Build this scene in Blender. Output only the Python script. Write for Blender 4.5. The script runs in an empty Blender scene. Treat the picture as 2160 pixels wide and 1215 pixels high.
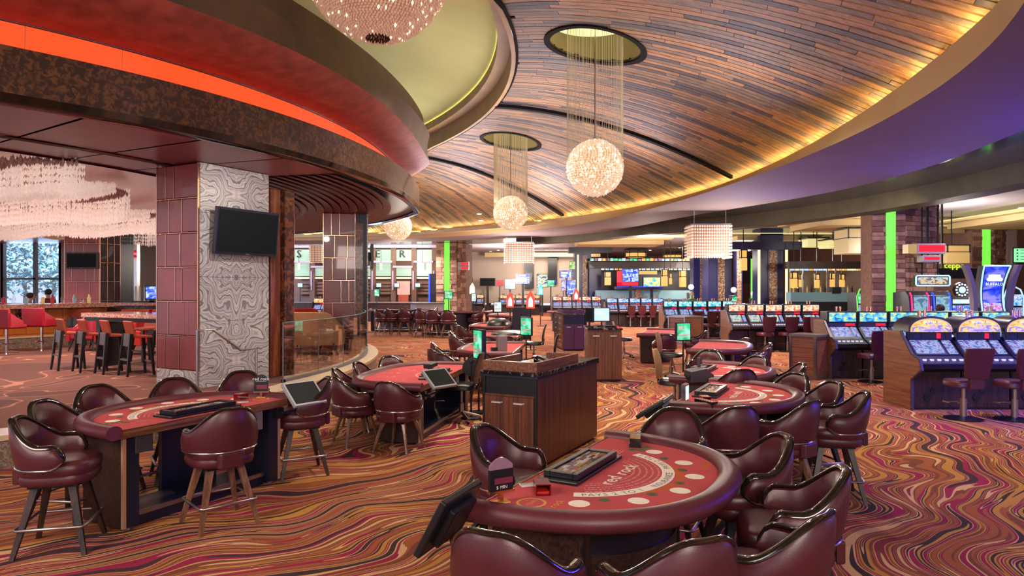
import bpy, bmesh, math, random
import numpy as np
from mathutils import Vector, Matrix
random.seed(7)
PI = math.pi
SC = bpy.context.scene
COL = SC.collection
F_PX, EYE, YC, XC = 1440.0, 1.9, 608.0, 1080.0      # 24 mm lens on 36 mm, level camera 1.9 m up

# ------------------------------------------------------------------ camera
cam_d = bpy.data.cameras.new('camera'); cam_d.sensor_width = 36.0; cam_d.lens = 24.0
cam_d.clip_start = 0.05; cam_d.clip_end = 400
cam = bpy.data.objects.new('camera', cam_d); COL.objects.link(cam)
cam.location = (0, 0, EYE); cam.rotation_euler = (PI/2, 0, 0)
SC.camera = cam

# ------------------------------------------------------------------ world, exposure
W = bpy.data.worlds.new('world'); SC.world = W; W.use_nodes = True
bg = W.node_tree.nodes['Background']
bg.inputs[0].default_value = (0.86, 0.88, 1.0, 1); bg.inputs[1].default_value = 0.9
SC.view_settings.view_transform = 'Standard'; SC.view_settings.look = 'None'
SC.view_settings.exposure = 0.28; SC.view_settings.gamma = 1.0
SC.view_settings.use_curve_mapping = False
SC.cycles.use_denoising = True
SC.cycles.max_bounces = 7; SC.cycles.diffuse_bounces = 3; SC.cycles.glossy_bounces = 3
SC.cycles.transmission_bounces = 6; SC.cycles.transparent_max_bounces = 12
SC.cycles.caustics_reflective = False; SC.cycles.caustics_refractive = False
SC.cycles.sample_clamp_indirect = 4.0

def lin(r, g, b):
    def c(u):
        u /= 255.0
        return u/12.92 if u <= 0.04045 else ((u+0.055)/1.055)**2.4
    return (c(r), c(g), c(b), 1.0)

GAIN = {}
def lamp(name, kind, loc, energy, rgb, aim=None, size=0.3, spot=100, blend=0.8, size_y=None):
    d = bpy.data.lights.new(name, kind); d.energy = energy*GAIN.get(name, 1.0); d.color = lin(*rgb)[:3]
    if kind == 'AREA':
        d.size = size
        if size_y: d.shape = 'RECTANGLE'; d.size_y = size_y
    else: d.shadow_soft_size = size
    if kind == 'SPOT': d.spot_size = math.radians(spot); d.spot_blend = blend
    o = bpy.data.objects.new(name, d); COL.objects.link(o); o.location = loc
    if aim is not None:
        o.rotation_euler = (Vector(aim)-Vector(loc)).to_track_quat('-Z', 'Y').to_euler()
    return o

# ------------------------------------------------------------------ lamps of the room and added fill lamps
WARM = (255, 236, 220); NEUT = (255, 240, 230)
for i, (x, y, z, e) in enumerate([(0.9, 3.2, 6.0, 420), (2.8, 6.2, 5.5, 420), (-2.2, 5.5, 6.4, 520), (0.8, 9.0, 6.0, 560),
                                  (3.4, 10.5, 5.3, 560), (-1.0, 12.0, 6.0, 620), (2.4, 14.5, 5.8, 720), (-1.2, 17.5, 6.0, 760),
                                  (2.2, 19.5, 5.6, 820), (-2.5, 23.0, 5.6, 900), (0.5, 25.5, 5.0, 900)]):
    lamp('ceiling_spot', 'SPOT', (x, y, z), e, WARM, (x, y, 0), 0.14, 125, 1.0)
for i, (x, y, z, e) in enumerate([(7.6, 8.5, 4.1, 300), (8.2, 14.0, 4.1, 420), (6.5, 19.5, 4.1, 560), (5.0, 26.0, 4.1, 700),
                                  (0.0, 33.0, 4.1, 950), (8.0, 32.0, 4.2, 950), (3.5, 39.0, 4.2, 1000), (-4.5, 36.0, 4.2, 1000),
                                  (12.5, 17.0, 4.3, 500), (13.0, 26.0, 4.3, 800), (-1.0, 45.0, 4.3, 1100), (10, 40, 4.3, 1000), (-6.0, 31.0, 4.2, 700)]):
    lamp('soffit_spot', 'SPOT', (x, y, z), e, NEUT, (x, y, 0), 0.12, 140, 1.0)
# crystal globes, bowl and curtain lamps give light all round
lamp('globe_light', 'POINT', (1.39, 11.75, 3.95), 200, (255, 232, 206), size=0.54)
lamp('globe_light', 'POINT', (-0.04, 19.5, 4.02), 330, (255, 232, 206), size=0.54)
lamp('globe_light', 'POINT', (-4.03, 24.2, 4.07), 380, (255, 232, 206), size=0.54)
lamp('bowl_light', 'POINT', (-1.83, 9.3, 6.4), 150, (255, 232, 190), size=1.05)
lamp('curtain_light', 'POINT', (6.2, 19.3, 2.6), 260, (255, 236, 220), size=0.3)
lamp('curtain_light', 'POINT', (0.3, 29.2, 2.6), 380, (255, 236, 220), size=0.3)
for x, y, e in ((6, 30, 700), (14, 22, 420), (0, 44, 1000), (12, 36, 900), (-6, 37, 500)):     # added point lamps that brighten the far hall
    lamp('hall_fill', 'POINT', (x, y, 3.3), e, (255, 240, 226), size=0.5)
# area lamps added to brighten the far walls
lamp('wall_fill', 'AREA', (3.0, 48.5, 4.4), 300, (255, 236, 214), (3.0, 52.0, 2.2), 6.0, size_y=0.4)
lamp('wall_fill', 'AREA', (-9.5, 39.5, 4.3), 130, (240, 255, 236), (-9.5, 41.0, 2.4), 9.0, size_y=0.4)
# unseen area lamps added behind the camera as fill
lamp('rear_fill', 'AREA', (1.5, -2.2, 4.4), 560, (255, 236, 224), (1.0, 5.0, 0.6), 3.2)
lamp('rear_fill', 'AREA', (-4.5, 1.0, 4.0), 200, (255, 232, 216), (-3.0, 8.0, 0.8), 2.4)
# unseen area lamps added in mid-air to brighten the wood vault
for x, y, e in ((1.6, 6.6, 45), (3.0, 11.0, 40), (0.4, 15.0, 80), (2.6, 17.0, 60), (-1.2, 20.0, 110), (-2.2, 24.5, 130), (1.0, 23.0, 80)):
    lamp('vault_fill', 'AREA', (x, y, 4.25), e, (240, 236, 255), (x-0.2, y, 6.2), 1.6)
# violet glow of the slot machines on the right
lamp('slot_glow', 'SPOT', (8.2, 9.2, 1.7), 330, (70, 50, 255), (8.6, 8.0, 4.2), 0.35, 140, 1.0)
lamp('slot_glow', 'SPOT', (8.6, 13.2, 1.7), 200, (105, 85, 255), (8.2, 11.5, 4.2), 0.35, 150, 1.0)
lamp('slot_glow', 'SPOT', (6.9, 5.6, 1.9), 260, (70, 50, 255), (2.0, 4.3, 0.7), 0.4, 120, 1.0)
lamp('slot_glow', 'SPOT', (6.6, 17.5, 1.8), 180, (130, 105, 255), (5.8, 15.5, 4.2), 0.35, 150, 1.0)
lamp('slot_glow', 'SPOT', (7.8, 8.9, 2.3), 300, (80, 60, 255), (8.0, 11.0, 0.9), 0.4, 130, 1.0)
lamp('slot_glow', 'SPOT', (10.5, 14.2, 3.6), 240, (120, 100, 255), (11.0, 20.0, 1.0), 0.4, 130, 1.0)
# lounge lamps
for x, y, e in [(-6.2, 9.3, 230), (-5.6, 14.6, 300), (-8.5, 12.2, 380), (-10.5, 15.5, 420), (-13.5, 19.0, 450), (-8.0, 19.0, 400), (-4.6, 12.6, 160)]:
    lamp('lounge_spot', 'SPOT', (x, y, 3.78 if x > -7 else 3.12), e, (255, 222, 206), (x, y, 0), 0.08, 150, 1.0)
for x, y, e in ((-3.6, 8.3, 60), (-2.7, 12.0, 60), (-2.7, 16.5, 60)):      # low spots added to brighten the canopy from below
    lamp('canopy_fill', 'SPOT', (x+1.0, y-0.2, 1.4), e*1.1, (255, 226, 200), (x-.4, y, 5.0), 0.3, 110, 1.0)
lamp('column_fill', 'SPOT', (-3.1, 9.3, 3.75), 130, (255, 246, 240), (-4.5, 11.2, 2.0), 0.1, 120, 1.0)  # unseen spot added to brighten the onyx face
lamp('slot_glow', 'SPOT', (6.2, 6.2, 2.8), 420, (90, 65, 255), (7.4, 10.4, .7), 0.4, 90, 1.0)
lamp('column_fill', 'SPOT', (8.6, 15.6, 4.0), 260, (255, 232, 214), (10.6, 19.0, 2.0), 0.1, 90, 1.0)  # unseen warm spot added to brighten the stone column
lamp('slot_glow', 'SPOT', (8.0, 8.6, 2.6), 420, (70, 55, 255), (8.0, 10.8, 0.5), 0.4, 110, 1.0)
lamp('kerb_led', 'SPOT', (-6.7, 6.9, 0.34), 40, (255, 10, 0), (-5.6, 6.6, 0), 0.05, 150, 1.0)

# ------------------------------------------------------------------ projection helpers (photo pixel -> place in the room)
def FL(x, y, h=0.0):
    """point at height h seen at pixel x, y of the 2160 x 1215 frame"""
    Y = F_PX*(h-EYE)/(YC-y); return Vector(((x-XC)*Y/F_PX, Y, h))
def AT(x, y, Y):
    """point at distance Y seen at pixel x, y"""
    return Vector(((x-XC)*Y/F_PX, Y, EYE+(YC-y)*Y/F_PX))

# ------------------------------------------------------------------ mesh builder
class MB:
    def __init__(s): s.v = []; s.f = []; s.mi = []; s.cur = 0
    def add(s, vs, fs):
        o = len(s.v); s.v.extend([tuple(p) for p in vs])
        s.f.extend([tuple(i+o for i in f) for f in fs]); s.mi.extend([s.cur]*len(fs)); return s
    def box(s, c, d, rz=0.0, M=None):
        x, y, z = d[0]/2, d[1]/2, d[2]/2
        P = [Vector(p) for p in ((-x,-y,-z),(x,-y,-z),(x,y,-z),(-x,y,-z),(-x,-y,z),(x,-y,z),(x,y,z),(-x,y,z))]
        if M is not None: P = [M @ p for p in P]
        elif rz: R = Matrix.Rotation(rz, 3, 'Z'); P = [R @ p for p in P]
        c = Vector(c)
        return s.add([p+c for p in P], [(0,3,2,1),(4,5,6,7),(0,1,5,4),(1,2,6,5),(2,3,7,6),(3,0,4,7)])
    def b2(s, x0, x1, y0, y1, z0, z1):
        return s.box(((x0+x1)/2, (y0+y1)/2, (z0+z1)/2), (abs(x1-x0), abs(y1-y0), abs(z1-z0)))
    def hexa(s, P8):
        return s.add(P8, [(0,3,2,1),(4,5,6,7),(0,1,5,4),(1,2,6,5),(2,3,7,6),(3,0,4,7)])
    def prism(s, poly, z0, z1):
        n = len(poly)
        vs = [(p[0], p[1], z0) for p in poly]+[(p[0], p[1], z1) for p in poly]
        fs = [tuple(range(n-1, -1, -1)), tuple(range(n, 2*n))]+[(i, (i+1) % n, n+(i+1) % n, n+i) for i in range(n)]
        return s.add(vs, fs)
    def xprism(s, prof, x0, x1):
        """profile of (y, z) extruded along x"""
        n = len(prof)
        vs = [(x0, p[0], p[1]) for p in prof]+[(x1, p[0], p[1]) for p in prof]
        fs = [tuple(range(n-1, -1, -1)), tuple(range(n, 2*n))]+[(i, (i+1) % n, n+(i+1) % n, n+i) for i in range(n)]
        return s.add(vs, fs)
    def loft(s, rings, closed=True, caps=True, loop=False):
        n = len(rings[0]); vs = [p for r in rings for p in r]; fs = []
        m = len(rings); kk = m if loop else m-1
        for i in range(kk):
            a, b = i*n, ((i+1) % m)*n
            for j in range(n if closed else n-1):
                k = (j+1) % n
                fs.append((a+j, a+k, b+k, b+j))
        if caps and closed and not loop:
            fs.append(tuple(range(n-1, -1, -1))); fs.append(tuple((m-1)*n+j for j in range(n)))
        return s.add(vs, fs)
    def tube(s, pts, r, n=8, closed=False, ph=0.0, sq=(1, 1)):
        pts = [Vector(p) for p in pts]; m = len(pts); rings = []
        nrm = None
        for i, p in enumerate(pts):
            if closed: t = pts[(i+1) % m]-pts[i-1]
            else: t = pts[min(i+1, m-1)]-pts[max(i-1, 0)]
            t.normalize()
            if nrm is None:
                a = Vector((0, 0, 1)) if abs(t.z) < 0.9 else Vector((0, 1, 0))
                nrm = (a - t*a.dot(t)).normalized()
            else:
                nrm = nrm - t*nrm.dot(t); nrm.normalize()
            bn = t.cross(nrm); rr = r[i] if isinstance(r, (list, tuple)) else r
            rings.append([p+(nrm*math.cos(ph+2*PI*k/n)*sq[0]+bn*math.sin(ph+2*PI*k/n)*sq[1])*rr for k in range(n)])
        return s.loft(rings, True, True, closed)
    def bar(s, a, b, w0, w1=None, n=4):
        w1 = w0 if w1 is None else w1
        return s.tube([a, b], [w0*0.7071, w1*0.7071] if n == 4 else [w0, w1], n, ph=PI/n)
    def lathe(s, prof, n=16, c=(0, 0, 0), a0=0, a1=2*PI):
        full = abs(a1-a0-2*PI) < 1e-6; k = n if full else n+1
        rings = [[(c[0]+r*math.cos(a0+(a1-a0)*j/n), c[1]+r*math.sin(a0+(a1-a0)*j/n), c[2]+z) for j in range(k)] for r, z in prof]
        return s.loft(rings, full, full)
    def grid(s, fn, nu, nv, skip=None, flip=False):
        vs = [fn(i/nu, j/nv) for i in range(nu+1) for j in range(nv+1)]; fs = []
        for i in range(nu):
            for j in range(nv):
                if skip and skip((i+.5)/nu, (j+.5)/nv): continue
                a = i*(nv+1)+j; q = (a, a+1, a+nv+2, a+nv+1)
                fs.append(q[::-1] if flip else q)
        return s.add(vs, fs)
    def ball(s, c, r, n=12, m=8, sc=(1, 1, 1)):
        rings = [[(c[0]+r*sc[0]*math.sin(PI*i/m)*math.cos(2*PI*j/n), c[1]+r*sc[1]*math.sin(PI*i/m)*math.sin(2*PI*j/n), c[2]-r*sc[2]*math.cos(PI*i/m))
                  for j in range(n)] for i in range(1, m)]
        s.loft(rings, True, True); return s
    def octa(s, c, r, rz=None):
        rz = r if rz is None else rz
        x, y, z = c
        return s.add([(x+r, y, z), (x, y+r, z), (x-r, y, z), (x, y-r, z), (x, y, z+rz), (x, y, z-rz)],
                     [(0,1,4),(1,2,4),(2,3,4),(3,0,4),(1,0,5),(2,1,5),(3,2,5),(0,3,5)])
    def xf(s, M, start=0):
        for i in range(start, len(s.v)): s.v[i] = tuple(M @ Vector(s.v[i]))
        return s
    def mesh(s, name, mats, smooth=None):
        me = bpy.data.meshes.new(name); me.from_pydata(s.v, [], s.f)
        mats = mats if isinstance(mats, (list, tuple)) else [mats]
        for m in mats: me.materials.append(m)
        if len(mats) > 1: me.polygons.foreach_set('material_index', s.mi)
        me.update()
        if smooth:
            me.polygons.foreach_set('use_smooth', [True]*len(s.f))
            me.set_sharp_from_angle(angle=math.radians(smooth))
        return me
    def build(s, name, mats, parent=None, smooth=None, bev=None, label=None, kind=None):
        bm = None
        me = s.mesh(name, mats, smooth)
        o = bpy.data.objects.new(name, me); COL.objects.link(o)
        if parent is not None: o.parent = parent
        if bev:
            b = o.modifiers.new('bevel', 'BEVEL'); b.width = bev; b.segments = 2; b.limit_method = 'ANGLE'; b.angle_limit = math.radians(40)
        if label: o['label'] = label
        if kind: o['kind'] = kind
        return o

def child(name, me, parent, label=None, kind=None, loc=None, rot=None):
    o = bpy.data.objects.new(name, me); COL.objects.link(o); o.parent = parent
    if loc is not None: o.location = loc
    if rot is not None: o.rotation_euler = rot
    if label: o['label'] = label
    if kind: o['kind'] = kind
    return o

def thing(name, label, cat, loc=(0, 0, 0), rz=0.0, group=None):
    o = bpy.data.objects.new(name, None); o.empty_display_size = 0.1; COL.objects.link(o)
    o.location = loc; o.rotation_euler = (0, 0, rz); o['label'] = label; o['category'] = cat
    if group: o['group'] = group
    return o
def tag(o, label, cat, group=None):
    o['label'] = label; o['category'] = cat
    if group: o['group'] = group
    return o
def struct(o):
    o['kind'] = 'structure'; return o
def copy_tree(o, parent=None):
    c = o.copy(); COL.objects.link(c)
    if parent is not None: c.parent = parent; c.matrix_parent_inverse = o.matrix_parent_inverse
    for ch in list(o.children): copy_tree(ch, c)
    return c
def place(root, loc, rz, label, group=None):
    root.location = loc; root.rotation_euler = (0, 0, rz); root['label'] = label
    if group: root['group'] = group
    return root

# ------------------------------------------------------------------ flat lettering as thin mesh
_gl = {}
def glyph(ch):
    if ch in _gl: return _gl[ch]
    cu = bpy.data.curves.new('glyph', 'FONT'); cu.body = ch; cu.size = 1.0; cu.resolution_u = 2
    ob = bpy.data.objects.new('glyph', cu); COL.objects.link(ob)
    dg = bpy.context.evaluated_depsgraph_get(); dg.update()
    me = ob.evaluated_get(dg).to_mesh()
    vs = [(v.co.x, v.co.y) for v in me.vertices]; fs = [tuple(p.vertices) for p in me.polygons]
    ob.evaluated_get(dg).to_mesh_clear()
    bpy.data.objects.remove(ob); bpy.data.curves.remove(cu)
    w = max((p[0] for p in vs), default=0.3)
    _gl[ch] = (vs, fs, w); return _gl[ch]
def text(mb, s, size, o, ux, uy, center=True, bold=0.0, gap=0.06):
    """letters laid in the plane of ux, uy with their baseline through o"""
    o = Vector(o); ux = Vector(ux).normalized(); uy = Vector(uy).normalized()
    tot = sum((glyph(c)[2] if c != ' ' else 0.3)+gap for c in s)*size
    x = -tot/2 if center else 0.0
    for c in s:
        if c == ' ': x += (0.3+gap)*size; continue
        vs, fs, w = glyph(c)
        mb.add([o+ux*(x+p[0]*size)+uy*(p[1]*size) for p in vs], fs)
        if bold:
            mb.add([o+ux.cross(uy)*0.0005+ux*(x+p[0]*size+bold*size)+uy*(p[1]*size) for p in vs], fs)
        x += (w+gap)*size
    return mb
# ------------------------------------------------------------------ materials
def nodes(name):
    m = bpy.data.materials.new(name); m.use_nodes = True; nt = m.node_tree
    b = nt.nodes['Principled BSDF']; return m, nt, b
def N(nt, t, **kw):
    n = nt.nodes.new(t)
    for k, v in kw.items():
        if k.startswith('i_'): n.inputs[int(k[2:]) if k[2:].isdigit() else k[2:]].default_value = v
        else: setattr(n, k, v)
    return n
def ramp(nt, stops, interp='LINEAR'):
    r = nt.nodes.new('ShaderNodeValToRGB'); cr = r.color_ramp; cr.interpolation = interp
    while len(cr.elements) > 1: cr.elements.remove(cr.elements[-1])
    cr.elements[0].position = stops[0][0]; cr.elements[0].color = stops[0][1]
    for p, c in stops[1:]:
        e = cr.elements.new(p); e.color = c
    return r
def mat(name, rgb, rough=0.5, metal=0.0, spec=0.5, emit=None, es=0.0, noise=None, bump=None, coat=0.0, trans=0.0, alpha=1.0, noise2=None):
    m, nt, b = nodes(name); c = lin(*rgb)
    b.inputs['Base Color'].default_value = c; b.inputs['Roughness'].default_value = rough
    b.inputs['Metallic'].default_value = metal; b.inputs['Specular IOR Level'].default_value = spec
    b.inputs['Coat Weight'].default_value = coat; b.inputs['Transmission Weight'].default_value = trans
    b.inputs['Alpha'].default_value = alpha
    if emit: b.inputs['Emission Color'].default_value = lin(*emit); b.inputs['Emission Strength'].default_value = es
    tc = N(nt, 'ShaderNodeTexCoord') if (noise or bump) else None
    if noise:
        n = N(nt, 'ShaderNodeTexNoise'); n.inputs['Scale'].default_value = noise[0]; n.inputs['Detail'].default_value = 4
        k = noise[1]; c2 = lin(*noise2) if noise2 else tuple(max(0, x*(1-k)) for x in c[:3])+(1,)
        r = ramp(nt, [(0.3, c2), (0.7, c if noise2 else tuple(min(1, x*(1+k)) for x in c[:3])+(1,))])
        nt.links.new(tc.outputs['Object'], n.inputs['Vector']); nt.links.new(n.outputs['Fac'], r.inputs[0])
        nt.links.new(r.outputs[0], b.inputs['Base Color'])
    if bump:
        n = N(nt, 'ShaderNodeTexNoise'); n.inputs['Scale'].default_value = bump[0]; n.inputs['Detail'].default_value = 3
        bp = N(nt, 'ShaderNodeBump'); bp.inputs['Strength'].default_value = bump[1]; bp.inputs['Distance'].default_value = 0.01
        nt.links.new(tc.outputs['Object'], n.inputs['Vector']); nt.links.new(n.outputs['Fac'], bp.inputs['Height'])
        nt.links.new(bp.outputs[0], b.inputs['Normal'])
    return m
def glow(name, rgb, s=1.0):
    m, nt, b = nodes(name)
    b.inputs['Base Color'].default_value = lin(*[x*0.5 for x in rgb])
    b.inputs['Emission Color'].default_value = lin(*rgb); b.inputs['Emission Strength'].default_value = s
    b.inputs['Roughness'].default_value = 0.3
    return m
def grain(name, c1, c2, axis='Z', scale=9.0, stretch=0.06, rough=0.4, coat=0.0, c3=None, dist=2.0):
    """straight or rippled wood grain: stripes run along axis"""
    m, nt, b = nodes(name)
    tc = N(nt, 'ShaderNodeTexCoord'); mp = N(nt, 'ShaderNodeMapping')
    s = {'X': (stretch, 1, 1), 'Y': (1, stretch, 1), 'Z': (1, 1, stretch)}[axis]
    mp.inputs['Scale'].default_value = [k*scale for k in s]
    n = N(nt, 'ShaderNodeTexNoise'); n.inputs['Scale'].default_value = 1.0; n.inputs['Detail'].default_value = 3; n.inputs['Distortion'].default_value = dist*0.2
    n2 = N(nt, 'ShaderNodeTexNoise'); n2.inputs['Scale'].default_value = 6.0; n2.inputs['Detail'].default_value = 2
    a = N(nt, 'ShaderNodeMath', operation='ADD'); mu = N(nt, 'ShaderNodeMath', operation='MULTIPLY'); mu.inputs[1].default_value = 0.5
    r = ramp(nt, [(0.5, lin(*c1)), (0.66, lin(*(c3 or c1))), (0.86, lin(*c2))])
    L = nt.links.new
    L(tc.outputs['Object'], mp.inputs[0]); L(mp.outputs[0], n.inputs['Vector']); L(mp.outputs[0], n2.inputs['Vector'])
    L(n2.outputs['Fac'], mu.inputs[0]); L(n.outputs['Fac'], a.inputs[0]); L(mu.outputs[0], a.inputs[1]); L(a.outputs[0], r.inputs[0])
    L(r.outputs[0], b.inputs['Base Color'])
    b.inputs['Roughness'].default_value = rough; b.inputs['Coat Weight'].default_value = coat
    return m

def carpet_mat():
    m, nt, b = nodes('carpet_waves'); L = nt.links.new
    g = N(nt, 'ShaderNodeNewGeometry')
    sub = N(nt, 'ShaderNodeVectorMath', operation='SUBTRACT'); sub.inputs[1].default_value = (-7.5, 13.5, 0)
    L(g.outputs['Position'], sub.inputs[0])
    ln = N(nt, 'ShaderNodeVectorMath', operation='LENGTH'); L(sub.outputs[0], ln.inputs[0])
    w1 = N(nt, 'ShaderNodeTexNoise'); w1.inputs['Scale'].default_value = 0.95; w1.inputs['Detail'].default_value = 0.6; L(g.outputs['Position'], w1.inputs['Vector'])
    w2 = N(nt, 'ShaderNodeTexNoise'); w2.inputs['Scale'].default_value = 0.4; w2.inputs['Detail'].default_value = 0; L(g.outputs['Position'], w2.inputs['Vector'])
    m1 = N(nt, 'ShaderNodeMath', operation='MULTIPLY_ADD'); m1.inputs[1].default_value = 1.15; L(w1.outputs['Fac'], m1.inputs[0]); L(ln.outputs['Value'], m1.inputs[2])
    m2 = N(nt, 'ShaderNodeMath', operation='MULTIPLY_ADD'); m2.inputs[1].default_value = 0.5; L(w2.outputs['Fac'], m2.inputs[0]); L(m1.outputs[0], m2.inputs[2])
    phi = N(nt, 'ShaderNodeMath', operation='MULTIPLY'); phi.inputs[1].default_value = 5.2; L(m2.outputs[0], phi.inputs[0])
    sp = N(nt, 'ShaderNodeVectorMath', operation='SCALE'); sp.inputs['Scale'].default_value = 0.15; L(g.outputs['Position'], sp.inputs[0])
    sx = N(nt, 'ShaderNodeSeparateXYZ'); L(sp.outputs[0], sx.inputs[0])
    cb = N(nt, 'ShaderNodeCombineXYZ'); L(phi.outputs[0], cb.inputs[0]); L(sx.outputs[0], cb.inputs[1]); L(sx.outputs[1], cb.inputs[2])
    nz = N(nt, 'ShaderNodeTexNoise'); nz.inputs['Scale'].default_value = 1.3; nz.inputs['Detail'].default_value = 1.0; nz.inputs['Roughness'].default_value = 0.55
    L(cb.outputs[0], nz.inputs['Vector'])
    DK, GO, MG, OR, BR, TN = lin(68, 54, 54), lin(188, 132, 66), lin(150, 44, 76), lin(160, 92, 58), lin(124, 72, 54), lin(210, 166, 120)
    r = ramp(nt, [(0.0, DK), (0.318, TN), (0.352, BR), (0.375, MG), (0.405, TN), (0.416, OR), (0.445, BR), (0.462, OR), (0.475, GO), (0.512, DK), (0.540, TN),
                  (0.549, MG), (0.578, OR), (0.605, BR), (0.622, TN), (0.652, MG), (0.688, DK)], 'CONSTANT')
    L(nz.outputs['Fac'], r.inputs[0])
    fz = N(nt, 'ShaderNodeTexNoise'); fz.inputs['Scale'].default_value = 90; fz.inputs['Detail'].default_value = 2; L(g.outputs['Position'], fz.inputs['Vector'])
    mx = N(nt, 'ShaderNodeMix', data_type='RGBA', blend_type='MULTIPLY'); mx.inputs['Factor'].default_value = 0.5
    rr = ramp(nt, [(0.3, (0.72, 0.72, 0.72, 1)), (0.7, (1.2, 1.2, 1.2, 1))]); L(fz.outputs['Fac'], rr.inputs[0])
    L(r.outputs[0], mx.inputs['A']); L(rr.outputs[0], mx.inputs['B']); L(mx.outputs['Result'], b.inputs['Base Color'])
    bp = N(nt, 'ShaderNodeBump'); bp.inputs['Strength'].default_value = 0.4; bp.inputs['Distance'].default_value = 0.004
    L(fz.outputs['Fac'], bp.inputs['Height']); L(bp.outputs[0], b.inputs['Normal'])
    b.inputs['Roughness'].default_value = 0.95; b.inputs['Specular IOR Level'].default_value = 0.1
    return m
def lounge_carpet_mat():
    m, nt, b = nodes('lounge_carpet'); L = nt.links.new
    g = N(nt, 'ShaderNodeNewGeometry')
    n = N(nt, 'ShaderNodeTexNoise'); n.inputs['Scale'].default_value = 0.42; n.inputs['Detail'].default_value = 1.0; n.inputs['Distortion'].default_value = 1.2
    L(g.outputs['Position'], n.inputs['Vector'])
    A, B_, C_ = lin(118, 72, 60), lin(176, 122, 96), lin(98, 60, 54)
    r = ramp(nt, [(0.0, C_), (0.44, A), (0.455, B_), (0.468, A), (0.56, B_), (0.572, C_)], 'CONSTANT'); L(n.outputs['Fac'], r.inputs[0])
    L(r.outputs[0], b.inputs['Base Color']); b.inputs['Roughness'].default_value = 0.95
    return m
def marble_mat():
    """book-matched grey onyx: rings mirrored about the slab's middle and about one height"""
    m, nt, b = nodes('onyx_marble'); L = nt.links.new
    tc = N(nt, 'ShaderNodeTexCoord'); sx = N(nt, 'ShaderNodeSeparateXYZ'); L(tc.outputs['Object'], sx.inputs[0])
    ax = N(nt, 'ShaderNodeMath', operation='ABSOLUTE'); L(sx.outputs[0], ax.inputs[0])
    zs = N(nt, 'ShaderNodeMath', operation='SUBTRACT'); zs.inputs[1].default_value = 1.72; L(sx.outputs[2], zs.inputs[0])
    az = N(nt, 'ShaderNodeMath', operation='PINGPONG'); az.inputs[1].default_value = 1.35; L(zs.outputs[0], az.inputs[0])
    cb = N(nt, 'ShaderNodeCombineXYZ'); L(ax.outputs[0], cb.inputs[0]); L(sx.outputs[1], cb.inputs[1]); L(az.outputs[0], cb.inputs[2])
    n = N(nt, 'ShaderNodeTexNoise'); n.inputs['Scale'].default_value = 1.7; n.inputs['Detail'].default_value = 3.0; n.inputs['Roughness'].default_value = 0.45; n.inputs['Distortion'].default_value = 0.35
    L(cb.outputs[0], n.inputs['Vector'])
    dd = N(nt, 'ShaderNodeMath', operation='ADD'); L(ax.outputs[0], dd.inputs[0])
    zz = N(nt, 'ShaderNodeMath', operation='MULTIPLY'); zz.inputs[1].default_value = 0.8; L(az.outputs[0], zz.inputs[0]); L(zz.outputs[0], dd.inputs[1])
    ph = N(nt, 'ShaderNodeMath', operation='MULTIPLY_ADD'); ph.inputs[1].default_value = 2.0; L(n.outputs['Fac'], ph.inputs[0]); L(dd.outputs[0], ph.inputs[2])
    k = N(nt, 'ShaderNodeMath', operation='MULTIPLY'); k.inputs[1].default_value = 84.0; L(ph.outputs[0], k.inputs[0])
    s = N(nt, 'ShaderNodeMath', operation='SINE'); L(k.outputs[0], s.inputs[0])
    k2 = N(nt, 'ShaderNodeMath', operation='MULTIPLY'); k2.inputs[1].default_value = 37.0; L(ph.outputs[0], k2.inputs[0])
    s2 = N(nt, 'ShaderNodeMath', operation='SINE'); L(k2.outputs[0], s2.inputs[0])
    sm = N(nt, 'ShaderNodeMath', operation='MULTIPLY_ADD'); sm.inputs[1].default_value = 0.75; L(s2.outputs[0], sm.inputs[0]); L(s.outputs[0], sm.inputs[2])
    mr = N(nt, 'ShaderNodeMapRange'); mr.inputs[1].default_value = -1.75; mr.inputs[2].default_value = 1.75; L(sm.outputs[0], mr.inputs[0])
    r = ramp(nt, [(0.0, lin(110, 108, 116)), (0.3, lin(148, 144, 148)), (0.62, lin(186, 182, 180)), (0.85, lin(206, 200, 194)), (1.0, lin(176, 166, 158))]); L(mr.outputs[0], r.inputs[0])
    L(r.outputs[0], b.inputs['Base Color']); b.inputs['Roughness'].default_value = 0.22
    return m
def blotch_mat(name, c1, c2, scale=6.0, lo=0.5, hi=0.6, rough=0.35, coat=0.0, detail=6.0):
    m, nt, b = nodes(name); L = nt.links.new
    tc = N(nt, 'ShaderNodeTexCoord'); n = N(nt, 'ShaderNodeTexNoise'); n.inputs['Scale'].default_value = scale; n.inputs['Detail'].default_value = detail; n.inputs['Distortion'].default_value = 1.0
    L(tc.outputs['Object'], n.inputs['Vector']); r = ramp(nt, [(lo, lin(*c1)), (hi, lin(*c2))]); L(n.outputs['Fac'], r.inputs[0])
    L(r.outputs[0], b.inputs['Base Color']); b.inputs['Roughness'].default_value = rough; b.inputs['Coat Weight'].default_value = coat
    return m
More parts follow.
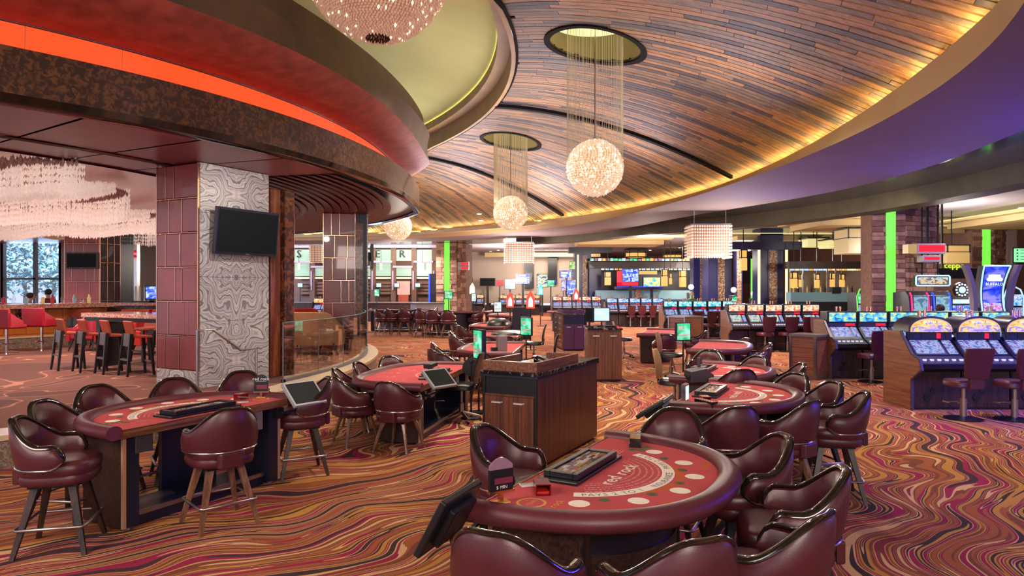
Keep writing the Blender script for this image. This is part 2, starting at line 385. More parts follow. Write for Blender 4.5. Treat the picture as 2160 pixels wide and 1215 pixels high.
def screen_mat(name, cols, s=1.0, scale=9.0, seed=0.0):
    """lit display showing blocks of game art"""
    m, nt, b = nodes(name); L = nt.links.new
    tc = N(nt, 'ShaderNodeTexCoord'); mp = N(nt, 'ShaderNodeMapping'); mp.inputs['Location'].default_value = (seed, seed*1.7, seed*0.3)
    mp.inputs['Scale'].default_value = (1, 1, 1.6)
    n = N(nt, 'ShaderNodeTexNoise'); n.inputs['Scale'].default_value = scale; n.inputs['Detail'].default_value = 2.5; n.inputs['Distortion'].default_value = 0.6
    L(tc.outputs['Object'], mp.inputs[0]); L(mp.outputs[0], n.inputs['Vector'])
    k = len(cols); r = ramp(nt, [(0.28+0.44*i/k, lin(*c)) for i, c in enumerate(cols)], 'LINEAR'); L(n.outputs['Fac'], r.inputs[0])
    b.inputs['Base Color'].default_value = (0.02, 0.02, 0.02, 1); b.inputs['Roughness'].default_value = 0.15
    L(r.outputs[0], b.inputs['Emission Color']); b.inputs['Emission Strength'].default_value = s
    return m
def glitter_mat(name, c1, c2, s=0.0):
    m, nt, b = nodes(name); L = nt.links.new
    tc = N(nt, 'ShaderNodeTexCoord'); v = N(nt, 'ShaderNodeTexVoronoi'); v.inputs['Scale'].default_value = 22
    L(tc.outputs['Object'], v.inputs['Vector']); r = ramp(nt, [(0.0, lin(*c2)), (0.55, lin(*c1))]); L(v.outputs['Color'], r.inputs[0])
    L(r.outputs[0], b.inputs['Base Color']); b.inputs['Roughness'].default_value = 0.35; b.inputs['Metallic'].default_value = 0.3
    if s: L(r.outputs[0], b.inputs['Emission Color']); b.inputs['Emission Strength'].default_value = s
    return m
def glass_mat(name, rgb=(235, 245, 240), a=0.18, rough=0.03):
    m, nt, b = nodes(name); L = nt.links.new
    t = N(nt, 'ShaderNodeBsdfTransparent'); t.inputs[0].default_value = lin(*rgb)
    gl = N(nt, 'ShaderNodeBsdfGlossy'); gl.inputs['Roughness'].default_value = rough; gl.inputs[0].default_value = (0.9, 0.95, 0.95, 1)
    mx = N(nt, 'ShaderNodeMixShader'); fr = N(nt, 'ShaderNodeFresnel'); fr.inputs[0].default_value = 1.45
    ad = N(nt, 'ShaderNodeMath', operation='MULTIPLY_ADD'); ad.inputs[1].default_value = 0.32; ad.inputs[2].default_value = a*0.12; ad.use_clamp = True
    L(fr.outputs[0], ad.inputs[0]); L(ad.outputs[0], mx.inputs[0]); L(t.outputs[0], mx.inputs[1]); L(gl.outputs[0], mx.inputs[2])
    L(mx.outputs[0], nt.nodes['Material Output'].inputs[0]); return m

M = {}
M['carpet'] = carpet_mat(); M['lounge_carpet'] = lounge_carpet_mat(); M['marble'] = marble_mat()
M['leather'] = mat('burgundy_leather', (78, 31, 38), 0.34, bump=(260, 0.10), noise=(7, 0.12))
M['bumper'] = mat('table_leather', (94, 40, 47), 0.40, bump=(220, 0.14), noise=(5, 0.12))
M['trim'] = mat('dark_lacquer', (30, 22, 20), 0.10, coat=0.6, noise=(14, 0.3))
M['trim_worn'] = mat('worn_lacquer', (40, 32, 26), 0.14, coat=0.7, noise=(40, 0.5), noise2=(18, 15, 14))
M['chrome'] = mat('chrome', (205, 200, 198), 0.18, 1.0)
M['nickel'] = mat('satin_nickel', (226, 220, 214), 0.35, 0.35)
M['dark_mirror'] = mat('dark_mirror', (92, 84, 86), 0.08, 1.0)
M['steel'] = mat('brushed_steel', (168, 160, 156), 0.35, 1.0)
M['darkwood'] = grain('dark_walnut', (34, 19, 16), (64, 38, 30), 'Z', 22, 0.08, 0.4, 0.05)
M['legwood'] = grain('brown_leg_wood', (104, 70, 50), (140, 100, 74), 'Z', 22, 0.08, 0.35, 0.2)
M['felt'] = mat('red_felt', (204, 92, 94), 0.95, spec=0.1, noise=(3, 0.10), bump=(400, 0.15))
M['felt_dark'] = mat('felt_print_orange', (206, 104, 62), 0.95, spec=0.1)
M['cream'] = mat('felt_print_cream', (255, 246, 224), 0.95, spec=0.1)
M['pink'] = mat('felt_print_pink', (226, 160, 150), 0.95, spec=0.1)
M['gold'] = mat('felt_print_gold', (230, 176, 96), 0.95, spec=0.1)
M['green'] = mat('felt_print_green', (74, 120, 84), 0.95, spec=0.1)
M['black'] = mat('black_plastic', (20, 20, 24), 0.35)
M['blackm'] = mat('black_metal', (26, 25, 30), 0.4, 0.3)
M['navy'] = mat('blue_black_laminate', (22, 24, 44), 0.35, noise=(6, 0.2))
M['mauve'] = mat('mauve_acrylic', (150, 112, 128), 0.2)
M['leg_seam'] = mat('pale_wood_edge', (172, 130, 104), 0.4)
M['grey'] = mat('grey_plastic', (120, 112, 116), 0.45)
M['dgrey'] = mat('dark_grey_metal', (74, 68, 74), 0.45, 0.3)
M['bezel'] = mat('grey_bezel', (150, 150, 152), 0.35)
M['offscreen'] = mat('switched_off_screen', (30, 34, 36), 0.35, spec=0.03)
M['zebra'] = grain('zebrano', (44, 22, 18), (112, 62, 40), 'Z', 34, 0.03, 0.38, 0.15, (84, 44, 32))
M['zebra_side'] = grain('zebrano_side', (48, 26, 24), (108, 60, 46), 'Z', 34, 0.02, 0.45, 0.1, (82, 46, 38))
M['zebra_x'] = grain('zebrano_edge', (70, 38, 28), (140, 88, 58), 'X', 40, 0.03, 0.4, 0.1, (104, 62, 44))
M['zebra_dark'] = grain('zebrano_dark', (24, 16, 20), (62, 40, 34), 'X', 40, 0.03, 0.35, 0.15, (40, 26, 26))
M['slotwood'] = grain('slot_cabinet_wood', (92, 52, 34), (146, 92, 60), 'Y', 30, 0.03, 0.42, 0.1, (120, 72, 48))
M['granite'] = blotch_mat('black_granite', (26, 24, 30), (150, 136, 120), 14, 0.52, 0.66, 0.12, 0.4)
M['plum'] = mat('plum_laminate', (84, 46, 84), 0.4, noise=(4, 0.12))
M['mottled'] = blotch_mat('mottled_bronze', (46, 28, 24), (92, 58, 34), 15.0, 0.46, 0.60, 0.30, 0.3, 8.0)
M['bronze_plaster'] = mat('bronze_plaster', (84, 62, 40), 0.5, noise=(2.2, 0.25), noise2=(62, 44, 30))
M['cove'] = mat('cove_plaster', (150, 62, 50), 0.55, noise=(5, 0.3), noise2=(112, 40, 34))
M['led_red'] = glow('red_led_panel', (255, 60, 20), 1.5)
M['soffit_leather'] = mat('soffit_panels', (112, 46, 48), 0.35, noise=(1.6, 0.2))
M['soffit_slat'] = mat('soffit_slats', (104, 46, 40), 0.4, noise=(2.0, 0.2))
M['dome'] = mat('dome_plaster', (206, 206, 132), 0.85, noise=(0.8, 0.05))
M['ring'] = mat('ring_beam', (150, 118, 70), 0.6, noise=(2.0, 0.15))
M['rim'] = mat('rim_plaster', (196, 176, 128), 0.75, noise=(1.2, 0.06))
M['soffit'] = mat('soffit_plaster', (124, 112, 122), 0.8, noise=(0.7, 0.05))
M['beam'] = mat('olive_beam', (72, 68, 48), 0.6, noise=(2.2, 0.2))
M['ceil_far'] = mat('far_ceiling', (164, 156, 166), 0.8)
M['gloss_ceil'] = mat('lacquered_ceiling', (42, 38, 52), 0.12, spec=0.8)
M['track'] = mat('dark_track', (24, 22, 34), 0.3, 0.5)
PLANK_A = [grain('plank_brown', (108, 82, 56), (134, 104, 74), 'X', 12, 0.1, 0.6), grain('plank_rust', (126, 88, 54), (152, 110, 72), 'X', 12, 0.1, 0.6),
           grain('plank_dark', (50, 46, 50), (68, 60, 60), 'X', 12, 0.1, 0.6), grain('plank_mid', (88, 72, 58), (112, 92, 74), 'X', 12, 0.1, 0.6)]
M['rib'] = mat('vault_rib', (20, 17, 18), 0.85, spec=0.1)
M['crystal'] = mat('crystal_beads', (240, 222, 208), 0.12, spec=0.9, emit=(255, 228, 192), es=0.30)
M['crystal_hot'] = mat('crystal_sparks', (255, 246, 230), 0.1, spec=0.9, emit=(255, 240, 214), es=0.9)  # brighter beads: crystal glints put into the emission
M['crystal_core'] = glow('lamp_core', (236, 176, 126), 0.62)
M['bowl_bead'] = mat('bowl_beads', (214, 180, 160), 0.15, spec=0.9, emit=(255, 206, 176), es=0.08)
M['bowl_core'] = glow('bowl_core', (200, 140, 104), 0.35)
M['lcrystal'] = mat('lounge_crystals', (238, 226, 222), 0.3, spec=0.8, emit=(255, 222, 206), es=0.24)  # emission stands in for lamp light falling on the strands
M['lcrystal_shade'] = mat('lounge_crystals_shaded', (150, 104, 104), 0.3, spec=0.8, emit=(220, 150, 134), es=0.04)  # darker copy: shade between the crystal folds put into the colour
M['strand'] = mat('metal_strand', (196, 184, 148), 0.6)
M['recess'] = mat('recess_plaster', (128, 116, 76), 0.8)
M['recess_lamp'] = glow('recess_lamp', (252, 246, 176), 1.0)
M['tile'] = mat('oxblood_tile', (126, 50, 52), 0.28, coat=0.4, noise=(1.1, 0.28))
M['tile_warm'] = mat('rust_tile', (134, 52, 42), 0.28, coat=0.4, noise=(1.1, 0.28))
M['seam'] = mat('rose_metal_seam', (220, 168, 140), 0.22, 1.0)
M['carved'] = blotch_mat('carved_timber', (56, 28, 20), (118, 62, 36), 9, 0.48, 0.56, 0.35, 0.2)
M['timber'] = grain('red_timber', (92, 42, 26), (138, 74, 44), 'Z', 14, 0.08, 0.3, 0.4)
M['kerb_stone'] = blotch_mat('brown_granite', (104, 88, 76), (150, 130, 112), 30, 0.45, 0.6, 0.5)
M['kerb_top'] = mat('cream_stone', (206, 182, 150), 0.3, noise=(3, 0.08))
M['rail_glass'] = glass_mat('rail_glass', (246, 250, 246), 0.20)
M['pane'] = glass_mat('window_glass', (240, 246, 255), 0.1)
M['tan'] = mat('tan_weave', (168, 124, 84), 0.7, noise=(9, 0.1), bump=(160, 0.3))
M['orange'] = mat('orange_velvet', (220, 76, 32), 0.6, noise=(4, 0.12))
M['red'] = mat('red_velvet', (196, 32, 28), 0.6, noise=(4, 0.12))
M['rust'] = mat('rust_leather', (168, 70, 46), 0.4)
M['crimson'] = mat('crimson_leather', (158, 26, 46), 0.35, noise=(5, 0.1))
M['slate'] = mat('slate_panel', (92, 84, 88), 0.45)
M['espresso'] = mat('espresso_wood', (34, 26, 28), 0.35)
M['bar_tile'] = mat('amber_tile', (190, 112, 46), 0.3, coat=0.3, noise=(2, 0.15))
M['bar_top'] = blotch_mat('rose_granite', (150, 92, 78), (206, 160, 140), 26, 0.42, 0.6, 0.15, 0.3)
M['stone'] = mat('stacked_stone', (164, 128, 106), 0.85, noise=(7, 0.22), bump=(24, 0.9))
M['stone2'] = mat('stacked_stone_dark', (122, 88, 76), 0.85, noise=(7, 0.22), bump=(30, 0.5))
M['lime'] = glow('lime_strip', (120, 232, 74), 0.95)
M['beige_wall'] = mat('beige_wall', (176, 160, 148), 0.8, noise=(0.6, 0.05))
M['brown_wall'] = mat('brown_wall', (112, 76, 60), 0.6, noise=(2, 0.12))
M['white_lit'] = glow('backlit_panel', (200, 232, 206), 0.6)
M['white'] = mat('white_paint', (236, 232, 228), 0.5)
M['letter'] = mat('black_letter', (16, 20, 18), 0.4)
M['violet_ledge'] = mat('lilac_ledge', (188, 160, 196), 0.5)
M['bluecol'] = mat('indigo_column', (34, 34, 84), 0.28, noise=(2, 0.2))
M['glitter'] = glitter_mat('glitter_panel', (110, 78, 58), (226, 196, 160))
M['neon_w'] = glow('cream_tube', (255, 236, 190), 1.0)
M['neon_b'] = glow('blue_tube', (40, 70, 255), 1.6)
M['neon_lb'] = glow('pale_blue_tube', (150, 190, 255), 1.5)
M['neon_p'] = glow('pink_tube', (255, 40, 110), 1.2)
M['amber'] = glow('amber_lantern', (244, 186, 96), 0.85)
M['amber_d'] = glow('amber_shade', (206, 168, 104), 0.55)
M['cream_lamp'] = glow('coffer_glow', (236, 222, 150), 0.75)
M['teal_glass'] = mat('frosted_teal_glass', (120, 158, 168), 0.25, emit=(90, 140, 150), es=0.12)
M['redlamp'] = glow('red_display', (250, 22, 44), 1.0)
M['acrylic'] = mat('red_acrylic', (150, 6, 16), 0.08, trans=0.45)
M['clear'] = glass_mat('clear_acrylic', (245, 245, 245), 0.3)
M['card'] = mat('white_card', (240, 238, 236), 0.5)
M['green_scr'] = screen_mat('green_sign_screen', [(20, 120, 90), (40, 190, 120), (60, 210, 150), (160, 240, 210)], 1.0, 5)
M['pos_scr'] = screen_mat('terminal_screen', [(190, 225, 230), (230, 245, 245), (200, 235, 240)], 0.95, 6)
M['blue_scr'] = screen_mat('blue_sign_screen', [(20, 40, 150), (40, 70, 230), (60, 110, 255), (190, 210, 255)], 1.1, 5)
M['skin'] = mat('skin', (198, 150, 124), 0.5)
M['leaf'] = mat('outdoor_leaves', (96, 124, 118), 0.8, noise=(2, 0.3))
M['bark'] = mat('bark', (110, 92, 80), 0.9)
# ------------------------------------------------------------------ curves of the round room (plan radius as a function of the angle about CC)
CC = np.array([-14.5, 14.3])
def curve(pts, h, deg=4, lo=None, hi=None):
    P = np.array([FL(x, y, h)[:2] for x, y in pts]); d = P-CC
    th = np.arctan2(d[:, 1], d[:, 0]); r = np.hypot(d[:, 0], d[:, 1])
    co = np.polyfit(th, r, deg); a, b = th.min(), th.max()
    def f(t):
        if t < a: return float(np.polyval(co, a)+(0 if lo is None else (lo-np.polyval(co, a))*min(1, (a-t)/0.35)))
        if t > b: return float(np.polyval(co, b)+(0 if hi is None else (hi-np.polyval(co, b))*min(1, (t-b)/0.5)))
        return float(np.polyval(co, t))
    return f
def pol(t, r, z): return Vector((CC[0]+r*math.cos(t), CC[1]+r*math.sin(t), z))
rA = curve([(0,215),(170,238),(335,268),(470,297),(600,330),(750,370),(820,398),(860,420),(885,450)], 3.85, 3, 12.0, 12.3)
rB = curve([(345,0),(500,55),(645,118),(750,180),(825,235),(875,290),(895,320),(907,345)], 5.1, 3, 12.6, 12.6)
rC = curve([(525,0),(625,50),(700,95),(775,150),(840,200),(885,245),(906,285)], 5.5, 3, 12.6, 12.6)
rD = curve([(1050,0),(1075,50),(1084,100),(1080,145),(1070,180),(1048,222),(1000,258),(950,288),(912,308)], 6.17, 3, 14.0, 14.3)
rE = curve([(2106,0),(1979,126),(1847,223),(1703,301),(1522,390),(1341,436),(1161,462),(980,479),(878,488)], 4.5, 5, 20.4, 18.5)
rF = curve([(2160,18),(2064,114),(1943,205),(1823,274),(1703,331),(1582,376),(1462,415),(1341,448),(1161,482),(1000,496),(878,503)], 4.2, 5, 20.6, 18.8)
rG = curve([(2160,385),(1990,418),(1840,447),(1700,464),(1560,480),(1420,492),(1300,500)], 3.95, 3, 25.4, 22.0)
H_IN, H_E, H_F = 6.17, 4.5, 4.2
def vault_h(t, r):
    a, b = rD(t), rE(t); k = max(0.0, (r-a)/(b-a))
    return H_IN-(H_IN-4.62)*k**1.8
def lathe_arc(mb, prof, t0, t1, n):
    """prof: list of (radius function, height); swept about CC from angle t0 to t1"""
    rings = []
    for i in range(n+1):
        t = t0+(t1-t0)*i/n; rings.append([pol(t, rf(t) if callable(rf) else rf, z) for rf, z in prof])
    return mb.loft(rings, False, False)

# ------------------------------------------------------------------ floors
o = MB().b2(-22, 40, -4, 75, -0.1, 0).build('floor', M['carpet']); struct(o)
RK = lambda t: 11.45+0.35*math.exp(-((t+0.45)/0.25)**2)
T0, T1 = math.radians(-75), math.radians(75)
mb = MB(); lathe_arc(mb, [(RK, 0.0), (RK, 0.33)], T0, T1, 60)
kerb = mb.build('platform_kerb', M['kerb_stone'], smooth=40); struct(kerb)
mb = MB(); lathe_arc(mb, [(lambda t: RK(t)+0.02, 0.30), (lambda t: RK(t)+0.03, 0.36), (lambda t: RK(t)-0.42, 0.362), (lambda t: RK(t)-0.42, 0.345)], T0, T1, 60)
mb.build('kerb_coping', M['kerb_top'], kerb, smooth=40)
mb = MB(); lathe_arc(mb, [(lambda t: RK(t)-0.40, 0.352), (2.0, 0.352)], T0, math.radians(110), 40)
struct(mb.build('floor_lounge', M['lounge_carpet']))

# ------------------------------------------------------------------ canopy over the bar
TA, TB = math.radians(-62), math.radians(62)
dr = lambda f, d: (lambda t: f(t)+d)
can = thing('bar_canopy', 'round mottled bronze canopy with a red light band above the bar', 'canopy', (0, 0, 0)); del can['category']; can['kind'] = 'structure'
mb = MB(); lathe_arc(mb, [(dr(rA, 0), 3.93), (dr(rA, 0), 4.44), (dr(rA, -0.10), 4.46), (dr(rA, -0.62), 4.46)], TA, TB, 90)
mb.build('fascia_panel', M['mottled'], can, smooth=30)
mb = MB(); lathe_arc(mb, [(dr(rA, 0.012), 3.94), (dr(rA, 0.012), 3.85), (dr(rA, -0.03), 3.83), (dr(rA, -0.14), 3.83)], TA, TB, 90)
mb.build('mirror_strip', M['dark_mirror'], can, smooth=30)
for i in range(24):                                       # red acrylic panels, one piece each
    a = TA+(TB-TA)*i/24; b = TA+(TB-TA)*(i+1)/24-0.0006
    mb = MB(); lathe_arc(mb, [(dr(rA, -0.60), 4.46), (dr(rA, -0.56), 4.86)], a, b, 5)
    mb.build('light_panel', M['led_red'], can, smooth=30)
mb = MB(); lathe_arc(mb, [(dr(rA, -0.62), 4.87), (dr(rA, -0.53), 4.875), (dr(rA, -0.53), 4.86)], TA, TB, 90)
mb.build('panel_trim', M['chrome'], can)
mb = MB(); lathe_arc(mb, [(dr(rA, -0.56), 4.87), (lambda t: rA(t)*0.55+(rB(t))*0.45-0.2, 4.93), (lambda t: rB(t)-0.15, 5.03), (rB, 5.1)], TA, TB, 90)
mb.build('cove', M['cove'], can, smooth=40)
mb = MB(); lathe_arc(mb, [(rB, 5.1), (rC, 5.5), (dr(rC, -0.12), 5.52), (dr(rC, -0.15), 5.9)], TA, TB, 90)
mb.build('upper_band', M['bronze_plaster'], can, smooth=30)
# canopy underside: flat leather panels near, ribbed slats far
def soff(name, a, b, r0, r1, m, z=3.85, n=6, dz=0.0):
    mb = MB(); lathe_arc(mb, [(r1, z+dz), (r0, z)], a, b, n)
    lathe_arc(mb, [(r0, z), (r0, z+0.05)], a, b, n)
    return mb.build(name, M[m], can, smooth=30)
mb = MB(); lathe_arc(mb, [(dr(rA, -0.1), 3.90), (8.3, 3.90)], TA, TB, 90); mb.build('soffit_back', M['track'], can)
k = 0
edges = [math.radians(x) for x in range(-62, -9, 7)]
for a, b in zip(edges[:-1], edges[1:]):
    for r0, r1 in ((8.7, 9.72), (9.80, 11.85)):
        soff('soffit_panel', a+0.002, b-0.002, (lambda t, r=r0: r), (dr(rA, -0.15) if r1 > 11 else (lambda t, r=r1: r)), 'soffit_leather')
a0, b0 = edges[-1]+0.002, TB
rr_ = 8.6
while rr_ < 11.75:
    w = 0.20
    soff('soffit_slat', a0, b0, (lambda t, r=rr_: r), (lambda t, r=rr_+w-0.012: min(r, rA(t)-0.13)), 'soffit_slat', n=30, dz=-0.03); rr_ += w
mb = MB(); lathe_arc(mb, [(9.78, 3.84), (9.72, 3.82), (9.66, 3.84)], TA, TB, 80); mb.build('light_track', M['track'], can, smooth=40)
mb = MB(); lathe_arc(mb, [(8.72, 3.82), (8.66, 3.86), (8.66, 4.3)], TA, TB, 80); mb.build('inner_edge', M['soffit_leather'], can, smooth=30)

# ------------------------------------------------------------------ green dome, ring beam, vault, rim, soffit
ceil = thing('ceiling', 'round wood-lined ceiling', 'ceiling'); del ceil['category']; del ceil['label']; ceil['kind'] = 'structure'
TV0, TV1 = math.radians(-56), math.radians(84)
mb = MB(); lathe_arc(mb, [(dr(rD, -0.30), 6.72), (dr(rD, -0.55), 6.95), (lambda t: rD(t)-1.6, 7.25), (lambda t: rD(t)-4.0, 7.5), (lambda t: 3.0, 7.6)], TV0, TV1, 80)
mb.build('dome_surface', M['dome'], ceil, smooth=60)
mb = MB(); lathe_arc(mb, [(dr(rD, 0.02), 6.10), (dr(rD, -0.06), 6.10), (dr(rD, -0.06), 6.50), (dr(rD, -0.32), 6.52), (dr(rD, -0.32), 6.72)], TV0, TV1, 90)
mb.build('ring_beam', M['ring'], ceil, smooth=30)
mb = MB(); lathe_arc(mb, [(dr(rD, -0.16), 6.535), (dr(rD, -0.27), 6.535)], TV0, TV1, 90)
mb.build('cove_strip', glow('cove_led', (248, 244, 160), 14.0), ceil)
mb = MB(); lathe_arc(mb, [(dr(rD, 0.03), 6.09), (dr(rD, 0.07), 6.13), (dr(rD, 0.05), 6.2)], TV0, TV1, 90); mb.build('ring_trim', M['rib'], ceil)

HOLES = []
for px, py, w in ((1255, 95, 205), (1077, 297, 113)):
    Y = F_PX*(6.05-EYE)/(YC-py)
    for _ in range(6):
        p = AT(px, py, Y); d = np.array([p.x, p.y])-CC; hh = vault_h(math.atan2(d[1], d[0]), float(np.hypot(*d)))
        Y = F_PX*(hh-EYE)/(YC-py)
    HOLES.append((p.x, p.y, hh, 0.80))
in_hole = lambda x, y, m=0.0: any((x-a)**2+(y-b)**2 < (r+m)**2 for a, b, _, r in HOLES)
def vp(u, v):
    t = TV0+(TV1-TV0)*u; r = rD(t)+(rE(t)+0.45-rD(t))*v; return pol(t, r, vault_h(t, r)+0.03)
mb = MB(); mb.grid(vp, 190, 40, skip=lambda u, v: in_hole(vp(u, v).x, vp(u, v).y, 0.02)); mb.build('vault_shell', M['rib'], ceil)
# planks: radial boards on the vault; the 290 that show largest are single pieces
planks = []; rng = random.Random(3)
t = TV0; dth = 0.0078
while t < TV1-dth:
    a, b = rD(t)+0.05, rE(t)+0.40; r = a-rng.random()*1.2
    while r < b:
        Lp = rng.uniform(0.7, 1.9); r0, r1 = max(a, r), min(b, r+Lp-0.006)
        if r1-r0 > 0.1:
            c = rng.random(); mi = 2 if c < 0.2 else (1 if c < 0.44 else (3 if c < 0.74 else 0))
            planks.append((t+0.0003, t+dth-0.0003, r0, r1, mi))
        r += Lp
    t += dth
RIBS = [math.radians(-48.5), math.radians(6.3), math.radians(33.6), math.radians(61)]
def plank_mb(mb, pk):
    ta, tb, r0, r1, mi = pk; mid_ = pol((ta+tb)/2, (r0+r1)/2, 0); n = max(1, int((r1-r0)/(0.04 if in_hole(mid_.x, mid_.y, 1.15) else 0.3))); drop = 0.004+0.006*rng.random(); run = []
    def flush():
        if len(run) > 1: mb.loft(run[:], True, True)
        run.clear()
    for i in range(n+1):
        r = r0+(r1-r0)*i/n; m_ = (ta+tb)/2
        q = pol(m_, r, 0)
        if in_hole(q.x, q.y, 0.02): flush(); continue
        z = vault_h(m_, r)
        run.append([pol(ta, r, z-drop), pol(tb, r, z-drop), pol(tb, r, z+0.02), pol(ta, r, z+0.02)])
    flush()
def score(pk):
    p = pol((pk[0]+pk[1])/2, (pk[2]+pk[3])/2, 0); z = vault_h((pk[0]+pk[1])/2, (pk[2]+pk[3])/2)
    if p.y < 0.6: return 0
    x = XC+F_PX*p.x/p.y; y = YC-F_PX*(z-EYE)/p.y
    if not (-30 < x < 2190 and -20 < y < 620): return 0
    if x < 905: return 0
    return (pk[3]-pk[2])/p.y**2
ordr = sorted(planks, key=score, reverse=True)
for pk in ordr[:290]:
    mb = MB(); plank_mb(mb, pk)
    if mb.v: mb.build('plank', PLANK_A[pk[4]], ceil)
mb = MB()
for pk in ordr[290:]:
    mb.cur = pk[4]; plank_mb(mb, pk)
mb.build('planks', PLANK_A, ceil, kind='stuff')
for tr in RIBS:
    mb = MB(); rings = []
    for i in range(25):
        r = rD(tr)+(rE(tr)-rD(tr))*i/24; z = vault_h(tr, r); q = pol(tr, r, 0)
        s_ = Vector((-math.sin(tr), math.cos(tr), 0))*0.075
        rings.append([q-s_+Vector((0, 0, z-0.08)), q+s_+Vector((0, 0, z-0.08)), q+s_+Vector((0, 0, z+0.02)), q-s_+Vector((0, 0, z+0.02))])
    mb.loft(rings); mb.build('rib', M['rib'], ceil)
# recesses round the pendants
for hx, hy, hz, hr in HOLES:
    def rg(r, dz):
        out = []
        for j in range(48):
            a = 2*PI*j/48; x, y = hx+r*math.cos(a), hy+r*math.sin(a); d = np.array([x, y])-CC
            out.append((x, y, vault_h(math.atan2(d[1], d[0]), float(np.hypot(*d)))+dz))
        return out
    mb = MB(); mb.loft([rg(hr+0.07, 0.03), rg(hr+0.07, -0.03), rg(hr-0.03, -0.03), rg(hr-0.03, 0.03)], True, False); mb.build('recess_rim', M['rib'], ceil, smooth=30)
    mb = MB(); mb.loft([rg(hr-0.03, 0.0), [(hx+(hr-0.03)*math.cos(2*PI*j/48), hy+(hr-0.03)*math.sin(2*PI*j/48), hz+0.42) for j in range(48)]], True, False); mb.build('recess_wall', M['recess'], ceil, smooth=30)
    mb = MB(); mb.lathe([(0.01, 0), (hr-0.02, 0), (hr-0.02, 0.03), (0.01, 0.03)], 40, (hx, hy, hz+0.42)); mb.build('recess_top', M['recess_lamp'], ceil)
# rim with hidden uplight, flat soffit
mb = MB(); lathe_arc(mb, [(dr(rE, 0.5), 4.5), (dr(rE, 0.42), 4.34), (dr(rE, 0.06), 4.34), (dr(rE, 0.06), 4.50), (rE, 4.50), (rF, 4.2)], TV0, TV1, 130)
mb.build('rim', M['rim'], ceil, smooth=30)
mb = MB(); lathe_arc(mb, [(dr(rE, 0.14), 4.36), (dr(rE, 0.34), 4.36)], TV0, TV1, 130); mb.build('rim_strip', glow('rim_led', (255, 204, 120), 8.0), ceil)
for k in range(36):
    a = math.radians(-56+3.8*k); r_ = rE(a)+0.10
    q = lamp('rim_uplight', 'AREA', pol(a, r_, 4.46), 26, (255, 216, 146), pol(a, r_-2.4, 5.5), 1.25, size_y=0.10); q.data.spread = math.radians(110)
rS = lambda t: rF(t)+2.55+0.45*math.sin(9*t+1.3)
TS0, TS1 = math.radians(-56), math.radians(95)
rG2 = lambda t: max(rG(t), rS(t)+0.15)
mb = MB(); lathe_arc(mb, [(rF, 4.2), (rS, 4.2), (rS, 4.34)], TS0, TS1, 130); mb.build('soffit', M['soffit'], ceil, smooth=30)
mb = MB(); lathe_arc(mb, [(dr(rF, 1.0), 4.36), (dr(rF, 7.0), 4.36)], TS0, TS1, 100); mb.build('lacquered_panel', M['gloss_ceil'], ceil)
mb = MB(); lathe_arc(mb, [(rG2, 4.40), (rG2, 3.95), (dr(rG2, 0.55), 3.93), (dr(rG2, 0.55), 4.40)], TS0, math.radians(50), 110); mb.build('ring_girder', M['beam'], ceil, smooth=30)
mb = MB(); lathe_arc(mb, [(dr(rG2, 0.3), 4.62), (75.0, 4.62)], TS0, math.radians(88), 100); struct(mb.build('ceiling_hall', M['ceil_far']))
struct(MB().b2(-40, -9.5, -4, 22, 8.2, 8.3).build('ceiling_bar', M['ceil_far']))
# coffers and glossy bands of the far ceiling
for (x0, x1, y0, y1, nm) in ((4.5, 9.0, 27.5, 30.0, 'coffer'), (10.5, 14.5, 23.5, 27, 'coffer'), (3.0, 8, 34, 37, 'coffer'), (10, 15.5, 31, 34, 'coffer'), (16, 20, 20, 26, 'coffer'), (14.5, 18.5, 27, 30.5, 'coffer')):
    c = MB(); c.b2(x0, x1, y0, y1, 4.30, 4.36); c.b2(x0+.35, x1-.35, y0+.35, y1-.35, 4.1, 4.30); cf = c.build('coffer', M['rim'], ceil)
    MB().b2(x0-.06, x1+.06, y0-.06, y1+.06, 4.37, 4.40).build('coffer_light', M['cream_lamp'], ceil)
MB().b2(-2, 6.5, 50.2, 50.6, 4.2, 4.5).build('ceiling_light_slot', M['amber_d'], ceil)
for i in range(60):
    x = rng.uniform(-2, 22); y = rng.uniform(23, 52)
    if i < 40: MB().lathe([(0.01, 0), (0.09, 0), (0.09, 0.02), (0.01, 0.02)], 8, (x, y, 4.598)).build('downlight', glow('downlight', (255, 246, 226), 2.0) if i == 0 else bpy.data.materials['downlight'], ceil)

# ------------------------------------------------------------------ columns
def tile_face(root, o, ux, w, z0, z1, rows, m='tile', sp=0.012, nm='tile'):
    """rows of tiles of uneven width with metal seams on the face through o along ux; outward normal is ux x z"""
    o = Vector(o); ux = Vector(ux).normalized(); nrm = ux.cross(Vector((0, 0, 1)))
    k = len(rows); hh = (z1-z0)/k
    for i, cuts in enumerate(rows):
        za, zb = z0+hh*i, z0+hh*(i+1); xs = [0]+[c*w for c in cuts]+[w]
        for a, b in zip(xs[:-1], xs[1:]):
            P = [o+ux*(a+sp)+Vector((0, 0, za+sp-o.z)), o+ux*(b-sp)+Vector((0, 0, za+sp-o.z)), o+ux*(b-sp)+Vector((0, 0, zb-sp-o.z)), o+ux*(a+sp)+Vector((0, 0, zb-sp-o.z))]
            Q = [p+nrm*0.022 for p in P]; mb = MB()
            c = sum(Q, Vector())/4; Q2 = [c+(q-c)*0.96+nrm*0.006 for q in Q]
            mb.add(P+Q+Q2, [(0,1,5,4),(1,2,6,5),(2,3,7,6),(3,0,4,7),(4,5,9,8),(5,6,10,9),(6,7,11,10),(7,4,8,11),(8,9,10,11)])
            mb.build(nm, M[m], root)
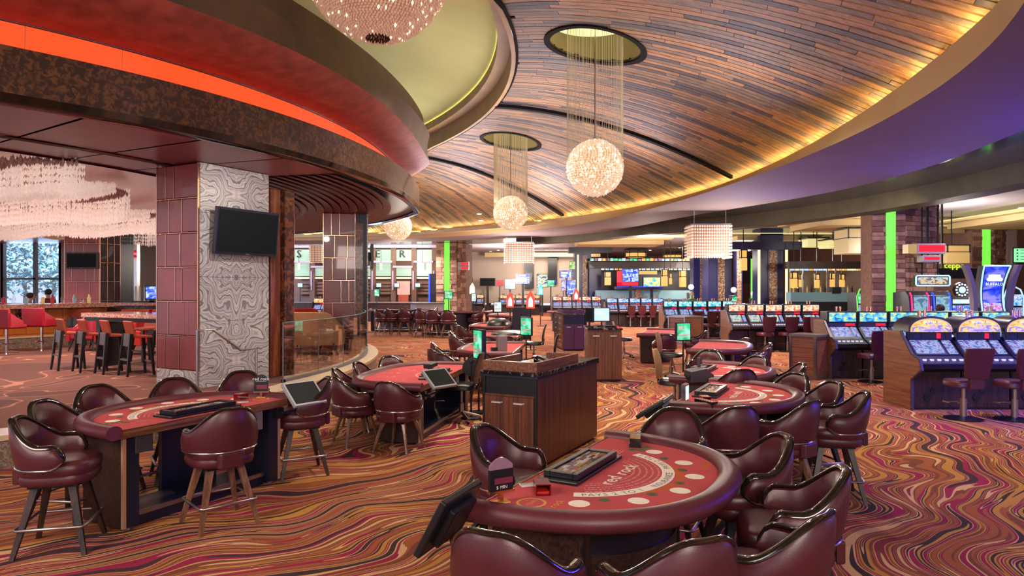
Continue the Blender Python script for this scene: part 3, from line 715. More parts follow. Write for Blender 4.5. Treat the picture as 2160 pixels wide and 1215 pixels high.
def seams(root, o, ux, w, z0, z1, rows):
    o = Vector(o); ux = Vector(ux).normalized(); nrm = ux.cross(Vector((0, 0, 1))); mb = MB(); k = len(rows); hh = (z1-z0)/k
    Rm = Matrix((ux, -nrm, (0, 0, 1))).transposed()
    for i, cuts in enumerate(rows):
        za = z0+hh*i
        mb.box(o+ux*(w/2)+nrm*0.013+Vector((0, 0, za-o.z)), (w, 0.03, 0.009), M=Rm)
        for c in cuts: mb.box(o+ux*(c*w)+nrm*0.013+Vector((0, 0, za+hh/2-o.z)), (0.010, 0.03, hh), M=Rm)
    for e in (0, w): mb.box(o+ux*e+nrm*0.013+Vector((0, 0, (z0+z1)/2-o.z)), (0.018, 0.04, z1-z0), M=Rm)
    return mb.build('metal_seams', M['seam'], root)
ZP = 0.352
# big onyx and tile column
col1 = struct(thing('column', 'big square column with onyx face and oxblood tile face', 'column', (0, 0, 0))); del col1['category']
P0 = Vector((-4.83, 10.55, ZP)); u1 = Vector((0.46, 0.888, 0)).normalized(); n1 = Vector((0.888, -0.46, 0)).normalized()
e_l = -n1                                             # along the tile face, away to the left
wt, wm = 0.98, 1.36
mb = MB(); a = P0-n1*0.03+u1*0.03; mb.hexa([tuple(p) for p in (a, a+u1*(wm-.06), a+u1*(wm-.06)+e_l*(wt-.06), a+e_l*(wt-.06), *[q+Vector((0, 0, 3.49)) for q in (a, a+u1*(wm-.06), a+u1*(wm-.06)+e_l*(wt-.06), a+e_l*(wt-.06))])]); mb.build('core', M['track'], col1)
rzm = math.atan2(u1.y, u1.x)
for i, (za, zb) in enumerate(((0.0, 1.02), (1.025, 1.72), (1.725, 2.72), (2.725, 3.49))):   # onyx slabs
    b = MB(); b.b2(-wm/2, wm/2, -0.02, 0.03, za, zb); s = b.build('marble_slab', M['marble'], col1); 
    s.location = P0+u1*(wm/2); s.rotation_euler = (0, 0, rzm)
rows1 = [[.2, .55], [.28, .75], [.45, .62], [.22, .58], [.3, .62], [.22, .42]]
fo = P0+e_l*wt+Vector((0, 0, 0.26))
tile_face(col1, fo, n1, wt, ZP+0.26, 3.84, rows1); seams(col1, fo, n1, wt, ZP+0.26, 3.84, rows1)
b = MB(); b.b2(-wt/2, wt/2, -0.03, 0.02, 0, 0.26); s = b.build('plinth', M['marble'], col1); s.location = P0+e_l*(wt/2); s.rotation_euler = (0, 0, math.atan2(n1.y, n1.x))
# carved timber posts beside it
def post(name, o, w, d, z1, m, rz, parent):
    return MB().box((o[0], o[1], (ZP+z1)/2), (w, d, z1-ZP), rz).build(name, M[m], parent, bev=0.012)
q = P0+u1*(wm+0.16)-n1*0.08; post('timber_post', q, 0.22, 0.2, 3.62, 'timber', rzm, col1)
q = P0+u1*(wm+0.42)-n1*0.02; post('carved_post', q, 0.22, 0.22, 3.62, 'carved', rzm, col1)
# second tile column by the settee
col3 = struct(thing('column', 'tiled column', 'column')); del col3['category']
u3 = Vector((0.97, 0.23, 0)).normalized(); A3 = AT(682, 608, 17.6); A3.z = ZP
A3 = Vector((A3.x, A3.y, ZP)); w3 = 0.80; n3 = u3.cross(Vector((0, 0, 1))); back3 = -n3
rows3 = [[.3, .6], [.3], [.55, .8], [.28, .72], [.35, .76], [.25, .5]]
mb = MB(); a = A3+back3*0.03; mb.hexa([a, a+u3*(w3+.3), a+u3*(w3+.3)+back3*1.3, a+back3*1.3, *[q+Vector((0, 0, 3.49)) for q in (a, a+u3*(w3+.3), a+u3*(w3+.3)+back3*1.3, a+back3*1.3)]]); mb.build('core', M['track'], col3)
tile_face(col3, A3, u3, w3, ZP, 3.84, rows3, 'tile_warm'); seams(col3, A3, u3, w3, ZP, 3.84, rows3)
mb = MB(); mb.box(A3+u3*(w3+0.1)-back3*0.05+Vector((0, 0, 1.62)), (0.2, 0.2, 3.24), math.atan2(u3.y, u3.x)); mb.build('carved_post', M['carved'], col3, bev=0.01)
s = MB().b2(-0.65, 0.65, -0.02, 0.03, 0, 3.49).build('marble_slab', M['marble'], col3); s.location = A3+u3*(w3+0.31)+back3*0.68; s.rotation_euler = (0, 0, math.atan2(back3.y, back3.x))
# tile column with the second screen, back in the lounge
col2 = struct(thing('column', 'tiled column', 'column')); del col2['category']
A2 = AT(137, 608, 21.0); A2.z = ZP; u2 = Vector((1, 0.0, 0)); w2 = 1.08
rows2 = [[.3, .55, .85], [.25, .6], [.1, .35, .72], [.2, .6, .85], [.25, .55], [.08, .25, .65, .9]]
tile_face(col2, A2, u2, w2, ZP, 3.84, rows2); seams(col2, A2, u2, w2, ZP, 3.84, rows2)
v2 = Vector((0.72, 0.69, 0)).normalized()
tile_face(col2, A2+u2*w2, v2, 0.55, ZP, 3.84, [[.35, .7]]*6, 'darkwood'); seams(col2, A2+u2*w2, v2, 0.55, ZP, 3.84, [[.35, .7]]*6)
mb = MB(); a = A2+Vector((0.02, .02, 0)); mb.prism([(a.x, a.y), (a.x+w2-.04, a.y), (a.x+w2+.34, a.y+.38), (a.x+w2+.34, a.y+1.2), (a.x, a.y+1.2)], ZP, 3.84); mb.build('core', M['track'], col2)

# stacked stone columns with lime strips
def stone_face(root, o, ux, w, z0, z1, hrow, single=True, holes=None, seed=1, mats=('stone', 'stone2')):
    """courses of split stones; each stone its own small block unless joined as stuff"""
    rg_ = random.Random(seed); o = Vector(o); ux = Vector(ux).normalized(); nrm = ux.cross(Vector((0, 0, 1)))
    z = z0; mbs = MB(); cnt = 0
    while z < z1-0.02:
        h = min(hrow*rg_.uniform(0.7, 1.3), z1-z); x = 0
        while x < w-0.01:
            l = min(rg_.uniform(0.22, 0.5), w-x)
            if w-x-l < 0.08: l = w-x
            if not (holes and x+l > holes[0] and x < holes[1]): segs = [(x, x+l)]
            else: segs = [s for s in ((x, min(x+l, holes[0])), (max(x, holes[1]), x+l)) if s[1]-s[0] > 0.03]
            for a, b in segs:
                d = rg_.uniform(0.01, 0.07); g = 0.006
                P = [o+ux*(a+g)+Vector((0, 0, z+g-o.z)), o+ux*(b-g)+Vector((0, 0, z+g-o.z)), o+ux*(b-g)+Vector((0, 0, z+h-g-o.z)), o+ux*(a+g)+Vector((0, 0, z+h-g-o.z))]
                Q = [p+nrm*(d+rg_.uniform(-.008, .008)) for p in P]
                mb = MB() if single else mbs
                mb.cur = rg_.randrange(2)
                mb.add(P+Q, [(0,1,5,4),(1,2,6,5),(2,3,7,6),(3,0,4,7),(4,5,6,7)])
                if single: mb.build('stone', M[mats[mb.cur]], root)
            x += l
        z += h
    if not single: mbs.build('stones', [M[m] for m in mats], root, kind='stuff')
def stone_col(px0, pxc, px1, Y, ztop, sx0, sx1, single, hrow, seed):
    c = struct(thing('stone_column', 'stone column', 'column')); del c['category']; del c['label']
    a = AT(px0, 608, Y+0.12); b = AT(pxc, 608, Y-0.0); e = AT(px1, 608, Y+0.62)
    for p in (a, b, e): p.z = 0
    u = (b-a); w = u.length; v = e-b; wv = v.length
    f = lambda px: (px-px0)/(pxc-px0)*w
    stone_face(c, a, u, w, 0.0, ztop, hrow, single, (f(sx0), f(sx1)), seed); stone_face(c, b, v, wv, 0.0, ztop, hrow, single, None, seed+1)
    mb = MB(); bk = Vector((0.3, 1.2, 0)); i_ = Vector((0.02, .05, 0)); mb.prism([(p.x, p.y) for p in (a+i_, b+i_, e+Vector((-.03, .05, 0)), e+bk, a+bk)], 0, ztop); mb.build('core', M['stone2'], c)
    ud = u.normalized(); n = ud.cross(Vector((0, 0, 1))); mb = MB(); Rm = Matrix((ud, -n, (0, 0, 1))).transposed()
    mb.box(a+ud*((f(sx0)+f(sx1))/2)+n*0.02+Vector((0, 0, ztop/2+0.2)), (f(sx1)-f(sx0)-0.02, 0.05, ztop-0.4), M=Rm); mb.build('lime_light_strip', M['lime'], c)
    return c
stone_col(1839, 1909, 1978, 19.0, 4.36, 1868, 1889, True, 0.14, 5)
stone_col(2051, 2095, 2120, 26.5, 4.62, 2071, 2089, False, 0.13, 9)
stone_col(920, 964, 982, 37.0, 4.35, 937, 949, False, 0.2, 12)
# ------------------------------------------------------------------ chairs and stools (built facing +y, then copied)
def sst(a, b, x):
    t = max(0.0, min(1.0, (x-a)/(b-a))); return t*t*(3-2*t)
def superring(hx, hy, z, e=3.2, n=28, c=(0, 0)):
    out = []
    for k in range(n):
        a = 2*PI*k/n; ca, sa = math.cos(a), math.sin(a)
        out.append((c[0]+hx*math.copysign(abs(ca)**(2/e), ca), c[1]+hy*math.copysign(abs(sa)**(2/e), sa), z))
    return out
def back_path(u, off, lean=0.0):
    """barrel back: u from -1 to 1 runs round from the left arm tip to the right arm tip; off is outwards"""
    U = 1.92*u                                            # radians about the centre
    rx, ry = 0.258+off+lean*0.4, 0.240+off+lean
    if abs(U) <= PI/2: return (rx*math.sin(U), -ry*math.cos(U)+0.0)
    s = math.copysign(1, U); return (s*(rx-0.02*((abs(U)-PI/2)/0.35)**2), (abs(U)-PI/2)*0.30)
def back_top(u, zb, zt):
    a = abs(u)
    arm = zb+0.165
    h = arm+(zt-arm)*(1-sst(0.10, 0.74, a))
    if a > 0.9: h -= 0.075*((a-0.9)/0.1)**2
    return h
def back_bot(u, zb):
    a = abs(u); return zb+0.005+(0.05*((a-0.86)/0.14)**2 if a > 0.86 else 0)
LEAN = 0.16
def barrel_chair(name, dz, foot, legkind):
    """dz lowers the whole seat; foot: square foot ring; legkind stool or chair"""
    root = thing(name, 'burgundy leather stool', 'stool')
    zs = 0.655+dz
    prof = [(0.80, -0.165), (0.94, -0.155), (0.985, -0.125), (0.965, -0.098), (0.955, -0.090), (0.985, -0.082), (1.0, -0.05), (0.985, -0.018), (0.92, 0.0), (0.7, 0.012), (0.3, 0.016), (0.02, 0.016)]
    mb = MB(); mb.loft([superring(0.245*k, 0.245*k, zs+z, c=(0, 0.015)) for k, z in prof]); mb.build('seat', M['leather'], root, smooth=60)
    zb, zt = zs-0.045, 0.955+dz; n = 44; rings = []
    for i in range(n+1):
        u = -1+2*i/n; t = back_top(u, zb, zt); b = back_bot(u, zb); th = 0.052
        pts = []
        for w, of in ((0, 0.016), (0.25, 0.026), (0.6, 0.026), (0.93, 0.014)): pts.append((of, b+(t-b)*w))
        for w, of in ((1.0, -0.004), (0.93, -th+0.012), (0.6, -th-0.004), (0.25, -th), (0, -th+0.014)): pts.append((of, b+(t-b)*w))
        rings.append([(*back_path(u, of, LEAN*(z-zb)), z) for of, z in pts])
    MB().loft(rings).build('backrest', M['leather'], root, smooth=50)
    def rim(off, lift, r, n_=8, sq=(1, 1)):
        pts = [(*back_path(u_, off), back_bot(u_, zb)+0.01) for u_ in (-1.0,)]
        for i in range(n+1):
            u = -1+2*i/n; pts.append((*back_path(u, off, LEAN*(back_top(u, zb, zt)-zb)), back_top(u, zb, zt)+lift))
        pts.append((*back_path(1.0, off), back_bot(1, zb)+0.01))
        return pts
    MB().tube(rim(-0.012, 0.006, 0), 0.021, 8, sq=(0.6, 1.2)).build('trim', M['trim_worn'], root, smooth=60)
    pts = [(*back_path(u, 0.022), back_bot(u, zb)+0.006) for u in np.linspace(-1, 1, 36)]
    MB().tube(pts, 0.0075, 6).build('chrome_strip', M['chrome'], root, smooth=60)
    mb = MB(); mb.add([(x, y, z) for z in (zs-0.16, zs-0.04) for x, y in ((-0.09, -0.268), (0.09, -0.268), (0.11, -0.22), (-0.11, -0.22))],
                      [(0,1,5,4),(1,2,6,5),(2,3,7,6),(3,0,4,7),(0,3,2,1),(4,5,6,7)]); mb.build('back_support', M['leather'], root, bev=0.012)
    MB().b2(-0.15, 0.15, -0.15, 0.17, zs-0.185, zs-0.160).build('swivel_plate', M['blackm'], root)
    zl = zs-0.18
    if legkind == 'stool':
        for sx in (-1, 1):
            for sy in (-1, 1):
                mb = MB(); mb.tube([(sx*0.115, sy*0.115+0.01, zl+0.01), (sx*0.225, sy*0.225+0.01, 0.0)], [0.036, 0.020], 4, ph=PI/4)
                mb.build('leg', M['darkwood'] if foot != 'light' else M['legwood'], root)
        k = 0.19; zf = 0.20
        pts = [(sx*k+ex, sy*k+0.01+ey, zf) for sx, sy, ex, ey in ((-1,-1,-.012,-.03),(-1,-1,-.03,-.012),(-1,1,-.03,.012),(-1,1,-.012,.03),(1,1,.012,.03),(1,1,.03,.012),(1,-1,.03,-.012),(1,-1,.012,-.03))]
        MB().tube(pts[::-1], 0.011, 6, True).build('footrest', M['steel'], root, smooth=60)
    else:
        for sx in (-1, 1):
            for sy in (-1, 1):
                pts = [(sx*(0.12+0.10*q**0.75), sy*(0.12+0.09*q**0.75)+0.01, (zl+0.01)*(1-q)) for q in (0, 0.12, 0.3, 0.6, 1)]
                MB().tube(pts, [0.03, 0.027, 0.022, 0.019, 0.015], 6).build('leg', M['legwood'], root, smooth=50)
                MB().lathe([(0.017, 0.0), (0.017, 0.014)], 8, (sx*0.22, sy*0.21+0.01, 0)).build('glide', M['steel'], root)
    return root
def face(dx, dy): return math.atan2(dy, dx)-PI/2
STOOL = barrel_chair('barrel_stool', 0.0, 'dark', 'stool')
STOOL_L = barrel_chair('barrel_stool', 0.0, 'light', 'stool')
CHAIR = barrel_chair('barrel_chair', -0.135, None, 'chair')
_first = {}
def put(proto, x, y, dx, dy, label, group, cat='stool', z=0.0, sc=1.0):
    o = proto if not _first.get(proto.name) else copy_tree(proto)
    _first[proto.name] = True
    o.location = (x, y, z); o.rotation_euler = (0, 0, face(dx, dy)); o['label'] = label; o['group'] = group; o['category'] = cat
    o.scale = (sc, sc, sc)
    return o
G1 = 'stools round the nearest card table'
put(STOOL, 0.03, 2.87, .45, .9, 'burgundy stool at bottom edge with its broad back to us, left of the nearest table', G1)
put(STOOL, 0.62, 2.80, -.36, .93, 'burgundy stool at bottom edge seen from behind, below the centre of the nearest table', G1)
put(STOOL, 1.10, 3.02, -.72, .7, 'burgundy stool at bottom edge, right of centre, wavy worn trim climbing to a tall back', G1)
put(STOOL, 1.46, 3.62, -.95, .28, 'burgundy stool with wide empty seat at the nearest table, back turned to the right', G1)
put(STOOL, 1.46, 4.32, -.97, -.10, 'burgundy stool tucked under the rounded right end of the nearest table', G1)
put(STOOL, 1.16, 5.06, -.45, -.9, 'burgundy stool peeking over the far rim of the nearest table', G1)
put(STOOL, 0.02, 4.52, .88, -.48, 'violet-lit stool on the dealer side of the nearest table, before the wooden pit stand', G1)
G2 = 'stools round the left card table'
put(STOOL, -3.33, 5.02, .95, .25, 'burgundy stool with dark splayed legs, nearest at the left card table', G2)
put(STOOL, -3.66, 5.66, .97, -.12, 'burgundy stool behind the nearest left one, open seat facing the left table', G2)
put(STOOL, -3.80, 6.42, .80, -.6, 'burgundy stool at the far left corner rim of the left table, red glow behind', G2)
put(STOOL, -3.36, 6.86, .55, -.83, 'burgundy stool rising behind the left table rim, left of the onyx column', G2)
put(STOOL, -2.93, 7.44, .40, -.9, 'burgundy stool behind the left table rim, right before the onyx column', G2)
put(STOOL, -2.16, 7.02, -.86, -.45, 'burgundy stool at the right end of the left table, beside the tilted monitor', G2)
put(STOOL_L, -2.36, 5.52, -.68, .73, 'burgundy stool with light wood legs on the dealer side of the left table', G2)
G4 = 'stools round the second right card table'
put(STOOL, 1.74, 5.64, -.22, .97, 'burgundy stool with broad smooth back towards us, at the second right table', G4)
put(STOOL_L, 2.32, 5.86, -.62, .78, 'burgundy stool turned half left with blue light on its back, second right table', G4)
put(STOOL, 2.93, 6.22, -.95, .22, 'burgundy stool in profile standing alone on the carpet right of the second right table', G4)
put(STOOL, 2.98, 6.80, -.95, -.2, 'burgundy stool with open front, right of the second right table rim', G4)
put(STOOL, 2.92, 7.40, -.85, -.5, 'burgundy stool behind the right end of the second right table', G4)
G5 = 'stools round the third right card table'
put(STOOL, 2.62, 8.12, -.1, 1, 'burgundy stool back showing just above the rim of the second right table', G5)
put(STOOL, 3.36, 8.55, -.95, .1, 'burgundy stool at the rounded end of the third right table', G5)
put(STOOL, 3.18, 9.30, -.8, -.5, 'small burgundy stool back beyond the third right table', G5)
put(STOOL, 2.86, 10.1, -.5, -.9, 'burgundy stool behind the far rim of the third right table', G5)
G3 = 'low chairs round the middle left table'
put(CHAIR, -1.33, 8.02, .36, .93, 'low burgundy chair with its back to us at the near end of the middle table', G3, 'chair')
put(CHAIR, -1.92, 8.36, .78, .55, 'low burgundy chair turned right at the near left corner of the middle table', G3, 'chair')
put(CHAIR, -2.10, 9.12, .97, .05, 'low burgundy chair on the long side of the middle table, second from its corner', G3, 'chair')
put(CHAIR, -1.98, 9.80, .95, -.2, 'low burgundy chair behind the middle table, third along its long side', G3, 'chair')
put(CHAIR, -1.78, 10.55, .6, -.8, 'low burgundy chair at the far end of the middle table', G3, 'chair')
G8 = 'low chairs round the tables in the pit'
for x, y, dx, dy, l in [(-1.20, 12.1, .8, .5, 'low chair at the near left corner of the table behind the middle one'),
                        (-1.30, 13.4, .95, .1, 'low chair with pale trim left of the table behind the middle one'),
                        (-1.00, 11.3, .6, .8, 'low chair whose rounded back shows behind the middle table rim'),
                        (-.50, 11.5, .1, 1, 'low chair seen from behind, before the table next to the digital sign'),
                        (-1.15, 15.6, .8, .5, 'low chair at the left corner of the third table behind the middle one'),
                        (-1.25, 16.8, .95, .1, 'low chair with bright rim at the left of the third table back'),
                        (-.55, 15.2, .1, 1, 'low chair seen from behind at the third table back'),
                        (-1.30, 19.6, .8, .5, 'low chair at the left corner of the fourth table back'),
                        (-1.45, 20.9, .9, .1, 'low chair beside the left rim of the fourth table back'),
                        (-.15, 15.3, -.1, 1, 'low chair in shadow beside the digital sign by the third table back'),
                        (3.42, 11.9, -.1, 1, 'violet-lit low chair seen from behind at the large right table'),
                        (4.35, 12.3, -.8, .5, 'violet-lit low chair at the right corner of the large right table'),
                        (4.75, 13.3, -.95, .1, 'low chair with pale trim right of the large right table'),
                        (4.75, 14.5, -.9, -.3, 'low chair behind the right end of the large right table'),
                        (3.55, 15.9, .1, 1, 'low chair before the far right oval table'),
                        (4.6, 17.2, -.9, .2, 'low chair right of the far right oval table')]:
    put(CHAIR, x, y, dx, dy, l.replace('low chair', 'low burgundy chair', 1), G8, 'chair')
GB = 'tall stools at the far bar-height tables'
for i, (px, fy, dx, dy, l) in enumerate([(893, 712, .5, .85, 'first stool from the left at the nearer far table'), (914, 713, .2, 1, 'second stool from the left at the nearer far table'),
                                (945, 714, .05, 1, 'stool with its back to us at the middle of the nearer far table'), (1003, 709, -.9, .2, 'stool at the right end of the nearer far table'),
                                (806, 707, .8, .5, 'first stool from the left at the farther far table'), (826, 707, .6, .8, 'second stool from the left at the farther far table'),
                                (853, 707, .0, 1, 'stool seen from behind at the farther far table'), (880, 706, -.3, .9, 'stool at the right of the farther far table'), (908, 699, -.9, -.1, 'stool beyond the right end of the farther far table')]):
    p = FL(px, fy); put(STOOL_L, p.x, p.y, dx, dy, 'tall burgundy '+l, GB, 'stool', 0, 1.10)

# ------------------------------------------------------------------ dealer office chairs
def office_chair(tanback):
    r = thing('dealer_chair', '', 'chair')
    mb = MB(); mb.loft([superring(0.23*k, 0.23*k, z) for k, z in ((.8, .46), (1, .475), (1, .52), (.9, .545), (.02, .55))]); mb.build('seat', M['black'], r, smooth=60)
    rings = []
    for i in range(13):
        s = i/12; w = 0.20+0.035*math.sin(PI*min(1, s*1.15)); z = 0.56+0.42*s; y = -0.23-0.07*s+0.02*math.sin(PI*s); hw = w*(1-0.28*sst(.8, 1, s))
        rings.append([(hw*math.cos(a)*1.0, y+0.028*math.sin(a), z) for a in np.linspace(0, 2*PI, 15)[:-1]])
    mb = MB(); mb.loft(rings); mb.build('backrest', M['tan' if tanback else 'black'], r, smooth=60)
    MB().tube([(0, -.05, .46), (0, -.24, .48), (0, -.255, .62)], 0.02, 6).build('back_bracket', M['blackm'], r)
    MB().lathe([(0.035, .12), (0.035, .26), (0.018, .27), (0.018, .46)], 10).build('gas_column', M['steel'], r, smooth=40)
    for k in range(5):
        a = 2*PI*k/5; c, s = math.cos(a), math.sin(a)
        lg = MB().tube([(0.02*c, 0.02*s, .13), (0.26*c, 0.26*s, .075)], [0.026, 0.016], 6).build('base_leg', M['steel'], r)
        MB().lathe([(0.006, -.012), (0.026, -.012), (0.026, .012), (0.006, .012)], 10).xf(Matrix.Translation((0.27*c, 0.27*s, .028)) @ Matrix.Rotation(a, 4, 'Z') @ Matrix.Rotation(PI/2, 4, 'X')).build('caster', M['black'], lg)
    return r
OB, OT = office_chair(False), office_chair(True)
GO_ = 'dealers chairs on casters'
put(OB, -0.72, 9.72, -.97, .2, 'black dealer chair on casters behind the middle table monitor', GO_, 'chair')
put(OT, 3.32, 14.25, .92, -.4, 'tan-backed dealer chair on casters left of the large right table', GO_, 'chair')
put(OT, 2.42, 10.15, .92, -.4, 'tan-backed dealer chair standing behind the third right table card shuffler', GO_, 'chair')
put(OT, 3.05, 18.6, .95, -.2, 'tan-backed dealer chair on casters right of the far podium', GO_, 'chair')
put(OB, 0.55, 17.2, -.97, .1, 'black dealer chair right of the third table back', GO_, 'chair')
put(OB, 0.62, 13.6, -.97, .1, 'black dealer chair right of the second table behind the middle one', GO_, 'chair')
# ------------------------------------------------------------------ card tables
def dcurve(W, Dp, e, n=48, off=0.0, y0=0.0):
    """open D outline from the right dealer corner round the players to the left dealer corner"""
    out = []
    for i in range(n+1):
        a = PI*i/n; c, s = math.cos(a), math.sin(a)
        out.append(((W/2+off)*math.copysign(abs(c)**(2/e), c), y0+(Dp+off-y0)*abs(s)**(2/e)))
    return out
def arc_text(mb, s, size, c, R, a_mid, z, gap=0.10):
    """letters round a centre, read from outside (tops towards the centre); text grows along the players' right"""
    ws = [(glyph(ch)[2] if ch != ' ' else 0.32)+gap for ch in s]; tot = sum(ws)*size/R; a = a_mid-tot/2
    for ch, w in zip(s, ws):
        if ch != ' ':
            am = a+(w*size/R)/2
            # angle measured from +y towards -x
            d = Vector((-math.sin(am), math.cos(am), 0)); ux = Vector((-math.cos(am), -math.sin(am), 0)); uy = -d
            o = Vector((c[0], c[1], z))+d*R-uy*0
            vs, fs, gw = glyph(ch)
            mb.add([o+ux*((p[0]-gw/2)*size)+uy*(p[1]*size) for p in vs], fs)
        a += w*size/R
def arc_band(mb, c, r0, r1, a0, a1, z, n=30):
    rings = []
    for i in range(n+1):
        a = a0+(a1-a0)*i/n; d = Vector((-math.sin(a), math.cos(a), 0)); o = Vector((c[0], c[1], z))
        rings.append([o+d*r0, o+d*r1])
    return mb.loft(rings, False, False)
def disc(mb, x, y, r, z, n=20, r0=None):
    if r0: 
        return mb.add([(x+q*math.cos(2*PI*k/n), y+q*math.sin(2*PI*k/n), z) for q in (r0, r) for k in range(n)], [(k, (k+1) % n, n+(k+1) % n, n+k) for k in range(n)])
    return mb.add([(x+r*math.cos(2*PI*k/n), y+r*math.sin(2*PI*k/n), z) for k in range(n)], [tuple(range(n))])
def card_table(name, label, cat, loc, rz, W=2.0, Dp=1.07, H=0.84, e=2.35, layout='bj', detail=2, group=None, monitor=None, pan=(-58, 58), dark_mon=False):
    r = thing(name, label, cat, loc, rz, group); zt = H-0.035; nn = 48 if detail > 1 else 30
    out = dcurve(W, Dp, e, nn, -0.07)
    poly = [(p[0], p[1]) for p in out]
    MB().prism(poly, zt-0.05, zt).build('tabletop', M['felt'], r)
    # padded rail
    pts = [(p[0], p[1], H-0.042) for p in dcurve(W, Dp, e, nn, -0.055)]
    pts = [(pts[0][0], -0.03, pts[0][2])]+pts+[(pts[-1][0], -0.03, pts[-1][2])]
    MB().tube(pts, 0.068, 12 if detail > 1 else 8, sq=(0.82, 1.0)).build('padded_rail', M['bumper'], r, smooth=60)
    MB().b2(-W/2+0.06, W/2-0.06, -0.012, 0.0, zt-0.065, zt+0.004).build('wood_edge', M['zebra_x'], r)
    if layout != 'felt':
        mb = MB(); mb.b2(-0.36, 0.36, 0.055, 0.30, zt, zt+0.018); mb.b2(-0.31, 0.31, 0.07, 0.11, zt+.018, zt+0.055); mb.b2(-0.31, 0.31, 0.25, 0.285, zt+.018, zt+0.055); mb.b2(-0.31, -0.27, 0.11, 0.25, zt+.018, zt+0.055); mb.b2(0.27, 0.31, 0.11, 0.25, zt+.018, zt+0.055)
        tray = mb.build('chip_tray', M['black'], r, bev=0.004)
        mb = MB(); rg_ = random.Random(4)
        for k in range(7):
            for q in range(9): 
                mb.cur = rg_.randrange(4); mb.box((-0.225+0.075*k, 0.12+0.0135*q, zt+0.03), (0.062, 0.012, 0.03))
        if detail > 1: mb.build('chips', [M['rust'], M['card'], M['granite'], M['gold']], tray, kind='stuff', smooth=None)
        MB().b2(-0.27, 0.27, 0.11, 0.25, zt+0.044, zt+0.048).build('tray_cover', M['clear'], tray)
    z1 = zt+0.0012; z2 = zt+0.0022
    if layout == 'bj':
        c = (0, 0.15)
        for k in range(6):
            a = math.radians(-66+26.4*k); mb = MB(); disc(mb, c[0]-0.685*math.sin(a), c[1]+0.685*math.cos(a), 0.056, z1); mb.build('betting_spot', M['cream'], r)
        mb = MB(); arc_band(mb, c, 0.50, 0.572, math.radians(-69), math.radians(69), z1); mb.build('insurance_band', M['cream'], r)
        if detail > 1:
            mb = MB()
            for k in range(6):
                a = math.radians(-54+26.4*k)
                if k < 5 or True:
                    x, y = c[0]-0.625*math.sin(a), c[1]+0.625*math.cos(a); disc(mb, x, y, 0.030, z1, 14, 0.024); disc(mb, x, y, 0.02, z1, 12)
            mb.build('side_bet_marks', M['green'], r, kind='stuff')
            mb = MB(); arc_text(mb, 'PAYS 2 TO 1', 0.058, c, 0.560, math.radians(-46), z2); arc_text(mb, 'INSURANCE', 0.058, c, 0.560, 0.0, z2); arc_text(mb, 'PAYS 2 TO 1', 0.058, c, 0.560, math.radians(46), z2)
            mb.build('insurance_lettering', M['letter'], r, kind='stuff')
            mb = MB(); text(mb, 'red rock', 0.125, (0, 0.455, z1), (-1, 0, 0), (0, -1, 0), bold=0.03); mb.build('logo_lettering', M['cream'], r)
            mb = MB()                                   # rows of small print, pale dashes
            for rad, am, w in ((0.33, 30, 55), (0.365, 0, 60), (0.405, 0, 62), (0.44, 0, 62), (0.475, 0, 62)):
                k = -w
                rr = random.Random(int(rad*1000))
                while k < w:
                    s_ = rr.uniform(1.2, 2.6); arc_band(mb, c, rad, rad+0.011, math.radians(k), math.radians(k+s_), z1, 2); k += s_+rr.choice((0.7, 0.7, 1.8))
            for x0, y0 in ((-0.78, 0.56), (0.78, 0.56), (-0.38, 0.93), (0.38, 0.93), (-0.5, 0.17)):
                for q in range(4): mb.b2(x0-0.06, x0+0.06*rng.uniform(.3, 1), y0+q*0.022, y0+q*0.022+0.007, z1-.0001, z1)
            mb.build('small_print', M['pink'], r, kind='stuff')
            mb = MB(); arc_band(mb, (0.0, 0.34), 0.40, 0.445, math.radians(-75), math.radians(75), z1-0.0006, 24); mb.b2(-0.72, -0.35, 0.80, 0.835, z1-.0012, z1-0.0006); mb.b2(0.35, 0.72, 0.80, 0.835, z1-.0012, z1-0.0006); mb.build('sunburst_print', M['felt_dark'], r)
            mb = MB(); X = 0.76; Y = 0.16                   # anniversary mark
            disc(mb, X-0.03, Y+0.05, 0.078, z1, 28, 0.064); mb.b2(X+0.065, X+0.08, Y-0.03, Y+0.13, z1-.0005, z1); mb.b2(X+0.065, X+0.10, Y-0.03, Y-0.018, z1-.0005, z1)
            text(mb, 'YEARS', 0.034, (X-0.03, Y+0.062, z1), (-1, 0, 0), (0, -1, 0)); text(mb, 'red rock', 0.062, (X-0.02, Y+0.19, z1), (-1, 0, 0), (0, -1, 0)); mb.build('anniversary_mark', M['gold'], r)
            mb = MB(); rr = random.Random(2)
            for q in range(5): mb.add([(-0.78+0.035*q, 0.33-0.01*q, z1), (-0.74+0.035*q, 0.33, z1), (-0.75+0.035*q, 0.38+rr.uniform(0, .03), z1)], [(0, 1, 2)])
            mb.build('leaf_mark', M['green'], r)
    elif layout == 'other':
        mb = MB(); rr = random.Random(6)
        for k in range(5):
            a = math.radians(-56+28*k); x, y = -(W/2-0.42)*math.sin(a)*1.0, 0.12+(Dp-0.36)*math.cos(a)
            disc(mb, x, y, 0.07, z1, 16, 0.062); disc(mb, x*0.82, y*0.8, 0.045, z1, 14, 0.039); mb.b2(x-0.05, x+0.05, y-0.16, y-0.15, z1-.0004, z1)
        arc_band(mb, (0, -0.1), 0.52, 0.545, math.radians(-60), math.radians(60), z1, 20); mb.build('layout_print', M['pink'], r, kind='stuff')
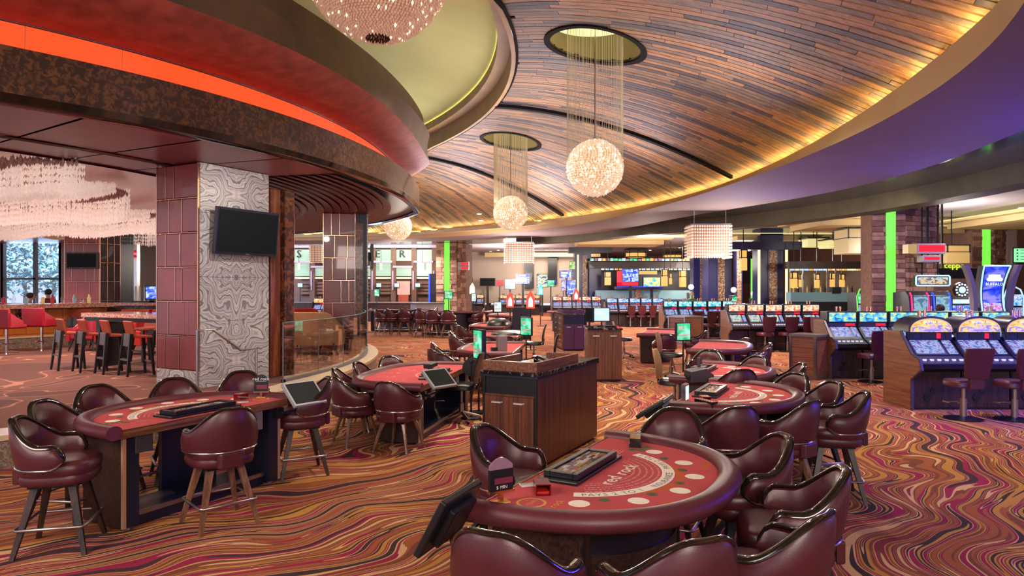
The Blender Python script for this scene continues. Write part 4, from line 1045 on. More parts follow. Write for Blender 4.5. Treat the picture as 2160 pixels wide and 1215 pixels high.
    # stand: two slab legs, curved front panel, base shelf
    for s in (-1, 1):
        x = s*(W/2-0.24)
        MB().b2(x-0.055, x+0.055, 0.03, 0.50, 0.03, zt-0.05).build('leg_slab', M['navy'], r)
        MB().b2(x+s*0.055, x+s*0.08, 0.05, 0.54, 0.03, zt-0.05).build('edge_board', M['zebra_dark'], r); MB().b2(x+s*0.055, x+s*0.082, 0.025, 0.05, 0.03, zt-0.05).build('edge_strip', M['leg_seam'], r)
        MB().lathe([(0.03, 0), (0.03, 0.02), (0.012, 0.03)], 10, (x, 0.08, 0)).build('foot', M['steel'], r)
    if detail > 1 or True:
        rings = []
        for i in range(15):
            a = math.radians(pan[0]+(pan[1]-pan[0])*i/14); x = -(W/2-0.42)*math.sin(a); y = 0.12+(Dp-0.47)*math.cos(a)
            rings.append([(x, y, 0.03), (x, y, zt-0.05), (x*0.94, y-0.05, zt-0.05), (x*0.94, y-0.05, 0.03)])
        MB().loft(rings).build('front_panel', M['navy'], r, smooth=40)
        if layout == 'bj' and pan[1] > 10:
            MB().loft([[(p[0]*1.01, p[1]+.012, 0.04), (p[0]*1.01, p[1]+.012, 0.5), (p[0], p[1], 0.5), (p[0], p[1], 0.04)] for p in [q[0] for q in rings]]).build('lower_panel', M['zebra_x'] if 0 else M['zebra_dark'], r, smooth=40)
    mb = MB(); mb.b2(-W/2+0.30, W/2-0.30, 0.10, 0.42, 0.0, 0.12); mb.build('base_shelf', M['navy'], r)
    MB().b2(-W/2+0.30, W/2-0.30, 0.082, 0.10, 0.085, 0.12).build('shelf_nosing', M['steel'], r)
    MB().b2(0.42, 0.58, 0.02, 0.16, zt-0.25, zt-0.066).build('drop_box', M['grey'], r, bev=0.006)
    bx = MB(); bx.b2(-0.70, -0.55, 0.02, 0.2, zt-0.21, zt-0.066); bx.build('cash_box', M['dgrey'], r, bev=0.006)
    pts = [(p[0], p[1], 0.20) for p in dcurve(W-0.45, Dp-0.28, 2.4, 24)][2:-2]
    MB().tube(pts, 0.014, 6).build('foot_rail', M['steel'], r, smooth=60)
    if monitor:
        sx, px, py, pz, yaw, tilt = monitor
        a = MB(); a.tube([(sx*(W/2-0.2), 0.05, zt-0.12), (sx*(W/2-0.2), -0.06, zt-0.12), (px*0.96, py*0.9, pz-0.16), (px, py, pz-0.02)], 0.016, 6)
        a.box((sx*(W/2-0.2), 0.0, zt-0.12), (0.07, 0.06, 0.10))
        arm = a.build('monitor_arm', M['blackm'], r)
        Mx = Matrix.Translation((px, py, pz)) @ Matrix.Rotation(yaw, 4, 'Z') @ Matrix.Rotation(tilt, 4, 'X')
        s = MB().b2(-0.195, 0.195, -0.025, 0.012, -0.15, 0.15).xf(Mx).build('monitor', M['black' if dark_mon else 'bezel'], arm, bev=0.008)
        MB().b2(-0.17, 0.17, 0.012, 0.0145, -0.125, 0.125).xf(Mx).build('monitor_screen', M['offscreen'], arm)
        MB().b2(-0.12, 0.12, -0.06, -0.02, -0.1, 0.1).xf(Mx).build('monitor_back', M['black'], arm, bev=0.01)
    return r
def rz_R(d): return math.atan2(-d[1], -d[0])        # local x = -d, players to the right of d
def rz_L(d): return math.atan2(d[1], d[0])          # local x = d, players to the left of d
dT1 = (0.486, 0.874); dT4 = (0.46, 0.888)
GT = 'card tables on the casino floor'
T1 = card_table('card_table', 'nearest red felt card table with white betting spots and burgundy padded rail', 'table', (0.27, 4.22, 0), rz_R(dT1), 2.02, 1.07, monitor=(1, 1.14, -0.02, 0.82, PI+.12, 0.50), dark_mon=True, group=GT)
T2 = card_table('card_table', 'red felt card table on the left, upside-down layout, dealer side towards us', 'table', (-2.62, 5.98, 0), rz_L((0.456, 0.89)), 1.92, 1.03, pan=(-50, 4), monitor=(1, 1.0, -0.10, 0.85, PI-.15, 0.8), group=GT)
T4 = card_table('card_table', 'second red card table from the front on the right, behind the nearest one', 'table', (1.92, 7.2, 0), rz_R(dT4), 2.0, 1.07, monitor=(1, 1.22, -0.08, 0.84, PI+.05, 1.0), dark_mon=True, group=GT)
T5 = card_table('card_table', 'third red card table on the right, between shuffler and burgundy stools', 'table', (2.38, 9.12, 0), rz_R(dT4), 2.0, 1.07, detail=1, group=GT)
T3 = card_table('card_table', 'long low red table in the middle left with printed ovals and dealer monitor', 'table', (-0.86, 9.28, 0), rz_L((0.2, 0.98)), 2.5, 1.12, 0.76, 3.4, 'other', monitor=(-1, -0.92, -0.16, 0.80, PI-.5, 0.85), group=GT)
T6 = card_table('card_table', 'large rounded red table on the right before the digital green sign', 'table', (3.72, 13.9, 0), rz_R((0.36, 0.93)), 2.5, 1.12, 0.76, 3.2, 'felt', detail=1, group=GT)
T7 = card_table('card_table', 'oval red table far right beside the wooden kiosk', 'table', (3.5, 18.2, 0), rz_R((0.3, 0.95)), 2.4, 1.1, 0.76, 3.0, 'felt', detail=1, group=GT)
T8 = card_table('card_table', 'red table behind the middle one with a grey shuffler on its corner', 'table', (0.12, 13.3, 0), rz_L((0.12, 0.99)), 2.5, 1.12, 0.76, 3.4, 'felt', detail=1, group=GT)
T9 = card_table('card_table', 'third red table back in the left row, half covered with black', 'table', (0.2, 17.2, 0), rz_L((0.1, 0.99)), 2.5, 1.12, 0.76, 3.2, 'felt', detail=1, group=GT)
T10 = card_table('card_table', 'fourth red table back in the left row, black arm over it', 'table', (-0.15, 21.4, 0), rz_L((0.1, 0.99)), 2.5, 1.15, 0.76, 3.2, 'felt', detail=1, group=GT)
T11 = card_table('card_table', 'nearer of the two bar-height tables far left with tall stools', 'table', (-2.3, 28.0, 0), rz_R((1, 0.05)), 3.0, 1.2, 0.98, 3.0, 'felt', detail=1, group=GT)
T12 = card_table('card_table', 'farther of the two bar-height tables far left, near the glass rail', 'table', (-4.9, 30.2, 0), rz_R((1, 0.02)), 2.8, 1.2, 0.98, 3.0, 'felt', detail=1, group=GT)
T13 = card_table('card_table', 'distant red table under the lamp poles right of the long row', 'table', (2.8, 30.0, 0), rz_L((0.6, 0.8)), 2.4, 1.1, 0.9, 3.0, 'felt', detail=1, group=GT)
T14 = card_table('card_table', 'distant red table left of the wooden drawer stand', 'table', (0.2, 27.0, 0), rz_L((0.3, 0.95)), 2.4, 1.1, 0.86, 3.0, 'felt', detail=1, group=GT)

# ------------------------------------------------------------------ things lying on the tables
def on(T, x, y, z=0.0):
    H = 0.805 if T in (T1, T2, T4, T5) else 0.725
    R = Matrix.Rotation(T.rotation_euler[2], 3, 'Z'); p = R @ Vector((x, y, 0)); return (T.location.x+p.x, T.location.y+p.y, H+z+0.001)
def sign_stand(T, x, y, rz, label, arch, panel):
    r = thing('table_sign', label, 'sign', on(T, x, y), T.rotation_euler[2]+rz)
    r.scale = (0.85,)*3
    MB().b2(-0.05, 0.05, -0.035, 0.035, 0, 0.006).build('base_plate', M['gold'], r)
    MB().b2(-0.014, 0.014, -0.012, 0.012, 0.006, 0.065).build('post', M['seam'], r)
    MB().b2(-0.085, 0.085, -0.022, 0.022, 0.06, 0.075).build('holder', M['seam'], r)
    MB().b2(-0.078, 0.078, -0.014, 0.014, 0.075, 0.20).build('panel', M[panel], r)
    pl = [(-0.078, 0.20)]+[(-0.078+0.156*k/10, 0.225+0.045*math.sin(PI*k/10)) for k in range(11)]+[(0.078, 0.20)]
    mb = MB(); mb.add([(a, -0.008, b) for a, b in pl]+[(a, 0.008, b) for a, b in pl], [tuple(range(13))[::-1], tuple(range(13, 26))]+[(k, (k+1) % 13, 13+(k+1) % 13, 13+k) for k in range(13)])
    mb.build('arched_top', M[arch], r); mb = MB()
    return r
s1 = sign_stand(T1, 0.80, 0.07, 2.6, 'small arched table sign on a brass post at the left corner of the nearest table', 'mauve', 'black')
mb = MB(); text(mb, '$ MIN', 0.028, (0.0, -0.0148, 0.085), (1, 0, 0), (0, 0, 1)); mb.build('lettering', M['white'], s1)
MB().b2(-0.05, 0.075, -0.0155, -0.0148, 0.115, 0.15).build('price_panel', mat('maroon_print', (120, 40, 60), .4), s1)
s2 = sign_stand(T2, 0.80, 0.28, -1.0, 'small black table sign with white lettering at the far end of the left table', 'black', 'black')
mb = MB(); text(mb, 'red rock', 0.05, (0.0, -0.0155, 0.205), (1, 0, 0), (0, 0, 1), bold=0.03); mb.b2(-0.06, 0.06, -0.0156, -0.0150, 0.192, 0.196); mb.build('lettering', M['white'], s2)
MB().b2(-0.05, 0.07, -0.0155, -0.0148, 0.10, 0.15).build('price_panel', bpy.data.materials['maroon_print'], s2)
def discard(T, x, y, rz, label):
    r = thing('discard_tray', label, 'tray', on(T, x, y), T.rotation_euler[2]+rz)
    mb = MB(); mb.b2(-.06, .06, -.04, .04, 0, .006); mb.b2(-.06, -.054, -.04, .04, .006, .055); mb.b2(-.06, .06, -.04, -.034, .006, .06); mb.b2(-.06, .06, .034, .04, .006, .06); mb.b2(-.06, .06, -.034, .034, .054, .06); mb.build('box', M['acrylic'], r)
    MB().b2(-.052, .05, -.032, .032, .007, .02).build('cards', M['red'], r)
    return r
discard(T1, 0.55, 0.18, 0.6, 'red acrylic discard tray on the nearest table, left of the chip tray')
discard(T2, 0.62, 0.36, 0.2, 'red discard tray beside the sign on the left table')
discard(T4, 0.62, 0.24, 0.5, 'red discard tray on the second right table')
discard(T5, 0.55, 0.24, 0.5, 'red discard tray on the third right table')
def shoe(T, x, y, rz, label):
    r = thing('card_shoe', label, 'card holder', on(T, x, y), T.rotation_euler[2]+rz)
    mb = MB(); mb.tube([(0, -.05, .025), (0, .06, .04)], .024, 10); mb.build('clear_tube', M['clear'], r); MB().b2(-.03, .03, -.05, .05, 0, .004).build('base', M['white'], r)
shoe(T1, 0.46, 0.055, 0.8, 'clear acrylic card scoop beside the red discard tray on the nearest table')
shoe(T2, 0.52, 0.22, 0.9, 'clear acrylic card scoop right of the chip tray on the left table')
def rack(T, x, y, rz, label):
    r = thing('card_rack', label, 'rack', on(T, x, y), T.rotation_euler[2]+rz)
    MB().b2(-.13, .13, -.04, .04, 0, .025).build('base', M['black'], r)
    for k in range(8): MB().b2(-.122+.031*k, -.10+.031*k, -.036, .036, .025, .06).build('holder', M['trim_worn'], r)
rack(T1, -0.80, 0.24, 0.3, 'black ridged card rack at the far corner of the nearest table')
rack(T4, 0.86, 0.30, 0.9, 'black ridged card rack at the left corner of the second right table')
def shuffler(loc, rz, label, m='dgrey'):
    r = thing('card_shuffler', label, 'card machine', loc, rz)
    MB().xprism([(-.14, 0), (.14, 0), (.14, .09), (.02, .16), (-.14, .13)], -.12, .12).build('body', M[m], r, bev=0.008)
    MB().b2(-.08, .08, -.15, -.138, .03, .08).build('card_slot', M['black'], r); MB().b2(-.07, .07, .03, .10, .15, .155).build('display_lid', M['black'], r)
shuffler(on(T4, -0.98, -0.16, -0.02), T4.rotation_euler[2]+0.6, 'grey wedge-shaped card shuffler at the far corner of the second right table')
r = thing('chip_display', 'shiny upright sign block beside the second right table chip tray', 'sign', on(T4, 0.66, 0.06), T4.rotation_euler[2]+PI)
MB().b2(-.07, .07, -.02, .02, 0, .17).build('frame', M['chrome'], r); MB().b2(-.055, .055, -.024, -.02, .02, .15).build('panel', M['pos_scr'], r)
r = thing('shuffler_tower', 'grey upright shuffler box on the table behind the middle one', 'card machine', on(T8, -0.55, 0.25), 0.3)
MB().b2(-.09, .09, -.07, .07, 0, .28).build('body', M['grey'], r, bev=0.01); MB().b2(-.2, -.09, -.05, .05, 0, .07).build('card_slot', M['black'], r)
r = thing('card_shuffler', 'black card shuffler on a bracket at the middle table dealer side', 'card machine', on(T3, -0.42, 0.12), T3.rotation_euler[2])
MB().b2(-.15, .15, -.05, .05, .14, .20).build('head', M['black'], r, bev=0.01); MB().b2(-.03, .03, -.03, .03, 0, .14).build('stem', M['dgrey'], r); MB().b2(-.2, .2, -.1, .1, 0, .02).build('base', M['black'], r)
r = thing('card_shuffler', 'red-buttoned dealing box on the third right table', 'card machine', on(T5, 0.30, 0.18), T5.rotation_euler[2])
MB().b2(-.12, .12, -.08, .08, 0, .09).build('body', M['black'], r, bev=0.01); MB().b2(-.02, .02, -.02, .02, .09, .2).build('stem', M['dgrey'], r)
r = thing('table_cover', 'black cover lying on the far end of the third table back', 'cover', on(T9, 0.35, 0.35), T9.rotation_euler[2])
MB().loft([superring(.7*k, .4*k, z) for k, z in ((1, .0), (.98, .03), (.6, .06), (.02, .07))]).build('cover', M['black'], r, smooth=60)
r = thing('table_cover', 'black curved arm cover over the fourth table back', 'cover', on(T10, 0.3, 0.3), T10.rotation_euler[2])
MB().loft([superring(.75*k, .35*k, z) for k, z in ((1, .0), (.95, .12), (.5, .2), (.02, .22))]).build('cover', M['black'], r, smooth=60)

# ------------------------------------------------------------------ pit stands and podiums
def pit_stand():
    r = thing('pit_stand', 'big zebra-wood pit stand with a raised wooden tray rim, two doors and granite top', 'cabinet', (0.255, 7.05, 0), math.atan2(dT4[1], dT4[0]))
    L_, Wd, H_ = 1.78, 0.645, 1.0          # local x along the long side, y across to the left (door end at x = 0)
    MB().b2(0.02, L_, 0.0, Wd, 0.03, H_-0.02).build('body', M['zebra_side'], r)
    MB().b2(0.06, L_-0.04, 0.03, Wd-0.03, 0, 0.03).build('toe_kick', M['black'], r)
    for a, b in ((0.0, .035), (Wd-.035, Wd)): MB().b2(0.0, .02, a, b, 0.03, H_-.02).build('corner_post', M['black'], r)
    MB().b2(0.012, 0.02, .035, Wd-.035, .77, H_-.03).build('open_shelf_recess', M['black'], r)
    MB().b2(0.0, .02, .035, Wd-.035, .755, .775).build('shelf', M['zebra'], r)
    for a, b, hx in ((.035, Wd/2-.002, .2), (Wd/2+.002, Wd-.035, .46)):
        d = MB().b2(-0.008, .02, a, b, .03, .752).build('door', M['zebra'], r)
        h = MB(); h.tube([(-.008, hx-.055, .69), (-.034, hx-.05, .69), (-.034, hx+.05, .69), (-.008, hx+.055, .69)], .011, 6); h.build('handle', M['nickel'], d, smooth=50)
    MB().b2(-0.02, L_+.02, -.02, Wd+.02, H_-.02, H_+.02).build('granite_top', M['granite'], r, bev=0.006)
    MB().b2(-0.022, L_+.02, -.022, Wd+.022, H_-.045, H_-.02).build('top_edge', M['navy'], r)
    for (x0, x1, y0, y1) in ((0.0, .04, 0.0, Wd), (.04, 1.15, 0.0, .04), (.04, .85, Wd-.04, Wd), (1.11, 1.15, .04, .40)):
        MB().b2(x0, x1, y0, y1, H_+.02, H_+.125).build('tray_rim', M['zebra_x'], r, bev=0.003)
    g = thing('desk_phone', 'dark desk phone inside the tray of the big pit stand', 'phone', r.matrix_basis @ Vector((0.75, 0.25, H_+.021)), 0.6)
    MB().xprism([(-.1, 0), (.1, 0), (.1, .07), (-.1, .025)], -.09, .09).build('body', M['black'], g, bev=.006); MB().tube([(-.06, -.09, .05), (-.06, -.06, .075), (-.06, .06, .09), (-.06, .09, .07)], .018, 8).build('handset', M['black'], g)
pit_stand(); bpy.context.view_layer.update()
def podium(name, label, px, py, W_, Dp, H_, rz, front, top, doors=2, drawers=0, rim=False, side='zebra_side'):
    p = FL(px, py); r = thing(name, label, 'cabinet', p, rz)
    MB().b2(0.01, W_-.01, 0.012, Dp, .05, H_-.04).build('body', M[side], r)
    MB().b2(0.03, W_-.03, 0.04, Dp-.03, 0, .05).build('toe_kick', M['black'], r)
    dh = H_-.09 if not rim else H_-.34
    for k in range(doors):
        a, b = W_*k/doors+.012, W_*(k+1)/doors-.008
        d = MB().b2(a, b, -.008, .012, .055, dh).build('door', M[front], r)
        c = (a+b)/2; MB().tube([(c-.06, -.008, dh-.07), (c-.055, -.032, dh-.07), (c+.055, -.032, dh-.07), (c+.06, -.008, dh-.07)], .011, 6).build('handle', M['nickel'], d)
    if rim:
        MB().b2(.02, W_-.02, 0.005, .012, dh+.02, H_-.06).build('open_shelf_recess', M['navy'], r)
    MB().b2(-.01, W_+.01, -.02, Dp+.01, H_-.04, H_).build('top', M[top], r, bev=.005)
    if rim:
        for (x0, x1, y0, y1) in ((0, W_, -.01, .03), (0, .04, .03, Dp*.6), (W_-.04, W_, .03, Dp*.6)): MB().b2(x0, x1, y0, y1, H_, H_+.11).build('tray_rim', M['plum'], r)
    for q in range(drawers):
        for s in range(2):
            z0 = .07+(H_-.14)*q/drawers; z1 = .07+(H_-.14)*(q+1)/drawers-.012; y0, y1 = .05+s*(Dp-.1)/2, .05+(s+1)*(Dp-.1)/2-.015
            d = MB().b2(-.012, .01, y0, y1, z0, z1).build('drawer', M['darkwood'] if s else M['zebra_x'], r); MB().b2(-.035, -.012, (y0+y1)/2-.05, (y0+y1)/2+.05, (z0+z1)/2-.006, (z0+z1)/2+.008).build('handle', M['nickel'], d)
    return r
pod = podium('podium', 'tall zebra-wood podium with two doors and terminal screens on its granite top', 1239, 806, 0.70, 0.95, 1.09, -0.04, 'zebra', 'granite')
drw = podium('drawer_stand', 'pit stand with purple doors and a side of small drawers, far centre', 1188, 741, 0.66, 1.7, 1.13, 0.10, 'plum', 'granite', 2, 6, True)
def terminal(loc, rz, label, m, w=.34, h=.26):
    r = thing('terminal', label, 'screen', loc, rz)
    MB().lathe([(.1, 0), (.1, .015), (.02, .03), (.02, .12)], 12).build('stand', M['black'], r)
    MB().b2(-w/2, w/2, -.015, .025, .1, .1+h).build('housing', M['black'], r, bev=.006); MB().b2(-w/2+.02, w/2-.02, -.018, -.015, .12, .08+h).build('display', M[m], r)
pb = pod.location
terminal((pb.x+.36, pb.y+.55, 1.091), 0.1, 'terminal with white lit screen on the tall podium', 'pos_scr', .36, .3)
terminal((pb.x+.08, pb.y+.35, 1.091), -1.15, 'dark narrow terminal turned sideways on the tall podium', 'offscreen', .3, .3)
r = thing('keypad', 'black keypad lying on the tall podium top', 'keyboard', (pb.x+.48, pb.y+.2, 1.091), .2); MB().xprism([(-.08, 0), (.08, 0), (.08, .04), (-.08, .015)], -.12, .12).build('body', M['black'], r); MB().b2(-.1, .1, -.06, .06, .03, .042).build('keys', M['dgrey'], r)
r = thing('desk_phone', 'dark phone lying on the drawer stand far centre', 'phone', drw.matrix_basis @ Vector((.4, .5, 1.131)), .4)
MB().xprism([(-.1, 0), (.1, 0), (.1, .07), (-.1, .03)], -.1, .1).build('body', M['black'], r); MB().tube([(-.12, 0, .1), (0, 0, .14), (.12, 0, .1)], .02, 6).build('handset', M['black'], r)
def kiosk(label, x, y, rz, s=.62, H_=.93):
    r = thing('kiosk', label, 'cabinet', (x, y, 0), rz); h = s/2
    MB().b2(-h, h, -h, h, .1, H_-.05).build('body', M['slotwood'], r)
    for sx in (-1, 1):
        for sy in (-1, 1): MB().b2(sx*h-.025, sx*h+.025, sy*h-.025, sy*h+.025, .1, H_-.05).build('corner_trim', M['steel'], r)
    MB().b2(-h-.03, h+.03, -h-.03, h+.03, 0, .1).build('plinth', M['steel'], r); MB().b2(-h-.03, h+.03, -h-.03, h+.03, H_-.05, H_).build('top', M['steel'], r)
kiosk('square wooden kiosk with steel corner trims at the end of the blue slot bank', 6.30, 14.45, 0.66, .54)
kiosk('small distant wooden kiosk with steel trims behind the far oval table', 6.05, 23.8, 0.5, .8)
r = thing('trash_kiosk', 'grey wooden box stand behind the far bar-height tables', 'cabinet', (-4.0, 33.2, 0), 0.4)
MB().b2(-.7, .7, 0, 1.0, 0, 1.12).build('body', M['grey'], r); MB().b2(-.75, .75, -.05, 1.05, 1.12, 1.18).build('top', M['dgrey'], r)

# ------------------------------------------------------------------ poles: digital signs, lamp toppers, stanchion
def pole_sign(label, px, py, Y, w, h, rz, scr='green_scr', flo=True):
    p = AT(px, py, Y); r = thing('digital_sign', label, 'sign', (p.x, p.y, 0), rz)
    MB().lathe([(.16, 0), (.16, .02), (.03, .03)], 14).build('base', M['blackm'], r); MB().lathe([(.016, .02), (.016, p.z-h/2)], 8).build('pole', M['blackm'], r)
    MB().b2(-w/2, w/2, -.02, .05, p.z-h/2, p.z+h/2).build('housing', M['navy'], r, bev=.006); MB().b2(-w/2+.02, w/2-.02, -.024, -.02, p.z-h/2+.02, p.z+h/2-.02).build('display', M[scr], r)
    mb = MB(); mb.b2(-w*.36, -w*.05, -.027, -.024, p.z+h*.1, p.z+h*.3); mb.b2(-w*.36, w*.3, -.027, -.024, p.z-h*.3, p.z-h*.24); mb.b2(-w*.36, w*.36, -.027, -.024, p.z-h*.2, p.z-h*.13); mb.build('printed_marks', M['card'], r)
pole_sign('green digital sign on a pole seen nearly edge-on beside the big pit stand', 1010, 727, 10.4, .30, .46, -1.05)
pole_sign('green digital sign on a pole between the pit tables and the drawer stand', 1110, 689, 15.6, .30, .42, -0.55)
pole_sign('green digital sign on a pole left of the large right table', 1441, 700, 12.6, .30, .34, 0.25)
pole_sign('wide green digital sign far off before the stone column', 946, 623, 27, .34, .33, 0.1)
pole_sign('pale blue digital sign on a pole, distant, right of the stone column', 999, 628, 26, .2, .32, 0.3, 'pos_scr')
pole_sign('white paper sign on a pole far behind the left row of tables', 1050, 648, 22, .26, .34, 0.0, 'pos_scr')
pole_sign('small green sign screen at the far left behind the glass rail', 795, 618, 32, .26, .36, 0.0)
def lamp_topper(label, px, py, Y, m, cap):
    p = AT(px, py, Y); r = thing('lamp_pole', label, 'lamp', (p.x, p.y, 0))
    MB().lathe([(.18, 0), (.18, .02), (.03, .03)], 12).build('base', M['blackm'], r); MB().lathe([(.02, .02), (.02, p.z-.25)], 8).build('pole', M['blackm'], r)
    pl = [(-.13, -.25), (.13, -.25), (.13, .05), (.09, .16), (0, .3), (-.09, .16), (-.13, .05)]
    mb = MB(); mb.add([(a, -.05, p.z+b) for a, b in pl]+[(a, .05, p.z+b) for a, b in pl], [tuple(range(7)), tuple(range(13, 6, -1))]+[(7+k, 7+(k+1) % 7, (k+1) % 7, k) for k in range(7)]); mb.build('lancet_shade', M[m], r)
    mb = MB(); mb.add([(a*.55, -.056, p.z+b*.6-.05) for a, b in pl], [tuple(range(7))]); mb.build('lit_centre', M[cap], r)
M['topper_red'] = glow('topper_red', (255, 70, 40), 1.0); M['topper_white'] = glow('topper_white', (230, 240, 255), 1.1); M['topper_teal'] = glow('topper_teal', (60, 220, 220), 1.0)
lamp_topper('red and white lancet lamp on a pole, tallest over the left table row', 1076, 634, 24, 'topper_red', 'topper_white')
lamp_topper('red and white lancet lamp on a pole above the purple drawer stand', 1119, 634, 21, 'topper_red', 'topper_white')
lamp_topper('red lancet lamp on a pole before the red slot bank', 1215, 622, 30, 'topper_red', 'topper_white')
lamp_topper('teal lancet lamp on a pole before the yellow slot bank', 1140, 612, 34, 'topper_teal', 'topper_white')
lamp_topper('yellow round-topped lamp on a pole far behind the stone column', 996, 610, 34, 'neon_w', 'topper_white')
p = FL(994, 883); r = thing('stanchion', 'thin black stanchion post standing behind the middle table', 'post', p)
MB().lathe([(.15, 0), (.15, .015), (.02, .03), (.014, .05), (.014, .80), (.03, .81), (.03, .84), (.005, .85)], 14).build('post', M['blackm'], r, smooth=40)
MB().lathe([(.01, -.01), (.13, -.01), (.13, .01), (.01, .01)], 20).xf(Matrix.Translation((0, 0, .74)) @ Matrix.Rotation(PI/2, 4, 'X')).build('round_head', M['black'], r)
r = thing('partition_screen', 'small navy screen panel on the floor near the drawer stand', 'screen', AT(1101, 700, 25.2).to_tuple()[:2]+(0,), 0)
MB().b2(-.35, .35, -.03, .03, .1, 1.2).build('panel', M['navy'], r, bev=.01); MB().b2(-.3, .3, -.15, .15, 0, .1).build('foot', M['blackm'], r); MB().b2(-.05, .02, -.034, -.03, .6, .75).build('mark', M['card'], r)
# ------------------------------------------------------------------ slot machines
HEAD = {'blue': [(20, 60, 170), (30, 130, 220), (90, 210, 240), (240, 230, 120)], 'orange': [(150, 60, 190), (230, 90, 60), (255, 190, 120), (255, 245, 235)],
        'teal': [(20, 120, 180), (40, 190, 220), (150, 235, 240), (245, 250, 230)], 'sky': [(30, 80, 190), (60, 150, 235), (150, 215, 250), (255, 200, 220)],
        'red': [(190, 30, 20), (240, 80, 40), (255, 190, 130), (255, 245, 230)], 'yellow': [(190, 120, 30), (240, 200, 70), (255, 240, 190), (240, 80, 60)],
        'gold': [(120, 70, 40), (240, 180, 70), (255, 220, 130), (140, 120, 220)]}
for k, v in HEAD.items(): M['head_'+k] = screen_mat('header_art_'+k, v, 0.95, 9, len(k)*1.3)
M['play'] = screen_mat('reel_screen', [(50, 60, 170), (110, 140, 220), (190, 205, 250), (120, 100, 190)], 0.72, 11)
M['playgreen'] = screen_mat('reel_screen_green', [(60, 110, 90), (190, 220, 150), (235, 240, 200), (110, 140, 220)], 0.75, 12)
M['slotblack'] = mat('slot_black', (26, 26, 34), 0.3, coat=0.3)
M['button'] = glow('button_lamps', (220, 225, 255), 0.8)
def slant_slot(style, w, arch=False, green=False):
    """front towards -y, x from 0 to w, floor at z = 0"""
    r = thing('slot_machine', '', 'slot machine')
    g = 0.012
    prof = [(.22, .0), (.75, .0), (.75, 1.40), (.44, 1.40), (.44, 1.16), (.46, 1.08), (.18, .84), (-.04, .74), (-.02, .66), (.22, .60)]
    if arch: prof = [(.22, .0), (.8, .0), (.8, 1.12), (.44, 1.12), (.46, 1.08), (.18, .84), (-.04, .74), (-.02, .66), (.22, .60)]
    MB().xprism(prof, g, w-g).build('cabinet', M['slotblack'], r, bev=0.008)
    MB().b2(g+.01, w-g-.01, .205, .225, .04, .58).build('belly_panel', M['darkwood'], r)
    for q, (a_, b_, c_) in enumerate(((.2, .30, .05), (.28, .2, .065))): MB().lathe([(c_, 0), (c_, .012), (.004, .012)], 12).xf(Matrix.Translation((w*.3 if q else w*.42, .204, b_)) @ Matrix.Rotation(PI/2, 4, 'X')).build('speaker_grille', M['black'], r)
    def slab(name, y0, z0, y1, z1, x0, x1, m, t=.008):
        d = Vector((0, y1-y0, z1-z0)).normalized(); n = Vector((0, -d.z, d.y)); mb = MB()
        P = [Vector((x0, y0, z0)), Vector((x1, y0, z0)), Vector((x1, y1, z1)), Vector((x0, y1, z1))]
        return mb.hexa([*P, *[p+n*t for p in P]]).build(name, M[m], r)
    slab('screen_frame', .195, .853, .455, 1.075, .05, w*.72, 'dgrey', .008)
    slab('reel_screen', .215, .870, .435, 1.058, .075, w*.68, 'playgreen' if green else 'play', .014)
    slab('side_screen', .215, .870, .435, 1.058, w*.76, w-.05, 'play', .012)
    slab('deck', -.035, .742, .17, .836, .03, w-.03, 'dgrey', .004)
    mb = MB()
    for k in range(6): 
        x = .09+k*(w-.2)/5; mb.box((x, .05, .79), (.05, .03, .03))
    mb.build('buttons', M['button'], r)
    if not arch:
        MB().b2(.03, w-.03, .43, .45, 1.085, 1.155).build('ticket_strip', M['dgrey'], r); MB().b2(w*.6, w-.06, .42, .432, 1.095, 1.145).build('ticket_lamp', M['redlamp'], r)
        MB().b2(.02, w-.02, .415, .45, 1.165, 1.395).build('header_frame', M['slotblack'], r)
        MB().b2(.045, w-.045, .405, .416, 1.185, 1.375).build('header_screen', M['head_'+style], r)
    else:
        MB().b2(.03, w-.03, .40, .45, .99+.09, 1.20).build('speaker_strip', M['navy'], r)
        MB().b2(w*.32, w*.62, .392, .402, 1.10, 1.18).build('meter', M['black'], r); MB().b2(w*.64, w*.72, .388, .402, 1.10, 1.18).build('ticket_lamp', M['redlamp'], r)
        for a in (.06, w-.14): MB().b2(a, a+.08, .392, .402, 1.10, 1.18).build('speaker', M['black'], r)
        pr = [(math.cos(PI*k/16), math.sin(PI*k/16)) for k in range(17)]
        def dome(hw, hh, y0, y1, m, nm, par=r):
            mb = MB(); k = len(pr); cx = w/2
            vs = [(cx+c*hw, y0, 1.205+s**.75*hh) for c, s in pr]+[(cx+c*hw, y1, 1.205+s**.75*hh) for c, s in pr]
            mb.add(vs, [tuple(range(k)), tuple(range(2*k-1, k-1, -1))]+[(k+q, k+(q+1) % k, (q+1) % k, q) for q in range(k)]); return mb.build(nm, M[m], par, smooth=30)
        dome(w/2-.02, .25, .36, .8, 'slotblack', 'arched_top'); dome(w/2-.05, .215, .352, .37, 'amber', 'arch_border'); dome(w/2-.07, .19, .344, .36, 'head_gold', 'header_screen')
        mb = MB(); z = 1.215; cx = w/2
        for a, b, h in ((-.13, -.02, .07), (-.07, .07, .12), (.02, .15, .065)): mb.add([(cx+a, .338, z), (cx+b, .338, z), (cx+(a+b)/2, .338, z+h)], [(0, 1, 2)])
        mb.b2(cx-.2, cx+.2, .338, .34, z-.002, z+.03); mb.build('mountain_art', M['white'], r)
        mb = MB(); text(mb, 'BUFFALO', .06, (cx, .338, 1.345), (1, 0, 0), (0, 0, 1), bold=.04); mb.build('header_lettering', M['neon_w'], r)
